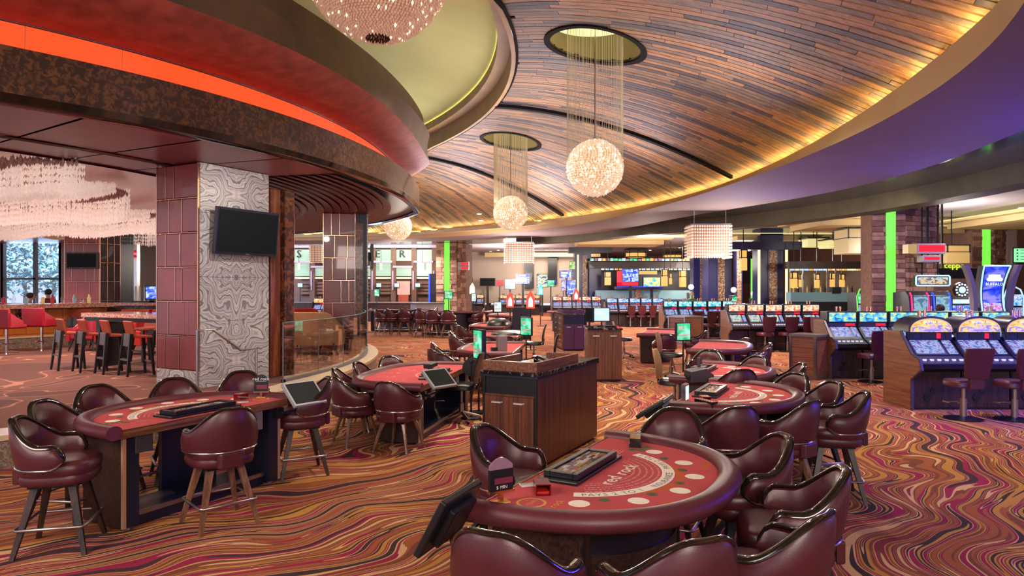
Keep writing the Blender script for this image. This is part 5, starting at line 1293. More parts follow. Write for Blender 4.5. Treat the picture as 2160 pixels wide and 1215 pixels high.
    for k in (-.04, .04):
        zt = 1.40 if not arch else 1.44
        MB().lathe([(.022, 0), (.022, .05), (.026, .05), (.026, .10), (.004, .105)], 8, (w*.5+k, .6, zt)).build('candle_lamp', M['seam'], r)
    return r
def end_panel(label, x, y, arch=False):
    """wood end panel that closes a row of slot machines"""
    r = thing('bank_end_panel', label, 'panel', (x, y, 0))
    prof = [(.30, 0), (.92, 0), (.92, 1.2), (.46, 1.2), (.15, .86), (-.06, .80), (-.10, .66), (.16, .48), (.16, 0)]
    MB().xprism(prof, -.026, .026).build('wood_board', M['slotwood'], r)
    MB().tube([(0, p[0], p[1]) for p in prof], .03, 4, True, ph=PI/4).build('edge_trim', M['dgrey'], r)
    return r
ORD = ['first', 'second', 'third', 'fourth', 'fifth', 'sixth', 'seventh', 'eighth', 'ninth', 'tenth', 'eleventh', 'twelfth', 'thirteenth', 'fourteenth']
def bank(px, Y, n, pitch, style, label, blabel, arch=False, green=False, grp=''):
    x0 = (px-XC)*Y/F_PX
    end_panel(blabel, x0-.04, Y, arch); end_panel(blabel.replace('left end', 'right end'), x0+n*pitch+.04, Y, arch)
    p = slant_slot(style, pitch, arch, green)
    for i in range(n):
        o = p if i == 0 else copy_tree(p)
        place(o, (x0+i*pitch, Y, 0), 0, label % ORD[i], grp)
bank(1942, 10.45, 3, 0.765, 'gold', 'arched gold-topped slot machine in the front bank, %s from its wood end panel', 'wood panel closing the left end of the arched slot machine bank', True, grp='arched slot machines')
bank(1764, 14.15, 6, 0.655, 'blue', 'slant-top slot machine with blue header screen beyond the front bank, %s from the kiosk', 'wood panel closing the left end of the blue slot bank', grp='blue slot machines')
bank(1544, 20.6, 5, 0.57, 'orange', 'slant-top slot machine with purple and orange header, %s from the left of its bank', 'wood panel closing the left end of the purple and orange bank', green=True, grp='purple and orange slot machines')
bank(1404, 26.1, 5, 0.57, 'teal', 'slant-top slot machine with teal header screen, %s from the left of its bank', 'wood panel closing the left end of the teal bank', grp='teal slot machines')
bank(1281, 33.4, 5, 0.57, 'sky', 'slot machine with pale blue and pink header, %s from the left of its distant bank', 'wood panel closing the left end of the pale blue bank', grp='pale blue slot machines')
bank(1166, 39.5, 5, 0.57, 'red', 'slant-top slot machine with red header screen, %s from the left of its distant bank', 'wood panel closing the left end of the red bank', grp='red slot machines')
bank(1053, 48.0, 5, 0.57, 'yellow', 'slant-top slot machine with yellow header, %s from the left of its distant bank', 'wood panel closing the left end of the yellow bank', grp='yellow slot machines')
bank(955, 50.2, 4, 0.57, 'yellow', 'slot machine far behind the stone column, %s from the left of its bank', 'wood panel closing the left end of the farthest bank', grp='farthest slot machines')
bank(830, 44.0, 3, 0.57, 'orange', 'small distant slot machine before the letter wall, %s from the left', 'wood panel closing the left end of the letter wall bank', grp='slot machines before the letter wall')
bank(655, 33.0, 3, 0.57, 'yellow', 'small slot machine seen between the two near columns, %s from the left', 'wood panel closing the left end of the bank between the columns', grp='slot machines between the columns')
# slot seats: pedestal with tall tapered back
def slot_seat():
    r = thing('slot_stool', '', 'stool')
    MB().lathe([(.255, 0), (.255, .012), (.12, .03), (.05, .04)], 24).build('base_plate', M['blackm'], r, smooth=30)
    MB().lathe([(.045, .03), (.045, .30), (.03, .30), (.03, .48)], 12).build('pedestal', M['steel'], r, smooth=40)
    mb = MB(); mb.tube([(-.13, .1, .22), (-.15, .22, .22), (.15, .22, .22), (.13, .1, .22)], .012, 6); mb.b2(-.02, .02, .02, .1, .21, .23); mb.build('footrest', M['steel'], r)
    mb = MB(); mb.loft([superring(.235*k, .225*k, z) for k, z in ((.85, .47), (1, .485), (1, .545), (.93, .57), (.5, .58), (.02, .58))]); mb.build('seat', M['leather'], r, smooth=60)
    MB().b2(-.10, .10, -.275, -.215, .46, .64).build('back_bracket', M['leather'], r, bev=.012)
    rings = []
    for i in range(9):
        s = i/8; z = .62+.43*s; hw = .165+.045*s; y = -.25-.075*s; t = .032
        hw2 = hw-(.02 if i in (0, 8) else 0); rings.append([(-hw2, y-t, z), (-hw*.5, y-t-.012, z), (hw*.5, y-t-.012, z), (hw2, y-t, z), (hw2+.008, y, z), (hw2, y+t*.6, z), (-hw2, y+t*.6, z), (-hw2-.008, y, z)])
    MB().loft(rings).build('backrest', M['leather'], r, smooth=50)
    return r
SS = slot_seat(); GS = 'slot machine seats'
for px, py, rz, l in [(2032, 884, .06, 'burgundy slot seat nearest at the arched bank, tall violet back to us'), (2140, 886, .05, 'slot seat cut by the right edge of the arched bank'),
                      (1838, 806, .12, 'slot seat with brown leather seat before the blue bank, alone on the carpet'), (1902, 812, .3, 'slot seat with light worn cushion half hidden by the arched bank end panel'), (1912, 834, .5, 'slot seat whose base shows left of the arched bank'),
                      (1614, 742, .05, 'slot seat before the orange bank, first from the left'), (1661, 742, .05, 'slot seat before the orange bank, second from the left'), (1698, 742, .05, 'slot seat before the orange bank, third from the left'),
                      (1722, 748, 2.6, 'dark slot seat turned round behind the wooden kiosk'), (1468, 716, .0, 'slot seat before the teal bank, first from the left'), (1494, 716, .2, 'slot seat before the teal bank, second from the left'), (1520, 716, 0, 'slot seat at the right end of the teal bank'),
                      (1330, 690, 0, 'slot seat before the pale blue bank, first from the left'), (1352, 690, 0, 'slot seat before the pale blue bank, second from the left'), (1372, 690, .2, 'slot seat before the pale blue bank, third from the left'),
                      (1240, 676, 0, 'slot seat before the red bank, left one'), (1264, 676, 0, 'slot seat before the red bank, right one'), (1012, 660, 0, 'slot seat before the farthest bank, left one'), (1030, 660, .2, 'slot seat before the farthest bank, right one'),
                      (1092, 664, 0, 'slot seat before the yellow bank, left one'), (1118, 664, .2, 'slot seat before the yellow bank, right one')]:
    p = FL(px, py); o = SS if not _first.get('SS') else copy_tree(SS); _first['SS'] = 1; place(o, (p.x, p.y, 0), rz, l, GS)

# ------------------------------------------------------------------ upright and curved machines at the right
def px_box(mb, x0, y0, x1, y1, Y, d):
    a = AT(x0, y1, Y); b = AT(x1, y0, Y); return mb.b2(a.x, b.x, Y, Y+d, a.z, b.z)
Y = 17.85
for x0, x1, edge, lab, sd in ((1919, 1966, 'neon_p', 'tall upright slot machine with pink light edges under the blue-framed sign', 0), (1966, 2012, 'neon_b', 'tall upright slot machine with blue light edges right of the pink one', 3)):
    a = AT(x0, 640, Y); b = AT(x1, 640, Y); w = b.x-a.x; r = thing('upright_slot', lab, 'slot machine', (a.x, Y, 0))
    MB().xprism([(0, 0), (.8, 0), (.8, 1.78), (.2, 1.82), (.06, 1.7), (.0, .9), (-.15, .85), (-.15, .75), (0, .7)], 0, w).build('cabinet', M['slotblack'], r, bev=.01)
    z0, z1 = 1.0, 1.68
    m = screen_mat('upright_art', [(60, 80, 170), (120, 170, 220), (150, 200, 200), (90, 120, 160)], .8, 5, sd)
    M['up%d' % sd] = m
    MB().b2(.12, w-.12, -.02, .03, .95, 1.68).build('main_screen', m, r)
    for x in (.05, w-.09): MB().tube([(x+.02, -.02, .92), (x+.02, .0, 1.3), (x+.02, .04, 1.66), (x+.02, .12, 1.78)], .022, 6).build('light_edge', M[edge], r)
    MB().b2(.08, w-.08, -.16, -.13, .78, .84).build('button_deck', M['button'], r)
r = thing('lit_sign', 'blue-framed lit sign board above the two upright machines', 'sign', (0, 0, 0))
a = AT(1932, 603, 18.4); b = AT(2003, 582, 18.4); r.location = (a.x, 18.4, a.z); w, h = b.x-a.x, b.z-a.z
MB().b2(0, w, 0, .12, 0, h).build('housing', M['slotblack'], r); MB().b2(.05, w-.05, -.012, 0, .04, h-.04).build('panel', screen_mat('sign_art', [(30, 120, 210), (60, 60, 70), (230, 190, 120), (90, 190, 240)], 1.0, 9, 2), r)
MB().tube([(0, -.01, .03), (0, -.01, h-.03), (.03, -.01, h), (w-.03, -.01, h), (w, -.01, h-.03), (w, -.01, .03), (w-.03, -.01, 0), (.03, -.01, 0)], .022, 6, True).build('light_border', M['neon_lb'], r)
for x in (.18, w-.3): MB().b2(x, x+.03, .04, .07, h, 4.62-a.z).build('hanger', M['blackm'], r)
# curved tall machine
r = thing('curved_slot', 'tall curved blue-lit slot machine with white arched emblem at the right', 'slot machine', AT(2075, 640, 16.0).to_tuple()[:2]+(0,))
W_ = .68; prof = []
for i in range(17):
    s = i/16; prof.append((.28*math.sin(PI*.9*s)*1.0-.05, .86+1.56*s))
rings = [[(0+.06*s_, y, z), (W_-.0-.06*s_, y, z), (W_-.06*s_, y+.16, z), (.06*s_, y+.16, z)] for (y, z), s_ in zip(prof, [math.sin(PI*k/16) for k in range(17)])]
MB().loft(rings).build('curved_body', M['slotblack'], r, smooth=30)
m1 = screen_mat('curved_art_top', [(10, 20, 170), (20, 50, 230), (60, 90, 250), (150, 140, 250)], .9, 4, 7); m2 = screen_mat('curved_art_reels', [(60, 40, 200), (200, 90, 220), (250, 190, 230), (120, 220, 250)], .9, 11, 4)
for nm, m, i0, i1 in (('upper_screen', m1, 7, 16), ('reel_screen', m2, 0, 7)):
    rr = [[(.08+.05*math.sin(PI*i/16), prof[i][0]-.012, prof[i][1]), (W_-.08-.05*math.sin(PI*i/16), prof[i][0]-.012, prof[i][1])] for i in range(i0, i1+1)]; MB().loft(rr, False, False).build(nm, m, r)
for x, sg in ((.03, 1), (W_-.03, -1)): MB().tube([(x+sg*.055*math.sin(PI*i/16), prof[i][0]-.02, prof[i][1]) for i in range(17)], .018, 6).build('light_edge', M['neon_lb'], r)
MB().tube([(.03, prof[16][0]-.02, prof[16][1]), (W_-.03, prof[16][0]-.02, prof[16][1])], .018, 6).build('light_edge', M['neon_lb'], r)
mb = MB(); yy = prof[13][0]-.045; zc = 2.06
pl = [(-.17, 0), (.17, 0), (.20, .05), (.15, .09), (.14, .18), (.07, .25), (-.07, .25), (-.14, .18), (-.15, .09), (-.2, .05)]; mb.add([(W_/2+a, yy, zc+b) for a, b in pl], [tuple(range(10))]); mb.build('white_emblem', M['topper_white'], r)
mb = MB(); text(mb, 'BUFFALO', .095, (W_/2, yy+.01, zc-.10), (1, 0, 0), (0, 0, 1), bold=.04); text(mb, 'BUFFALO', .05, (W_/2, yy, zc+.29), (1, 0, 0), (0, 0, 1), bold=.04); mb.build('lettering', M['topper_white'], r)
MB().xprism([(.0, 0), (.7, 0), (.7, .9), (.1, .9), (-.12, .84), (-.12, .74), (0, .7)], 0, W_).build('base_cabinet', M['slotblack'], r, bev=.01)
for x0, sg in ((-.05, -1), (W_+.05, 1)):
    rr = []
    for i in range(11):
        s = i/10; z = .95+1.5*s; x = x0+sg*(.03+.26*(s-.35)**2*2.0); rr.append([(x-.05, .15, z), (x+.05, .15, z), (x+.05, .3, z), (x-.05, .3, z)])
    MB().loft(rr).build('side_wing', M['grey'], r, smooth=30)
r = thing('round_sign', 'round white and black ring sign among the right-hand machines', 'sign', AT(2027, 612, 20).to_tuple())
mb = MB(); mb.lathe([(.01, -.05), (.22, -.05), (.22, .05), (.01, .05)], 24); mb.xf(Matrix.Rotation(PI/2, 4, 'X')); mb.build('disc', M['slotblack'], r)
for k in range(12): 
    a = 2*PI*k/12; MB().box((.165*math.cos(a), -.056, .165*math.sin(a)), (.05, .01, .05)).build('bulb', M['topper_white'], r)
mb = MB(); mb.lathe([(.01, 0), (.1, 0), (.1, .01), (.01, .01)], 16); mb.xf(Matrix.Translation((0, -.055, 0)) @ Matrix.Rotation(PI/2, 4, 'X')); mb.build('centre', M['pos_scr'], r)
mb = MB(); mb.b2(-.3, .3, .0, .5, -1.9, -.4); mb.build('machine_body', M['slotblack'], r); MB().b2(-.24, .24, -.02, 0, -.85, -.45).build('machine_screen', M['blue_scr'], r); MB().b2(-.24, .24, -.02, 0, -.4, -.28).build('machine_header', M['pos_scr'], r)
for i, (px, Yb, st, l) in enumerate([(2118, 21.0, 'sky', 'upright slot machine with round-topped header at the far right edge'), (2046, 21.5, 'sky', 'upright slot machine between the ring sign and the curved one'), (1808, 24, 'teal', 'upright slot machine with green light edges left of the large stone column')]):
    a = AT(px, 640, Yb); r = thing('upright_slot', l, 'slot machine', (a.x, Yb, 0))
    MB().xprism([(0, 0), (.7, 0), (.7, 1.75), (.05, 1.75), (0, .9), (-.15, .85), (-.15, .75), (0, .7)], 0, .62).build('cabinet', M['slotblack'], r, bev=.01)
    MB().b2(.06, .56, -.01, .05, .95, 1.3).build('reel_screen', M['play'], r); MB().b2(.06, .56, -.0, .06, 1.36, 1.7).build('header_screen', M['head_'+st] if i < 2 else M['green_scr'], r)
    mb = MB(); mb.tube([(.03, -.01, .9), (.0, .02, 1.6), (.1, .02, 1.85), (.31, .02, 1.95), (.52, .02, 1.85), (.62, .02, 1.6), (.59, -.01, .9)], .022, 6); mb.build('light_edge', M['neon_lb'] if i < 2 else M['lime'], r)
# hanging red displays, script letters, lantern boxes, menu board at the right
for x0, y0, x1, y1, l in ((1936, 514, 1995, 536, 'larger hanging box with red display beside the stone column'), (1948, 539, 1984, 553, 'smaller hanging box with red display below the larger one')):
    a = AT(x0, y1, 17.9); b = AT(x1, y0, 17.9); r = thing('red_display', l, 'sign', (a.x, 17.9, a.z)); w, h = b.x-a.x, b.z-a.z
    MB().b2(0, w, 0, .3, 0, h).build('housing', M['bezel'], r, bev=.01); MB().b2(.03, w-.03, -.01, 0, .06, h-.04).build('display', M['redlamp'], r)
    MB().b2(w*.4, w*.45, .1, .15, h, 4.62-a.z).build('hanger', M['blackm'], r); 
    if y0 < 520: MB().b2(-.24, -.01, .02, .28, .02, h-.02).build('amber_end', M['amber_d'], r)
a = AT(1977, 568, 21.5); b = AT(2044, 555, 21.5); r = thing('neon_letters', 'yellow-green neon letters on a dark header at the right', 'sign', (a.x, 21.5, a.z))
mb = MB(); text(mb, 'ceppo', .25, ((b.x-a.x)/2, -.05, .03), (1, 0, 0), (0, 0, 1), bold=.08); mb.build('lettering', M['lime_y'] if 'lime_y' in M else glow('lime_yellow', (206, 236, 40), 1.0), r)
MB().b2(-.15, 1.6, 0, .3, -.30, .02).build('dark_header', M['blackm'], r); MB().b2(.2, .25, .1, .15, .02, 4.62-a.z).build('hanger', M['blackm'], r)
def lantern(x0, y0, x1, y1, Y, label, m='amber_d', hang=4.62, band=True):
    a = AT(x0, y1, Y); b = AT(x1, y0, Y); w, h = b.x-a.x, b.z-a.z; r = thing('lantern', label, 'lamp', ((a.x+b.x)/2, Y, a.z))
    MB().b2(-w/2, w/2, -w/2, w/2, 0, h).build('shade', M[m], r)
    mb = MB()
    for sx in (-1, 1):
        for sy in (-1, 1): mb.b2(sx*w/2-.02, sx*w/2+.02, sy*w/2-.02, sy*w/2+.02, h*.6, h+.03)
    if band: mb.b2(-w/2-.02, w/2+.02, -w/2-.02, w/2+.02, h*.62, h*.66)
    mb.b2(-w/2-.02, w/2+.02, -w/2-.02, w/2+.02, h, h+.04); mb.build('iron_frame', M['blackm'], r)
    MB().b2(-.015, .015, -.015, .015, h, max(h+.1, hang-a.z)).build('hanger', M['blackm'], r)
    return r
lantern(1984, 520, 2030, 556, 24, 'large square tan lantern between the two right stone columns', 'amber_d')
lantern(1774, 486, 1838, 536, 25, 'big square parchment lantern left of the large stone column', 'amber_d')
a = AT(2136, 556, 22); b = AT(2200, 522, 22); r = thing('menu_board', 'green lit menu board at the right edge', 'sign', (a.x, 22, a.z)); w, h = b.x-a.x, b.z-a.z
MB().b2(0, w, 0, .1, 0, h).build('frame', M['blackm'], r); MB().b2(.04, w-.04, -.01, 0, .04, h-.04).build('panel', glow('mint_panel', (140, 240, 170), .95), r)
mb = MB()
for k in range(4): mb.b2(.12, .17, -.014, -.01, h*.2+k*.1, h*.2+k*.1+.045); mb.b2(.24, w-.1, -.014, -.01, h*.2+k*.1+.015, h*.2+k*.1+.03)
mb.build('printed_lines', M['green'], r); MB().b2(w*.5, w*.53, .03, .06, h, 4.62-a.z).build('hanger', M['blackm'], r)
# ------------------------------------------------------------------ far walls and the letter wall
def wall(name, x0, y0, x1, y1, Y, m, d=.2):
    o = px_box(MB(), x0, y0, x1, y1, Y, d).build(name, M[m]); return struct(o)
wall('wall_far', 976, 470, 1230, 640, 52.0, 'beige_wall'); wall('wall_hall', 1225, 480, 2400, 640, 58.0, 'brown_wall')
wall('wall_letters', 560, 470, 930, 640, 41.0, 'brown_wall')
struct(MB().b2(20.5, 20.8, 12, 60, 0, 4.7).build('wall_right', M['brown_wall']))
lw = thing('letter_wall', 'backlit green-white wall panels with the big letters S E R over a counter', 'wall panel', (0, 40.6, 0))
xs = [622, 664, 707, 750, 793, 836, 879]; U = lambda px: (px-XC)*40.6/F_PX; V = lambda py: EYE+(YC-py)*40.6/F_PX
for i, x in enumerate(xs):
    up = 551
    MB().b2(U(x), U(x+32.5), 0, .06, V(up), V(527)).build('upper_panel', M['white_lit'], lw)
    a, b = (554.5, 583) if i % 2 == 0 else (566, 583)
    MB().b2(U(x), U(x+32.5), 0, .06, V(b), V(a)).build('lower_panel', M['white_lit'], lw); MB().b2(U(x), U(x+32.5), -.02, .05, V(588.5), V(585)).build('lit_ledge', M['neon_w'], lw)
    yl = 551 if i % 2 == 0 else 561.5
    MB().b2(U(x-5), U(x+36), -.35, 0, V(yl+4), V(yl)).build('ledge', M['violet_ledge'], lw)
    MB().b2(U(x+32.5), U(x+43), -.15, .05, 0, V(520)).build('pilaster', M['brown_wall'], lw); MB().b2(U(x+35), U(x+38), -.2, -.15, V(612), V(572)).build('pilaster_light', M['violet_ledge'], lw)
    for k in range(4): MB().b2(U(x), U(x+32.5), .0, .05, V(600+k*7), V(595+k*7)).build('slat', M['brown_wall'], lw)
    if i % 2 == 0:
        mb = MB(); mb.lathe([(.004, -.38), (.07, -.38), (.07, 0), (.004, 0)], 10, (U(x+14), -.5, V(556))); mb.build('pendant_tube', M['neon_w'], lw)
        MB().b2(U(x+14)-.01, U(x+14)+.01, -.51, -.49, V(556), 4.3).build('pendant_cord', M['blackm'], lw)
MB().b2(U(600), U(922), -.5, .05, V(524), V(517)).build('cornice', M['violet_ledge'], lw)
for ch, x in (('S', 632), ('E', 797), ('R', 849)):
    gw = glyph(ch)[2]; hgt = V(528)-V(545); mb = MB(); mb2 = MB()
    for mbx, s_, oy in ((mb, 1.36, -.14), (mb2, 1.52, -.10)):
        text(mbx, ch, hgt*s_, (U(x), oy, V(544)-(s_-1.36)*.2), (1, 0, 0), (0, 0, 1), bold=.035)
        text(mbx, ch, hgt*s_, (U(x), oy+.02, V(544)-(s_-1.36)*.2), (1, 0, 0), (0, 0, 1), bold=.06)
    mb2.build('letter_outline', M['white'], lw, kind=None); mb.build('letter', M['letter'], lw)
for px, l in ((799, 'small blue monitor left on the counter below the letters'), (837, 'small blue monitor under the letter R'), (881, 'small blue monitor right of the letter R'), (633, 'small blue monitor below the letter S')):
    p = AT(px, 602, 40.0); r = thing('counter_monitor', l, 'screen', p); MB().b2(-.16, .16, 0, .06, -.13, .13).build('housing', M['black'], r); MB().b2(-.14, .14, -.01, 0, -.11, .11).build('display', M['pos_scr'], r); MB().b2(-.02, .02, .02, .05, 1.0-p.z, -.13).build('stand', M['blackm'], r)
r = thing('service_counter', 'long dark service counter before the letter wall', 'counter', (0, 38.6, 0)); MB().b2(U(600), U(925), 0, .8, 0, 1.05).build('front', M['darkwood'], r); MB().b2(U(598), U(928), -.06, .86, 1.05, 1.1).build('top', M['grey'], r)
r = thing('orange_board', 'pale pink and orange standing board under the letter R', 'sign', AT(851, 608, 40.2).to_tuple()[:2]+(0,)); MB().b2(-.38, .38, 0, .05, 1.5, 2.3).build('panel', M['pink'], r); MB().b2(-.3, .3, -.02, .03, .9, 1.5).build('lower_panel', M['rust'], r); MB().b2(-.05, .05, 0, .05, 0, .9).build('leg', M['blackm'], r)
r = thing('blue_edge_board', 'dark partition with a blue light edge left of the stone column', 'partition', AT(916, 608, 38.2).to_tuple()[:2]+(0,)); MB().b2(-.25, .25, 0, .3, 0, 2.7).build('panel', M['slotblack'], r); MB().tube([(-.27, -.02, .5), (-.27, -.02, 2.7)], .05, 6).build('light_edge', M['neon_b'], r)
for y, l in ((557, 'upper small red and white box sign on the far stone column'), (566, 'lower small red and white box sign on the far stone column')):
    p = AT(977, y, 36.0); r = thing('column_sign', l, 'sign', p); MB().b2(-.3, .3, 0, .2, -.09, .09).build('housing', M['bezel'], r); MB().b2(-.12, .28, -.01, 0, -.06, .06).build('display', M['redlamp'], r); MB().b2(-.2, .2, .1, .9, -.02, .02).build('bracket', M['blackm'], r)
# tall dark slots in the far wall
for x0, x1, y1 in ((1156, 1175, 600), (1107, 1126, 608)):
    o = px_box(MB(), x0, 520, x1, y1, 51.7, .2).build('trim_%d' % (1 if x0 > 1150 else 2), M['slotblack']); struct(o)
# far signs and big screens
def far_screen(x0, y0, x1, y1, Y, m, label, stand=True, name='video_screen'):
    a = AT(x0, y1, Y); b = AT(x1, y0, Y); r = thing(name, label, 'screen', (a.x, Y, a.z)); w, h = b.x-a.x, b.z-a.z
    MB().b2(0, w, 0, .15, 0, h).build('housing', M['slotblack'], r); MB().b2(.04*w, .96*w, -.02, 0, .04*h, .96*h).build('display', M[m] if isinstance(m, str) else m, r)
    if stand: MB().b2(w*.42, w*.58, .03, .12, -a.z, 0).build('stand', M['slotblack'], r)
    return r, w, h
far_screen(980, 586, 997, 614, 50, 'offscreen', 'dark wall screen right of the far stone column'); far_screen(1012, 587, 1045, 604, 50.5, 'offscreen', 'wide dark screen on the beige far wall'); far_screen(1046, 591, 1062, 604, 47, 'redlamp', 'small glowing red screen on the far side')
far_screen(1064, 589, 1088, 611, 46, screen_mat('far_art_a', [(230, 60, 90), (230, 190, 200), (140, 190, 240), (240, 240, 240)], .9, 3, 1), 'red and white poster screen far off, beside the blue sign')
r, w, h = far_screen(1088, 578, 1118, 600, 45.5, 'blue_scr', 'deep blue lit sign with white oval far off'); mb = MB(); mb.lathe([(.01, 0), (w*.3, 0), (w*.3, .01), (.01, .01)], 20); mb.xf(Matrix.Translation((w/2, -.03, h*.42)) @ Matrix.Rotation(PI/2, 4, 'X') @ Matrix.Diagonal((1, .6, 1, 1))); mb.build('white_oval', M['topper_white'], r); MB().b2(w*.3, w*.7, -.05, -.045, h*.78, h*.9).build('white_line', M['topper_white'], r)
far_screen(1132, 578, 1156, 607, 46, screen_mat('far_art_b', [(60, 140, 90), (200, 220, 150), (240, 240, 220), (90, 80, 160)], .9, 4, 5), 'white and green twin reel display far off'); far_screen(1154, 591, 1170, 605, 45, 'green_scr', 'small mint display far off')
r, w, h = far_screen(1180, 571, 1210, 587, 42.4, 'blue_scr', 'slanted blue lit sign with white marks before the dark column')
mb = MB(); mb.b2(w*.12, w*.6, -.03, -.02, h*.55, h*.8); mb.b2(w*.12, w*.5, -.03, -.02, h*.2, h*.45); mb.b2(w*.7, w*.78, -.03, -.02, h*.2, h*.85); mb.build('white_marks', M['topper_white'], r)
far_screen(1184, 591, 1194, 615, 42, screen_mat('far_art_c', [(40, 60, 200), (220, 60, 90), (230, 230, 250), (60, 100, 230)], .9, 4, 9), 'narrow red and blue machine screen'); far_screen(1195, 591, 1214, 622, 42, 'blue_scr', 'tall blue machine screen beside the narrow one')
far_screen(1201, 552, 1213, 569, 42.2, screen_mat('far_art_d', [(80, 150, 70), (150, 210, 90), (190, 230, 120), (230, 240, 190)], .9, 4, 2), 'small green lit notice at the dark column')
for i, (x, y) in enumerate([(972, 600), (981, 600)]):
    far_screen(x, y-3, x+8, y+17, 40, 'pos_scr', ('left' if i == 0 else 'right')+' one of two white reel machines before the far column')

# ------------------------------------------------------------------ bar pavilion, indigo columns and right bar
YB = 42.0
def pcol(px0, px1, Y, gl=None, name='indigo_column', top=None):
    a = AT(px0, 608, Y); b = AT(px1, 608, Y); r = struct(thing(name, 'c', 'column')); del r['category']; del r['label']
    z1 = top or 4.6; w = b.x-a.x
    MB().b2(a.x, b.x, Y, Y+w, 0, z1).build('shaft', M['bluecol'], r)
    if gl:
        g0, g1 = AT(gl[0], 608, Y).x, AT(gl[1], 608, Y).x
        MB().b2(g0-.06, g1+.06, Y-.05, Y, .3, z1-.55).build('panel_frame', M['bluecol'], r); MB().b2(g0, g1, Y-.07, Y-.05, .4, z1-.65).build('glitter_panel', M['glitter'], r)
    for x in gl[2:] if gl else (): MB().tube([(AT(x, 608, Y).x, Y-.06, .3), (AT(x, 608, Y).x, Y-.06, z1-.6)], .06, 6).build('light_tube', M['neon_w'], r)
    return r
pcol(1463, 1493, 35.0, (1476, 1490)); pcol(1494, 1543, 33.0, (1514, 1528)); pcol(1552, 1566, 38.0, (1554, 1563)); pcol(1604, 1652, 31.0, (1622, 1638, 1600, 1658)); pcol(1212, 1247, 43.0, (1229, 1238, 1219))
b_ = px_box(MB(), 1545, 510, 1692, 527, 30.6, 1.0).build('trim_3', M['bluecol']); struct(b_)
b_ = px_box(MB(), 1200, 522, 1292, 534, 42.6, 1.0).build('trim_4', M['slotblack']); struct(b_)
bar = thing('bar_pavilion', 'glowing bar pavilion with dark roof beam, lit shelf lights and teal glass counter', 'bar', (0, 0, 0))
px_box(MB(), 1243, 553, 1470, 566, YB, .5).build('roof_beam', M['darkwood'], bar); px_box(MB(), 1243, 566, 1268, 640, YB+.5, .4).build('side_wall', M['bluecol'], bar)
px_box(MB(), 1262, 566, 1470, 640, YB+3.2, .2).build('back_wall', M['navy'], bar)
rg2 = random.Random(8)
for k in range(26):
    x = 1246+k*8.4; px_box(MB(), x, 545+rg2.uniform(0, 2), x+6.4, 551, YB-.2, .15).build('shelf_light', M[('amber', 'pos_scr', 'neon_w', 'green_scr', 'amber', 'violet_ledge')[rg2.randrange(6)]], bar)
for k in range(20):
    x = 1268+k*9.6; px_box(MB(), x, 567, x+7, 570, YB+.6, .1).build('under_light', M[('amber', 'neon_lb', 'neon_w')[rg2.randrange(3)]], bar)
px_box(MB(), 1256, 613, 1470, 632, YB-.5, .3).build('glass_counter', M['teal_glass'], bar); px_box(MB(), 1256, 632, 1470, 660, YB-.5, .3).build('counter_front', M['bluecol'], bar); px_box(MB(), 1300, 605, 1400, 611, YB-1.2, .8).build('counter_top', M['bluecol'], bar)
px_box(MB(), 1302, 604.5, 1398, 606, YB-1.25, .05).build('counter_light', M['neon_b'], bar); px_box(MB(), 1340, 611, 1352, 640, YB-.8, .3).build('counter_leg', M['glitter'], bar)
r, w, h = far_screen(1312, 567, 1348, 596, 40.5, 'blue_scr', 'blue price screen with white figures before the bar'); px_box(MB(), 1303, 572, 1312, 602, 40.4, .3).xf(Matrix.Translation(-r.location)).build('red_side', M['redlamp'], r); px_box(MB(), 1303, 596, 1346, 603, 40.4, .3).xf(Matrix.Translation(-r.location)).build('red_base', M['redlamp'], r)
mb = MB(); 
for zz, s_ in ((.78, '$'), (.45, '$ 1 6 8'), (.12, '$ 1 3')): text(mb, s_, h*.26, (w*.58, -.03, h*zz), (1, 0, 0), (0, 0, 1), bold=.05)
mb.build('figures', M['topper_white'], r)
far_screen(1356, 585, 1394, 606, 40.8, screen_mat('bar_art', [(30, 160, 220), (90, 210, 240), (250, 230, 90), (240, 250, 240)], 1.0, 3.5, 3), 'wide cyan and yellow screen before the bar'); px_box(MB(), 1347, 572, 1386, 579, 41, .2).build('yellow_light_box', M['amber']); tag(bpy.data.objects['yellow_light_box'], 'yellow light box over the cyan screen at the bar', 'light')
for x0, y0, x1, y1, l in ((1276, 575, 1288, 602, 'pair of tall amber lanterns at the left of the bar'), (1396, 570, 1407, 604, 'tall amber lantern right of the cyan bar screen'), (1412, 578, 1417, 600, 'thin amber lantern in the bar'), (1434, 572, 1446, 606, 'amber lantern before the first indigo column'),
                          (1669, 576, 1680, 608, 'first amber lantern of the right bar'), (1686, 580, 1693, 606, 'second amber lantern of the right bar'), (1719, 580, 1727, 608, 'third amber lantern of the right bar'), (1752, 578, 1761, 608, 'fourth amber lantern of the right bar'), (1772, 580, 1780, 606, 'fifth amber lantern of the right bar'), (1562, 529, 1574, 571, 'tall hanging amber lantern between the indigo columns')):
    lantern(x0, y0, x1, y1, 30.0 if x0 > 1500 else 40.0, l, 'amber', 4.62, True)
rb = thing('side_bar', 'right-hand bar with grey counter, dark roof and bottles beside the indigo column', 'bar', (0, 0, 0)); YR = 29.5
px_box(MB(), 1665, 552, 1832, 567, YR, .6).build('roof_beam', M['darkwood'], rb); px_box(MB(), 1668, 617, 1832, 637, YR-.3, .5).build('counter', M['teal_glass'], rb); px_box(MB(), 1668, 637, 1832, 690, YR-.2, .4).build('counter_front', M['slotblack'], rb); px_box(MB(), 1668, 567, 1832, 640, YR+2.5, .2).build('back_wall', M['beige_wall'], rb)
for k in range(16):
    x = 1669+k*10; px_box(MB(), x, 568, x+7, 571, YR+.2, .1).build('under_light', M[('amber', 'neon_w', 'neon_lb')[rg2.randrange(3)]], rb)
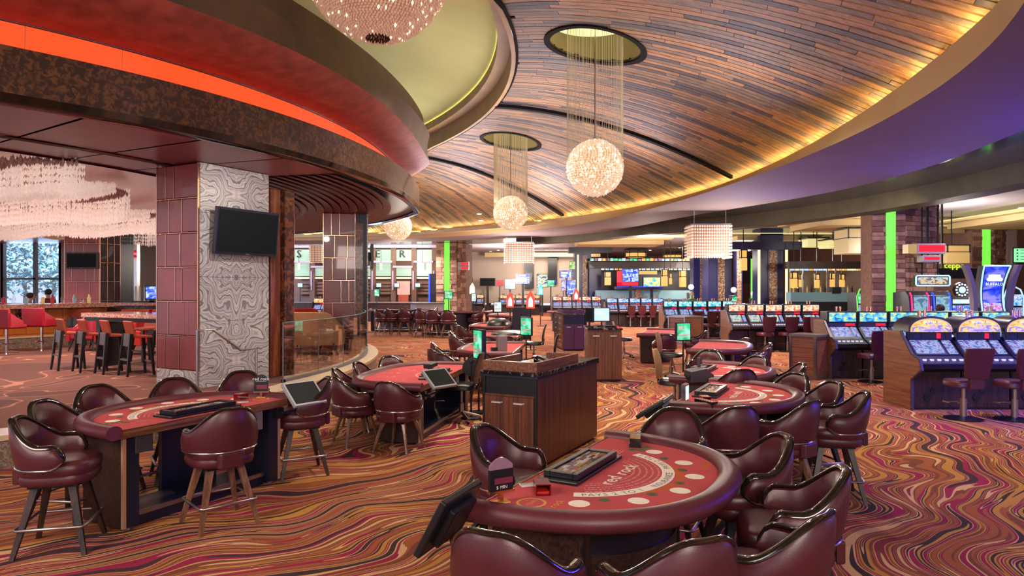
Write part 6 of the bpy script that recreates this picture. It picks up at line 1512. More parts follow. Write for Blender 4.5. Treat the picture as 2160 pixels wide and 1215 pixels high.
for x in (1692, 1744, 1762): px_box(MB(), x, 567, x+2.4, 617, YR, .05).build('post', M['chrome'], rb)
px_box(MB(), 1756, 606, 1774, 620, YR-.35, .4).build('till', M['black'], rb)
for k in range(14):
    p = AT(1674+k*9.5, 616, YR+1.6); r = thing('bottle', '%s bottle on the right bar shelf, %s from the left' % (('amber', 'black', 'teal')[k % 3], ORD[k]), 'bottle', (p.x, p.y, p.z-.02), 0, 'bottles in the right bar'); MB().lathe([(.035, 0), (.035, .18), (.014, .22), (.014, .29)], 7).build('glass', M[('amber_d', 'slotblack', 'teal_glass')[k % 3]], r)
MB().b2(AT(1670, 600, YR+1.6).x, AT(1812, 600, YR+1.6).x, YR+1.3, YR+1.9, 1.2, AT(1700, 616, YR+1.6).z-.02).build('back_shelf', M['darkwood'], rb)
struct(px_box(MB(), 1560, 540, 1600, 600, 45, .2).build('trim_5', M['slotblack'])); px_box(MB(), 1586, 546, 1592, 676.3, 40, .2).build('far_lime_strip', M['lime']); tag(bpy.data.objects['far_lime_strip'], 'thin far lime light strip between the indigo columns', 'light')
for px, py, l in ((1549, 612, 'round white topper machine left of the indigo columns'), (1459, 606, 'white round topper machine before the first indigo column'), (1590, 620, 'small white lit machine seen between indigo columns')):
    Yt = 36.5 if px == 1590 else 30.2; p = AT(px, py, Yt); r = thing('topper_machine', l, 'slot machine', (p.x, Yt, 0)); MB().b2(-.12, .12, 0, .4, 0, p.z-.25).build('body', M['slotblack'], r); MB().ball((0, .1, p.z), .13, 10, 8).build('globe', M['topper_white'], r); MB().b2(-.1, .1, -.02, 0, p.z-.75, p.z-.3).build('screen', M['green_scr'], r)
# iron ring chandeliers and crystal boxes
def ring_chandelier(x0, y0, x1, y1, Y, label):
    a = AT(x0, y1, Y); b = AT(x1, y0, Y); R_ = (b.x-a.x)/2; h = b.z-a.z; r = thing('iron_chandelier', label, 'lamp', ((a.x+b.x)/2, Y, a.z))
    for z in (h, 0): MB().tube([(R_*math.cos(2*PI*k/16), R_*math.sin(2*PI*k/16), z) for k in range(16)], .035, 5, True).build('ring', M['blackm'], r)
    mb = MB(); 
    for k in range(8): c, s = math.cos(2*PI*k/8)*R_, math.sin(2*PI*k/8)*R_; mb.tube([(c, s, 0), (c, s, h)], .02, 4); mb.tube([(c*.5, s*.5, h), (c*.5, s*.5, 4.6-a.z)], .008, 4)
    mb.build('uprights', M['blackm'], r); MB().lathe([(R_*.9, 0), (R_*.9, h*.5)], 18).build('amber_shade', M['amber'], r)
ring_chandelier(1318, 526, 1365, 543, 44, 'iron ring chandelier over the bar pavilion'); ring_chandelier(1398, 533, 1440, 545, 46, 'second iron ring chandelier right of the first')
ring_chandelier(1222, 515, 1270, 523, 47, 'iron ring chandelier above the dark portal')
for k, (x0, y0, x1, y1, Y) in enumerate([(1576, 497, 1640, 524, 36), (1634, 499, 1690, 524, 33), (1694, 502, 1738, 528, 31), (1738, 505, 1776, 530, 29)]):
    a = AT(x0, y1, Y); b = AT(x1, y0, Y); r = thing('fringe_lamp', 'yellow fringed box lamp on the far ceiling, %s from the left' % ORD[k], 'lamp', ((a.x+b.x)/2, Y, a.z), 0, 'fringed lamps'); w, h = b.x-a.x, b.z-a.z
    MB().b2(-w/2, w/2, -.5, .5, h*.25, h*.85).build('fringe', M['cream_lamp'], r); MB().b2(-w/2-.03, w/2+.03, -.53, .53, h*.9, h).build('frame', M['blackm'], r); MB().b2(-.02, .02, -.02, .02, h, max(4.6-a.z, h+.05)).build('hanger', M['blackm'], r)
def crystal_box(x0, y0, x1, y1, Y, frac, label):
    """square curtain of crystal strands hung from the soffit; frac tells where its corner falls"""
    a = AT(x0, y1, Y); b = AT(x1, y0, Y); w, h = b.x-a.x, b.z-a.z; r = thing('crystal_box_lamp', label, 'lamp', (a.x, Y, a.z))
    d = w*.75; MB().b2(.04, w-.04, .04, d-.04, .06, h).build('glow_core', M['bowl_core'], r); MB().b2(0, w, 0, d, h, h+.03).build('top_plate', M['chrome'], r)
    for x in (.1, w-.1): MB().b2(x-.01, x+.01, .2, .22, h+.03, 4.2-a.z+.01).build('hanger', M['chrome'], r)
    mb = MB(); nr = int(h/.085)
    for k in range(nr):
        z = (k+.5)*h/nr; n = int(w/.07)
        for q in range(n+1): mb.octa((q*w/n, -.01, z), .026, .036)
        n2 = int(d/.07)
        for q in range(1, n2+1): mb.octa((w+.01, q*d/n2, z), .026, .036); mb.octa((-.01, q*d/n2, z), .026, .036)
    mb.build('crystal_strands', M['crystal'], r, kind='stuff')
crystal_box(1064, 512, 1126, 556, 30.0, .8, 'square crystal curtain lamp hanging under the soffit, the left one'); crystal_box(1461, 474, 1543, 546, 20.0, .7, 'square crystal curtain lamp hanging under the soffit, the right one'); crystal_box(652, 518, 678, 556, 34.2, .7, 'square crystal curtain lamp glimpsed between the two near columns')

# ------------------------------------------------------------------ crystal globes and bowl chandelier
def globe(R_):
    r = thing('globe_pendant', '', 'lamp')
    MB().ball((0, 0, 0), R_*.93, 32, 20).build('lamp_core', M['crystal_core'], r, smooth=60)
    mb = MB(); nl = 36; rq = random.Random(5)
    for i in range(1, nl):
        th = PI*i/nl; n = max(4, int(2*PI*R_*math.sin(th)/.052))
        for k in range(n):
            p = 2*PI*(k+.5*(i % 2)+rq.uniform(-.2, .2))/n; t2 = th+rq.uniform(-.02, .02); q = R_*rq.uniform(.97, 1.01); mb.cur = 1 if rq.random() < .15 else 0
            mb.octa((q*math.sin(t2)*math.cos(p), q*math.sin(t2)*math.sin(p), q*math.cos(t2)), rq.uniform(.017, .031), rq.uniform(.02, .034))
    mb.build('crystal_beads', [M['crystal'], M['crystal_hot']], r, kind='stuff')
    return r
G = globe(0.47)
for i, (px, py, hx) in enumerate([(1250, 355, 0), (1075, 450, 1)]):
    h_ = HOLES[hx]; o = G if i == 0 else copy_tree(G); z = EYE+(YC-py)*h_[1]/F_PX
    place(o, (h_[0], h_[1], z), 0, ('nearest large crystal globe hanging from the round ceiling recess', 'second crystal globe farther down the hall')[i], 'crystal globe pendants')
    top = h_[2]+.42-z
    MB().lathe([(.012, .46), (.012, top)], 6).build('rod', M['chrome'], o)
    mb = MB(); rs = random.Random(i)
    for k in range(64):
        a = 2*PI*(k+rs.uniform(-.35, .35))/64; x, y = .47*math.cos(a), .47*math.sin(a); mb.tube([(x, y, 0.02), (x, y, top)], .0026 if i == 0 else .0035, 3)
    mb.build('strand_curtain', M['strand'], o, kind='stuff')
o = copy_tree(G); [bpy.data.objects.remove(c) for c in list(o.children) if c.name.startswith(('rod', 'strand'))]
p = AT(840, 479, 24.2); place(o, p, 0, 'third crystal globe, half hidden behind the bronze canopy', 'crystal globe pendants'); MB().lathe([(.012, .46), (.012, vault_h(math.atan2(p.y-CC[1], p.x-CC[0]), float(np.hypot(p.x-CC[0], p.y-CC[1])))-p.z+.03)], 6).build('rod', M['chrome'], o)
r = thing('bowl_chandelier', 'huge crystal bowl chandelier cut by the top edge', 'lamp', (-1.83, 9.3, 6.25)); R_ = .96
MB().lathe([(.02, -R_*.93)]+[(R_*.94*math.sin(PI/2*k/12), -R_*.94*math.cos(PI/2*k/12)) for k in range(1, 13)]+[(R_*.9, .35)], 40).build('lamp_core', M['bowl_core'], r, smooth=60)
mb = MB(); md = MB()
for i in range(1, 44):
    th = PI/2*i/40; rr_ = R_*math.sin(min(th, PI/2)); z = -R_*math.cos(th) if th <= PI/2 else (th-PI/2)*R_; n = max(6, int(2*PI*rr_/.046))
    for k in range(n):
        p = 2*PI*(k+.5*(i % 2))/n; mb.cur = 1 if rng.random() < .06 else 0; (md if i < 5 else mb).octa((rr_*math.cos(p)*rng.uniform(.985, 1.01), rr_*math.sin(p)*rng.uniform(.985, 1.01), z), rng.uniform(.012, .022), rng.uniform(.02, .036))
mb.build('crystal_strands', [M['bowl_bead'], M['crystal_hot']], r, kind='stuff'); md.build('centre_boss', M['trim_worn'], r); MB().lathe([(.05, .3), (.05, 1.3)], 8).build('stem', M['chrome'], r)
# ------------------------------------------------------------------ lounge beyond the platform kerb
struct(px_box(MB(), -420, 470, 6, 740, 27.0, .2).build('wall_lounge', M['soffit_leather'])); struct(px_box(MB(), 124, 470, 150, 740, 27.0, .2).build('wall_lounge_pier', M['tile']))
struct(MB().b2(-17.85, -17.6, 26.8, 27.2, 0, .95).build('wall_lounge_sill', M['tile']))
wz0, wz1 = AT(0, 648, 27).z, AT(0, 506, 27).z; wx0, wx1 = AT(4, 600, 27).x, AT(126, 600, 27).x
win = thing('window_1', 'w', 'w'); del win['category']; del win['label']; struct(win)
MB().b2(wx0, wx1, 27.08, 27.10, wz0, wz1).build('pane', M['pane'], win)
mb = MB(); 
for x in (wx0, AT(72, 600, 27).x, wx1): mb.b2(x-.05, x+.05, 27.0, 27.16, wz0, wz1)
for z in (wz0, wz1, wz0+(wz1-wz0)*.42): mb.b2(wx0, wx1, 27.0, 27.16, z-.04, z+.04)
mb.build('window_frame', M['slate'], win)
struct(px_box(MB(), 0, 640, 130, 760, 27.0, .25).build('wall_lounge_base', M['tile'])); struct(px_box(MB(), 0, 470, 150, 507, 26.9, .3).build('wall_lounge_head', M['soffit']))
struct(MB().b2(-60, 0, 40.0, 80, -.12, -.02).build('ground_outside', M['kerb_stone']))
lamp('daylight', 'AREA', (AT(60, 560, 30).x, 30.2, 5.6), 3600, (190, 214, 255), (AT(60, 600, 24).x-1, 38.0, 1.5), 4.0)
lamp('daylight', 'AREA', (AT(60, 560, 30).x+1, 29.5, 4.4), 300, (200, 220, 255), (-14.0, 18.0, 0.5), 2.5)
def tree(x, y, h, label, seed):
    r = thing('garden_tree', label, 'tree', (x, y, 0), 0, 'trees outside the lounge window'); rt = random.Random(seed)
    MB().tube([(0, 0, 0), (.05, 0, h*.5), (0, .05, h*.9)], [.12, .08, .03], 7).build('trunk', M['bark'], r, smooth=50)
    mb = MB()
    for k in range(900):
        th, ph, q = rt.uniform(0, 2*PI), rt.uniform(-1, 1), rt.random()**.4; c = Vector((math.cos(th)*math.sqrt(1-ph*ph)*1.5*q, math.sin(th)*math.sqrt(1-ph*ph)*1.5*q, h*.68+ph*h*.38*q))
        a = Vector((rt.uniform(-1, 1), rt.uniform(-1, 1), rt.uniform(-1, 1))).normalized()*.13; b = a.cross(Vector((rt.uniform(-1, 1), rt.uniform(-1, 1), 1))).normalized()*.07
        mb.add([c-a, c+b, c+a, c-b], [(0, 1, 2, 3)])
    mb.build('foliage', M['leaf'], r, kind='stuff')
for k, (px, Y, h) in enumerate([(8, 32, 4.4), (52, 46, 6.2), (112, 38, 4.8), (150, 33.4, 4.4)]):
    tree(AT(px, 600, Y).x, Y, h, 'pale bushy tree outside the lounge window, %s from the left' % ORD[k], k)
struct(px_box(MB(), 232, 480, 346, 690, 26.5, .2).build('wall_bar', M['beige_wall'])); struct(px_box(MB(), 234, 505, 280, 690, 25.2, .2).build('wall_bar_niche', M['carved'])); struct(px_box(MB(), 281, 512, 289, 690, 25.0, .2).build('trim_6', M['chrome']))
struct(px_box(MB(), -300, 486, 470, 500, 23.5, 3.5).build('ceiling_lounge', M['soffit_leather']))
MB().tube([AT(10, 496, 23.4), AT(60, 498, 23.4)], .05, 6).build('tube_lamp', M['neon_lb']); tag(bpy.data.objects['tube_lamp'], 'pale blue tube light over the lounge window', 'light')
r = thing('ceiling_bowl', 'small round crystal ceiling lamp near the lounge window', 'lamp', AT(116, 500, 22.5)); MB().lathe([(.02, -.1), (.3, -.06), (.42, .04), (.3, .1)], 20).build('bowl', M['bowl_core'], r, smooth=60)
r = thing('red_ring_lamp', 'red oval ring lamp glowing in the bar niche', 'lamp', AT(250, 532, 24.5))
for z in (.06, -.12): MB().tube([(.36*math.cos(2*PI*k/20), .3*math.sin(2*PI*k/20), z) for k in range(20)], .05, 6, True).build('ring', M['redlamp'], r)
MB().b2(-.03, .03, .2, .7, -.15, .1).build('bracket', M['blackm'], r)
# wall screens
def tv(label, c, u, w, h, tilt, m='offscreen'):
    """screen centred at c, long side along u"""
    u = Vector(u).normalized(); n = u.cross(Vector((0, 0, 1))); r = thing('wall_screen', label, 'television', c, math.atan2(u.y, u.x))
    Rm = Matrix.Rotation(tilt, 4, 'X')
    f = MB().b2(-w/2, w/2, 0, .07, -h/2, h/2).xf(Rm).build('housing', M['navy'], r, bev=.006); MB().b2(-w/2+.04, w/2-.04, -.006, 0, -h/2+.04, h/2-.04).xf(Rm).build('screen', M[m], r)
    MB().b2(-.12, .12, .06, .2, -.12, .12).build('wall_bracket', M['blackm'], r); MB().b2(-.04, .04, -.008, -.004, -h/2+.012, -h/2+.024).xf(Rm).build('maker_mark', M['grey'], r)
c = P0+u1*0.76+n1*0.22; c = Vector((c.x, c.y, 2.80)); tv('big switched-off wall screen on the onyx face of the big column', c, u1, 1.26, .74, .10)
p = AT(172, 550, 20.9); tv('switched-off screen on the oxblood tiles of the rear lounge column', p, (1, 0, 0), .96, .50, 0)
p = A3+u3*(w3+0.42)+back3*0.8; tv('screen seen edge-on at the right of the second tile column', Vector((p.x+.06, p.y, 2.75)), back3, 1.0, .64, 0)
# crystal ceiling: rippled curtains of hanging strands
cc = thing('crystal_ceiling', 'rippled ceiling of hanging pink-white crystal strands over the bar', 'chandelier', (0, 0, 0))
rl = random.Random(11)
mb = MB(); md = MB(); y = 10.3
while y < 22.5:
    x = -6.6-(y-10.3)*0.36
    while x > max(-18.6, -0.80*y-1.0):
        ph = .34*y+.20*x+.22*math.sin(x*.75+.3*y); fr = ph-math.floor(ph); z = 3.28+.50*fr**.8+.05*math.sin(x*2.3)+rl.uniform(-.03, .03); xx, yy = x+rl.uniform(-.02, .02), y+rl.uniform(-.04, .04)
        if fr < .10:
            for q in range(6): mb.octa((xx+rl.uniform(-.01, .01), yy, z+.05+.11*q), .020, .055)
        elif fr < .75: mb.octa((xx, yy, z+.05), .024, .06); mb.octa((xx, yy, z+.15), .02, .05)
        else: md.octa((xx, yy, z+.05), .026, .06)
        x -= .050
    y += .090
mb.build('strand_curtain', M['lcrystal'], cc, kind='stuff'); md.build('strand_curtain', M['lcrystal_shade'], cc, kind='stuff')
MB().b2(-19, -6.6, 10.6, 23.4, 4.05, 4.1).build('crystal_carrier', M['lcrystal_shade'], cc)
lamp('crystal_fill', 'AREA', (-11.5, 15.5, 2.9), 90, (255, 226, 212), (-11.5, 15.5, 5.0), 7.0)  # unseen area lamp added underneath to brighten the strands
# bar counter with amber tiles
def lp(px, py, h=ZP): return FL(px, py, h)
bc = thing('bar_counter', 'curved bar counter with amber tiled front and rose granite top at the left', 'bar', (0, 0, 0))
a = lp(-160, 748); b = lp(232, 722); u = (b-a); Lb = u.length; u.normalize(); n = u.cross(Vector((0, 0, 1)))
def bb(x0, x1, y0, y1, z0, z1, m, name): 
    P = [a+u*x-n*y+Vector((0, 0, z-a.z)) for z in (z0, z1) for x, y in ((x0, y0), (x1, y0), (x1, y1), (x0, y1))]; return MB().hexa(P).build(name, M[m], bc)
bb(0, Lb, 0.05, .6, ZP, ZP+1.02, 'bar_tile', 'core'); bb(0, Lb, -.10, .10, ZP, ZP+.26, 'kerb_stone', 'foot_kerb'); bb(0, Lb, -.12, .12, ZP+.26, ZP+.30, 'kerb_top', 'kerb_coping'); bb(-.1, Lb+.1, -.35, .75, ZP+1.02, ZP+1.13, 'bar_top', 'counter_top')
tile_face(bc, a+u*0+n*(-.05)+Vector((0, 0, .32)), u, Lb, ZP+.34, ZP+1.0, [[.06, .14, .22, .3, .38, .5, .58, .66, .75, .84, .93], [.03, .11, .19, .27, .35, .43, .53, .62, .71, .79, .88, .96]], 'bar_tile', .01)
gx = MB(); bb(Lb*.44, Lb*.60, -.02, .05, ZP+.66, ZP+.98, 'granite', 'glass_case')
for k in range(12):
    p = a+u*(Lb*(.3+.055*k))-n*(.1+.3*rl.random()); r = thing('bar_glass', '%s on the curved bar counter, %s vessel from the left' % (('clear glass', 'amber bottle', 'crimson glass', 'clear tumbler', 'teal bottle')[k % 5], ORD[k]), 'glass', (p.x, p.y, ZP+1.131), 0, 'glasses and bottles on the curved bar')
    m = (M['clear'], M['amber_d'], M['crimson'], M['clear'], M['teal_glass'])[k % 5]; MB().lathe([(.04, 0), (.05, .14), (.03, .17), (.02, .24 if k % 2 else .18)], 8).build('vessel', m, r, smooth=50)
def bar_seat(label, px, py, rz):
    p = lp(px, py); r = thing('swivel_bar_stool', label, 'stool', p, rz, 'crimson bar seats')
    MB().lathe([(.24, 0), (.24, .015), (.04, .03)], 20).build('base_plate', M['chrome'], r); MB().lathe([(.032, .02), (.032, .62)], 10).build('pole', M['chrome'], r); MB().tube([(.16*math.cos(t_), .16*math.sin(t_), .24) for t_ in np.linspace(0, 2*PI, 14)[:-1]], .011, 5, True).build('foot_ring', M['chrome'], r)
    MB().b2(-.29, .29, -.25, .27, .60, .70).build('seat', M['crimson'], r, bev=.03); MB().xprism([(-.27, .62), (-.20, .62), (-.22, 1.06), (-.29, 1.06)], -.30, .30).build('backrest', M['crimson'], r, bev=.02)
    for s in (-1, 1): MB().xprism([(-.25, .62), (.15, .62), (.12, .78), (-.25, .98)], s*.3-.025, s*.3+.025).build('arm', M['crimson'], r, bev=.015)
bar_seat('crimson swivel bar seat with chrome pole, nearest at the amber tiled bar', 88, 741, -.15); bar_seat('crimson swivel bar seat cut by the left edge at the amber tiled bar', 14, 748, -.1)
# high table with its row of tall bar stools
s0, s1 = lp(148, 779), lp(292, 791); us = (s1-s0).normalized(); ns = Vector((-us.y, us.x, 0))
def brown_stool(): 
    r = thing('bar_stool', '', 'stool')
    mb = MB(); mb.xprism([(-.20, .96), (-.16, .97), (-.11, .72), (.16, .70), (.17, .66), (-.13, .67)], -.19, .19); mb.build('seat_shell', M['rust'], r, bev=.012)
    MB().xprism([(-.20, .74), (-.165, .74), (-.175, .52), (-.21, .52)], -.165, .165).build('back_panel', M['slate'], r)
    for sx in (-1, 1): 
        MB().bar((sx*.15, -.18, .74), (sx*.2, -.26, 0), .055, .035).build('leg', M['espresso'], r); MB().bar((sx*.15, .14, .68), (sx*.19, .19, 0), .05, .035).build('leg', M['espresso'], r)
    mb = MB(); mb.b2(-.19, .19, -.245, -.22, .27, .30); mb.b2(-.18, .18, .165, .19, .22, .25); mb.build('foot_rail', M['slate'], r)
    return r
BS = brown_stool(); gsl = us.angle(Vector((1, 0, 0)))*(1 if us.y > 0 else -1)
for k in range(4):
    p = s0+(s1-s0)*(k/3); o = BS if k == 0 else copy_tree(BS); place(o, (p.x, p.y, ZP), gsl-.25, 'rust leather tall bar stool at the high table, %s from the left' % ORD[k], 'rust bar stools'); 
    q = p+ns*1.55; o = copy_tree(BS); place(o, (q.x, q.y, ZP), gsl+PI, 'rust leather bar stool across the high table, %s from the left' % ORD[k], 'rust bar stools across the table')
ht = thing('high_table', 'high rose granite table in front of the big tiled column', 'table', ((s0.x+s1.x)/2, (s0.y+s1.y)/2, ZP), gsl)
ht.location += ns*.78; Lh = (s1-s0).length
MB().b2(-Lh/2-.25, Lh/2+.9, -.42, .42, .98, 1.06).build('table_top', M['bar_top'], ht); MB().b2(-Lh/2-.2, Lh/2+.85, -.38, .38, .90, .98).build('apron', M['espresso'], ht)
for x in (-Lh/2+.1, Lh/2+.6): MB().b2(x-.06, x+.06, -.3, .3, 0, .9).build('leg', M['espresso'], ht)
r = thing('candle_glass', 'red candle glass on the high table', 'candle', ht.location+Vector((.1, .1, 1.061)), 0); MB().lathe([(.04, 0), (.045, .07)], 10).build('glass', M['acrylic'], r)
# second dark bar and seats behind
sb = thing('rear_bar', 'dark rear bar with rose top, tap handles behind it', 'bar', AT(222, 665, 19.5).to_tuple()[:2]+(ZP,))
MB().b2(0, 3.6, 0, .7, 0, 1.05).build('front', M['carved'], sb); MB().b2(-.1, 3.7, -.2, .8, 1.05, 1.12).build('top', M['bar_top'], sb)
tp = MB(); 
for k in range(9): MB().lathe([(.03, 0), (.022, .1), (.03, .42), (.01, .46)], 7, (.32+.13*k, 1.0, 1.15+(.1 if k > 4 else 0))).build('tap_handle', M['steel'], sb)
MB().b2(.25, 1.5, .9, 1.1, 0, 1.16).build('tap_tower', M['espresso'], sb)
p = AT(320, 604, 20.4); r = thing('till_screen', 'blue-white till screen on the rear bar, left of the big column', 'screen', (p.x, p.y, ZP+1.121)); MB().b2(-.2, .2, 0, .06, .08, .5).build('housing', M['black'], r); MB().b2(-.17, .17, -.01, 0, .11, .47).build('display', M['blue_scr'], r); MB().b2(-.08, .08, 0, .1, 0, .08).build('stand', M['black'], r)
for i, px in enumerate((278, 292, 308, 325)):
    p = AT(px, 690, 18.6); o = copy_tree(BS); place(o, (p.x, p.y, ZP), .1, 'rust bar stool at the rear bar, %s from the left' % ORD[i], 'rust stools at the rear bar')
for i, px in enumerate((140, 156, 172, 184)):
    p = AT(px, 690, 18.8); o = copy_tree(BS); place(o, (p.x, p.y, ZP), .2, 'rust bar stool before the rear tiled lounge column, %s from the left' % ORD[i], 'rust stools before the rear column')
def armchair(name, label, p, rz, m, W_=.78, legs=True, H_=.92):
    r = thing(name, label, 'armchair', p, rz); hw = W_/2
    MB().b2(-hw+.1, hw-.1, -.2, .36, .28, .44).build('seat', M[m], r, bev=.04)
    rings = []
    for i in range(25):
        u_ = -1+i/12; A_ = 1.75*u_; x = hw*math.sin(max(-PI/2, min(PI/2, A_))); y = -.34*math.cos(max(-PI/2, min(PI/2, A_)))+(max(0, abs(A_)-PI/2)*1.9); zt = H_-(H_-.56)*sst(.35, 1, abs(u_)); nx, ny = math.sin(A_), -math.cos(A_)
        rings.append([(x, y, .24), (x+nx*.02, y+ny*.05, (zt+.3)/2), (x+nx*.03, y+ny*.10, zt-.02), (x-nx*.02, y+ny*.06, zt), (x-nx*.07, y-ny*.03, zt-.03), (x-nx*.08, y-ny*.06, .26)])
    MB().loft(rings).build('back_shell', M[m], r, smooth=60)
    for sx in (-1, 1):
        for sy in (-.22, .3): MB().bar((sx*(hw-.14), sy, .28), (sx*(hw-.06), sy*1.2, 0), .035, .02).build('leg', M['espresso'], r)
    return r
armchair('settee', 'tan woven settee with its high curved back to us behind the glass rail', lp(658, 748), -.12-.0, 'tan', 1.5, H_=1.0)
armchair('armchair', 'orange velvet armchair beyond the settee', AT(628, 690, 17.4).to_tuple()[:2]+(ZP,), -.5, 'orange', .9, H_=.95); armchair('armchair', 'red velvet armchair right behind the orange one', AT(642, 690, 19.4).to_tuple()[:2]+(ZP,), .3, 'red', .9, H_=.98)
armchair('armchair', 'dark plum armchair at the second tile column foot', AT(712, 690, 16.2).to_tuple()[:2]+(ZP,), -2.2, 'leather', .8, H_=.85)
for i, (px, Y, m, l) in enumerate([(150+40, 17.0, 'crimson', 'crimson low armchair left of the high table end'), (212, 17.4, 'crimson', 'crimson low armchair behind the high table'), (290, 16.2, 'red', 'red low armchair behind the high table right end'), (318, 16.0, 'red', 'red banquette chair next to the big column')]):
    armchair('armchair', l, AT(px, 690, Y).to_tuple()[:2]+(ZP,), PI+.3*i, m, .75, H_=.9)
r = thing('side_table', 'low dark oval table inside the glass rail', 'table', AT(744, 690, 16.2).to_tuple()[:2]+(ZP,)); MB().lathe([(.22, 0), (.2, .5), (.34, .52), (.34, .56), (.01, .56)], 16).build('body', M['carved'], r, smooth=30)
# glass rail along the platform edge
gr = thing('glass_rail', 'frameless glass balustrade along the raised lounge edge', 'railing', (0, 0, 0))
def edge_t(px):
    for t in np.linspace(-.6, .8, 1401):
        q = pol(t, 11.2, ZP)
        if q.y > .5 and XC+F_PX*q.x/q.y > px: return t
    return .45
tt = [edge_t(x) for x in (598, 672, 725, 760, 778)]+[.42, .58]
for a_, b_ in zip(tt[:-1], tt[1:]):
    mb = MB(); lathe_arc(mb, [(11.2, ZP+.02), (11.2, ZP+.98), (11.185, ZP+.98), (11.185, ZP+.02)], a_+.0006, b_-.0006, 4); mb.build('glass_panel', M['rail_glass'], gr)
    mb = MB(); lathe_arc(mb, [(11.206, ZP+.98), (11.206, ZP+.987), (11.18, ZP+.987), (11.18, ZP+.98)], a_, b_, 4); mb.build('top_edge', M['teal_glass'], gr)
    q = pol(a_, 11.19, 0); MB().b2(q.x-.008, q.x+.008, q.y-.008, q.y+.008, ZP, ZP+.985).build('joint_strip', M['slate'], gr)
mb = MB(); lathe_arc(mb, [(11.24, ZP), (11.24, ZP+.05), (11.15, ZP+.05), (11.15, ZP)], tt[0], tt[-1], 30); mb.build('base_channel', M['slate'], gr)
# handrail at the steps
hr = thing('handrail', 'bent steel stair handrail standing before the onyx column', 'railing', (0, 0, 0))
A_, B_ = FL(416, 828, ZP), FL(541, 838, .14); zt1, zt2 = ZP+.92, .14+.78
PT = [Vector((A_.x, A_.y, ZP)), Vector((A_.x, A_.y, zt1)), A_.lerp(B_, .25)*1.0, B_.lerp(A_, .28), Vector((B_.x, B_.y, zt2)), Vector((B_.x, B_.y, 0.0))]
PT[2].z = zt1+.0; PT[3].z = zt2; MB().tube(PT, .022, 8).build('rail', M['steel'], hr, smooth=50)
st = MB(); 
for k, z in enumerate((.235, .118)): lathe_arc(st, [(lambda t, k=k: RK(t)+.30*(k+1), 0), (lambda t, k=k: RK(t)+.30*(k+1), z), (lambda t, k=k: RK(t)-.1, z)], math.radians(-24), math.radians(-13), 10)
struct(st.build('platform_steps', M['kerb_stone']))

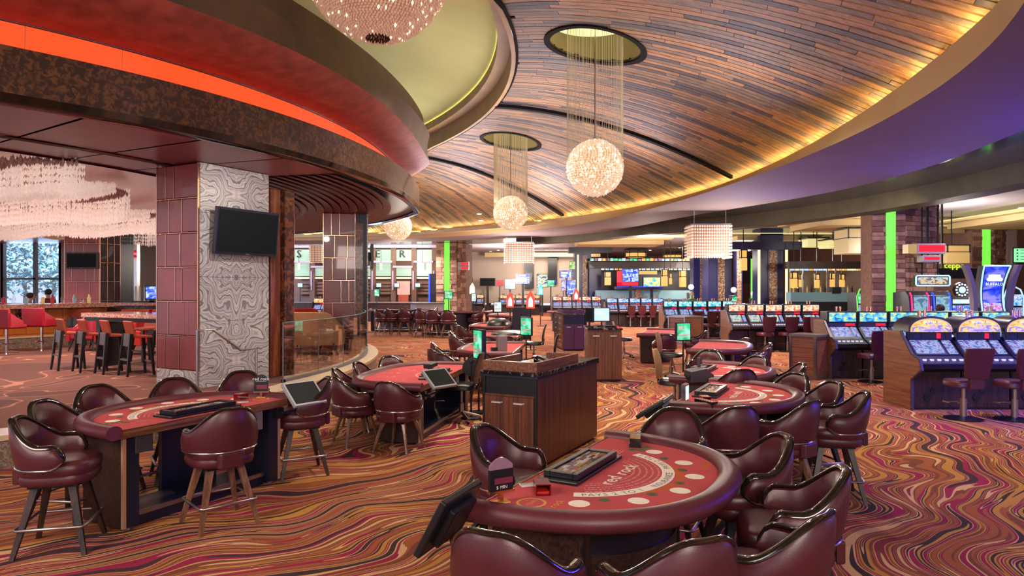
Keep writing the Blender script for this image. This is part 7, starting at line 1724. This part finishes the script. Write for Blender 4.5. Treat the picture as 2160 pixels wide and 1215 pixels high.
# ------------------------------------------------------------------ people, small and far off
def person(label, loc, rz, shirt, hair, trousers=(40, 40, 52), seat=.52, stand=False):
    r = thing('person', label, 'person', loc, rz)
    bm = bmesh.new(); sk = bm.verts.layers.skin.verify(); V_ = {}
    def v(k, p, rr, root=False): x = bm.verts.new(p); x[sk].radius = (rr, rr*.9); x[sk].use_root = root; V_[k] = x
    s = seat; v('pelvis', (0, 0, s+.08), .15, True); v('waist', (0, 0, s+.25), .14); v('chest', (0, .02, s+.44), .17); v('neck', (0, .02, s+.60), .06); v('headbase', (0, .04, s+.68), .07); v('crown', (0, .04, s+.80), .085)
    for sx, nm in ((-1, 'l'), (1, 'r')):
        v('sh'+nm, (sx*.19, .01, s+.53), .065); v('el'+nm, (sx*.25, .06, s+.27), .045); v('wr'+nm, (sx*.19, .30, s+.24), .034); v('ha'+nm, (sx*.17, .38, s+.23), .03)
        v('hip'+nm, (sx*.10, .06, s+.05), .09); v('kn'+nm, (sx*.12, .46, s+.04) if not stand else (sx*.12, .05, .47), .065); v('an'+nm, (sx*.12, .46, max(.1, s-.38)) if not stand else (sx*.12, 0, .09), .045); v('to'+nm, (sx*.12, .60, max(.04, s-.44)) if not stand else (sx*.13, .15, .04), .04)
    for a, b in [('pelvis', 'waist'), ('waist', 'chest'), ('chest', 'neck'), ('neck', 'headbase'), ('headbase', 'crown')]+[(x+q, y+q) for q in 'lr' for x, y in (('sh', 'el'), ('el', 'wr'), ('wr', 'ha'), ('hip', 'kn'), ('kn', 'an'), ('an', 'to'))]: bm.edges.new((V_[a], V_[b]))
    for q in 'lr': bm.edges.new((V_['chest'], V_['sh'+q])); bm.edges.new((V_['pelvis'], V_['hip'+q]))
    me = bpy.data.meshes.new('body'); bm.to_mesh(me); bm.free()
    o = bpy.data.objects.new('body', me); COL.objects.link(o); o.parent = r; o.modifiers.new('skin', 'SKIN'); sd = o.modifiers.new('sub', 'SUBSURF'); sd.levels = 1; sd.render_levels = 1
    # colour by height on the person's own body: trousers, shirt, skin
    m, nt, b = nodes('clothed_body'); tc = N(nt, 'ShaderNodeTexCoord'); sx = N(nt, 'ShaderNodeSeparateXYZ'); nt.links.new(tc.outputs['Object'], sx.inputs[0])
    rp = ramp(nt, [(0, lin(*trousers)), ((s+.12)/2, lin(*shirt)), ((s+.59)/2, lin(198, 150, 124))], 'CONSTANT'); dv = N(nt, 'ShaderNodeMath', operation='DIVIDE'); dv.inputs[1].default_value = 2.0
    nt.links.new(sx.outputs[2], dv.inputs[0]); nt.links.new(dv.outputs[0], rp.inputs[0]); nt.links.new(rp.outputs[0], b.inputs['Base Color']); me.materials.append(m)
    MB().ball((0, .02, s+.80), .112, 12, 8, (.92, 1.0, .95)).build('hair', mat('hair', hair, .7), r, smooth=60)
    fc = MB(); fc.ball((0, .10, s+.755), .072, 10, 8, (.9, .8, 1.2)); fc.ball((0, .165, s+.75), .014, 6, 5); fc.build('face', M['skin'], r, smooth=60)
    ey = MB(); [ey.ball((sx*.03, .158, s+.775), .009, 6, 5) for sx in (-1, 1)]; ey.build('eyes', M['black'], r)
    return r
p = AT(1459, 622, 28.3); person('grey-haired person in a green shirt standing behind the teal slot bank', (p.x, 28.3, 0), PI, (50, 110, 60), (150, 140, 134), seat=.86, stand=True)
p = AT(1984, 648, 16.9); person('dark-haired person seated behind the blue slot bank facing away', (p.x, 16.9, 0), 0, (60, 40, 90), (40, 28, 24), seat=.60); o = copy_tree(SS); place(o, (p.x, 16.9, 0), 0, 'slot seat under the dark-haired person behind the blue bank', GS)
p = AT(103, 640, 22.5); person('person in a dark red top seated by the lounge window', (p.x, 22.5, ZP), 1.2, (110, 24, 40), (30, 24, 24), seat=.62)
p = AT(62, 645, 22.8); person('person in a grey top beside the one in red at the lounge window', (p.x, 22.8, ZP), -.8, (150, 140, 140), (60, 44, 36), seat=.5)
for k, (px, Y) in enumerate([(-30, 23.5), (26, 21.0), (64, 20.6)]): armchair('armchair', 'red rounded lounge chair against the window, %s from the left' % ORD[k], AT(px, 650, Y).to_tuple()[:2]+(ZP,), PI+.2*k, 'red' if k else 'crimson', 1.0, H_=1.05)
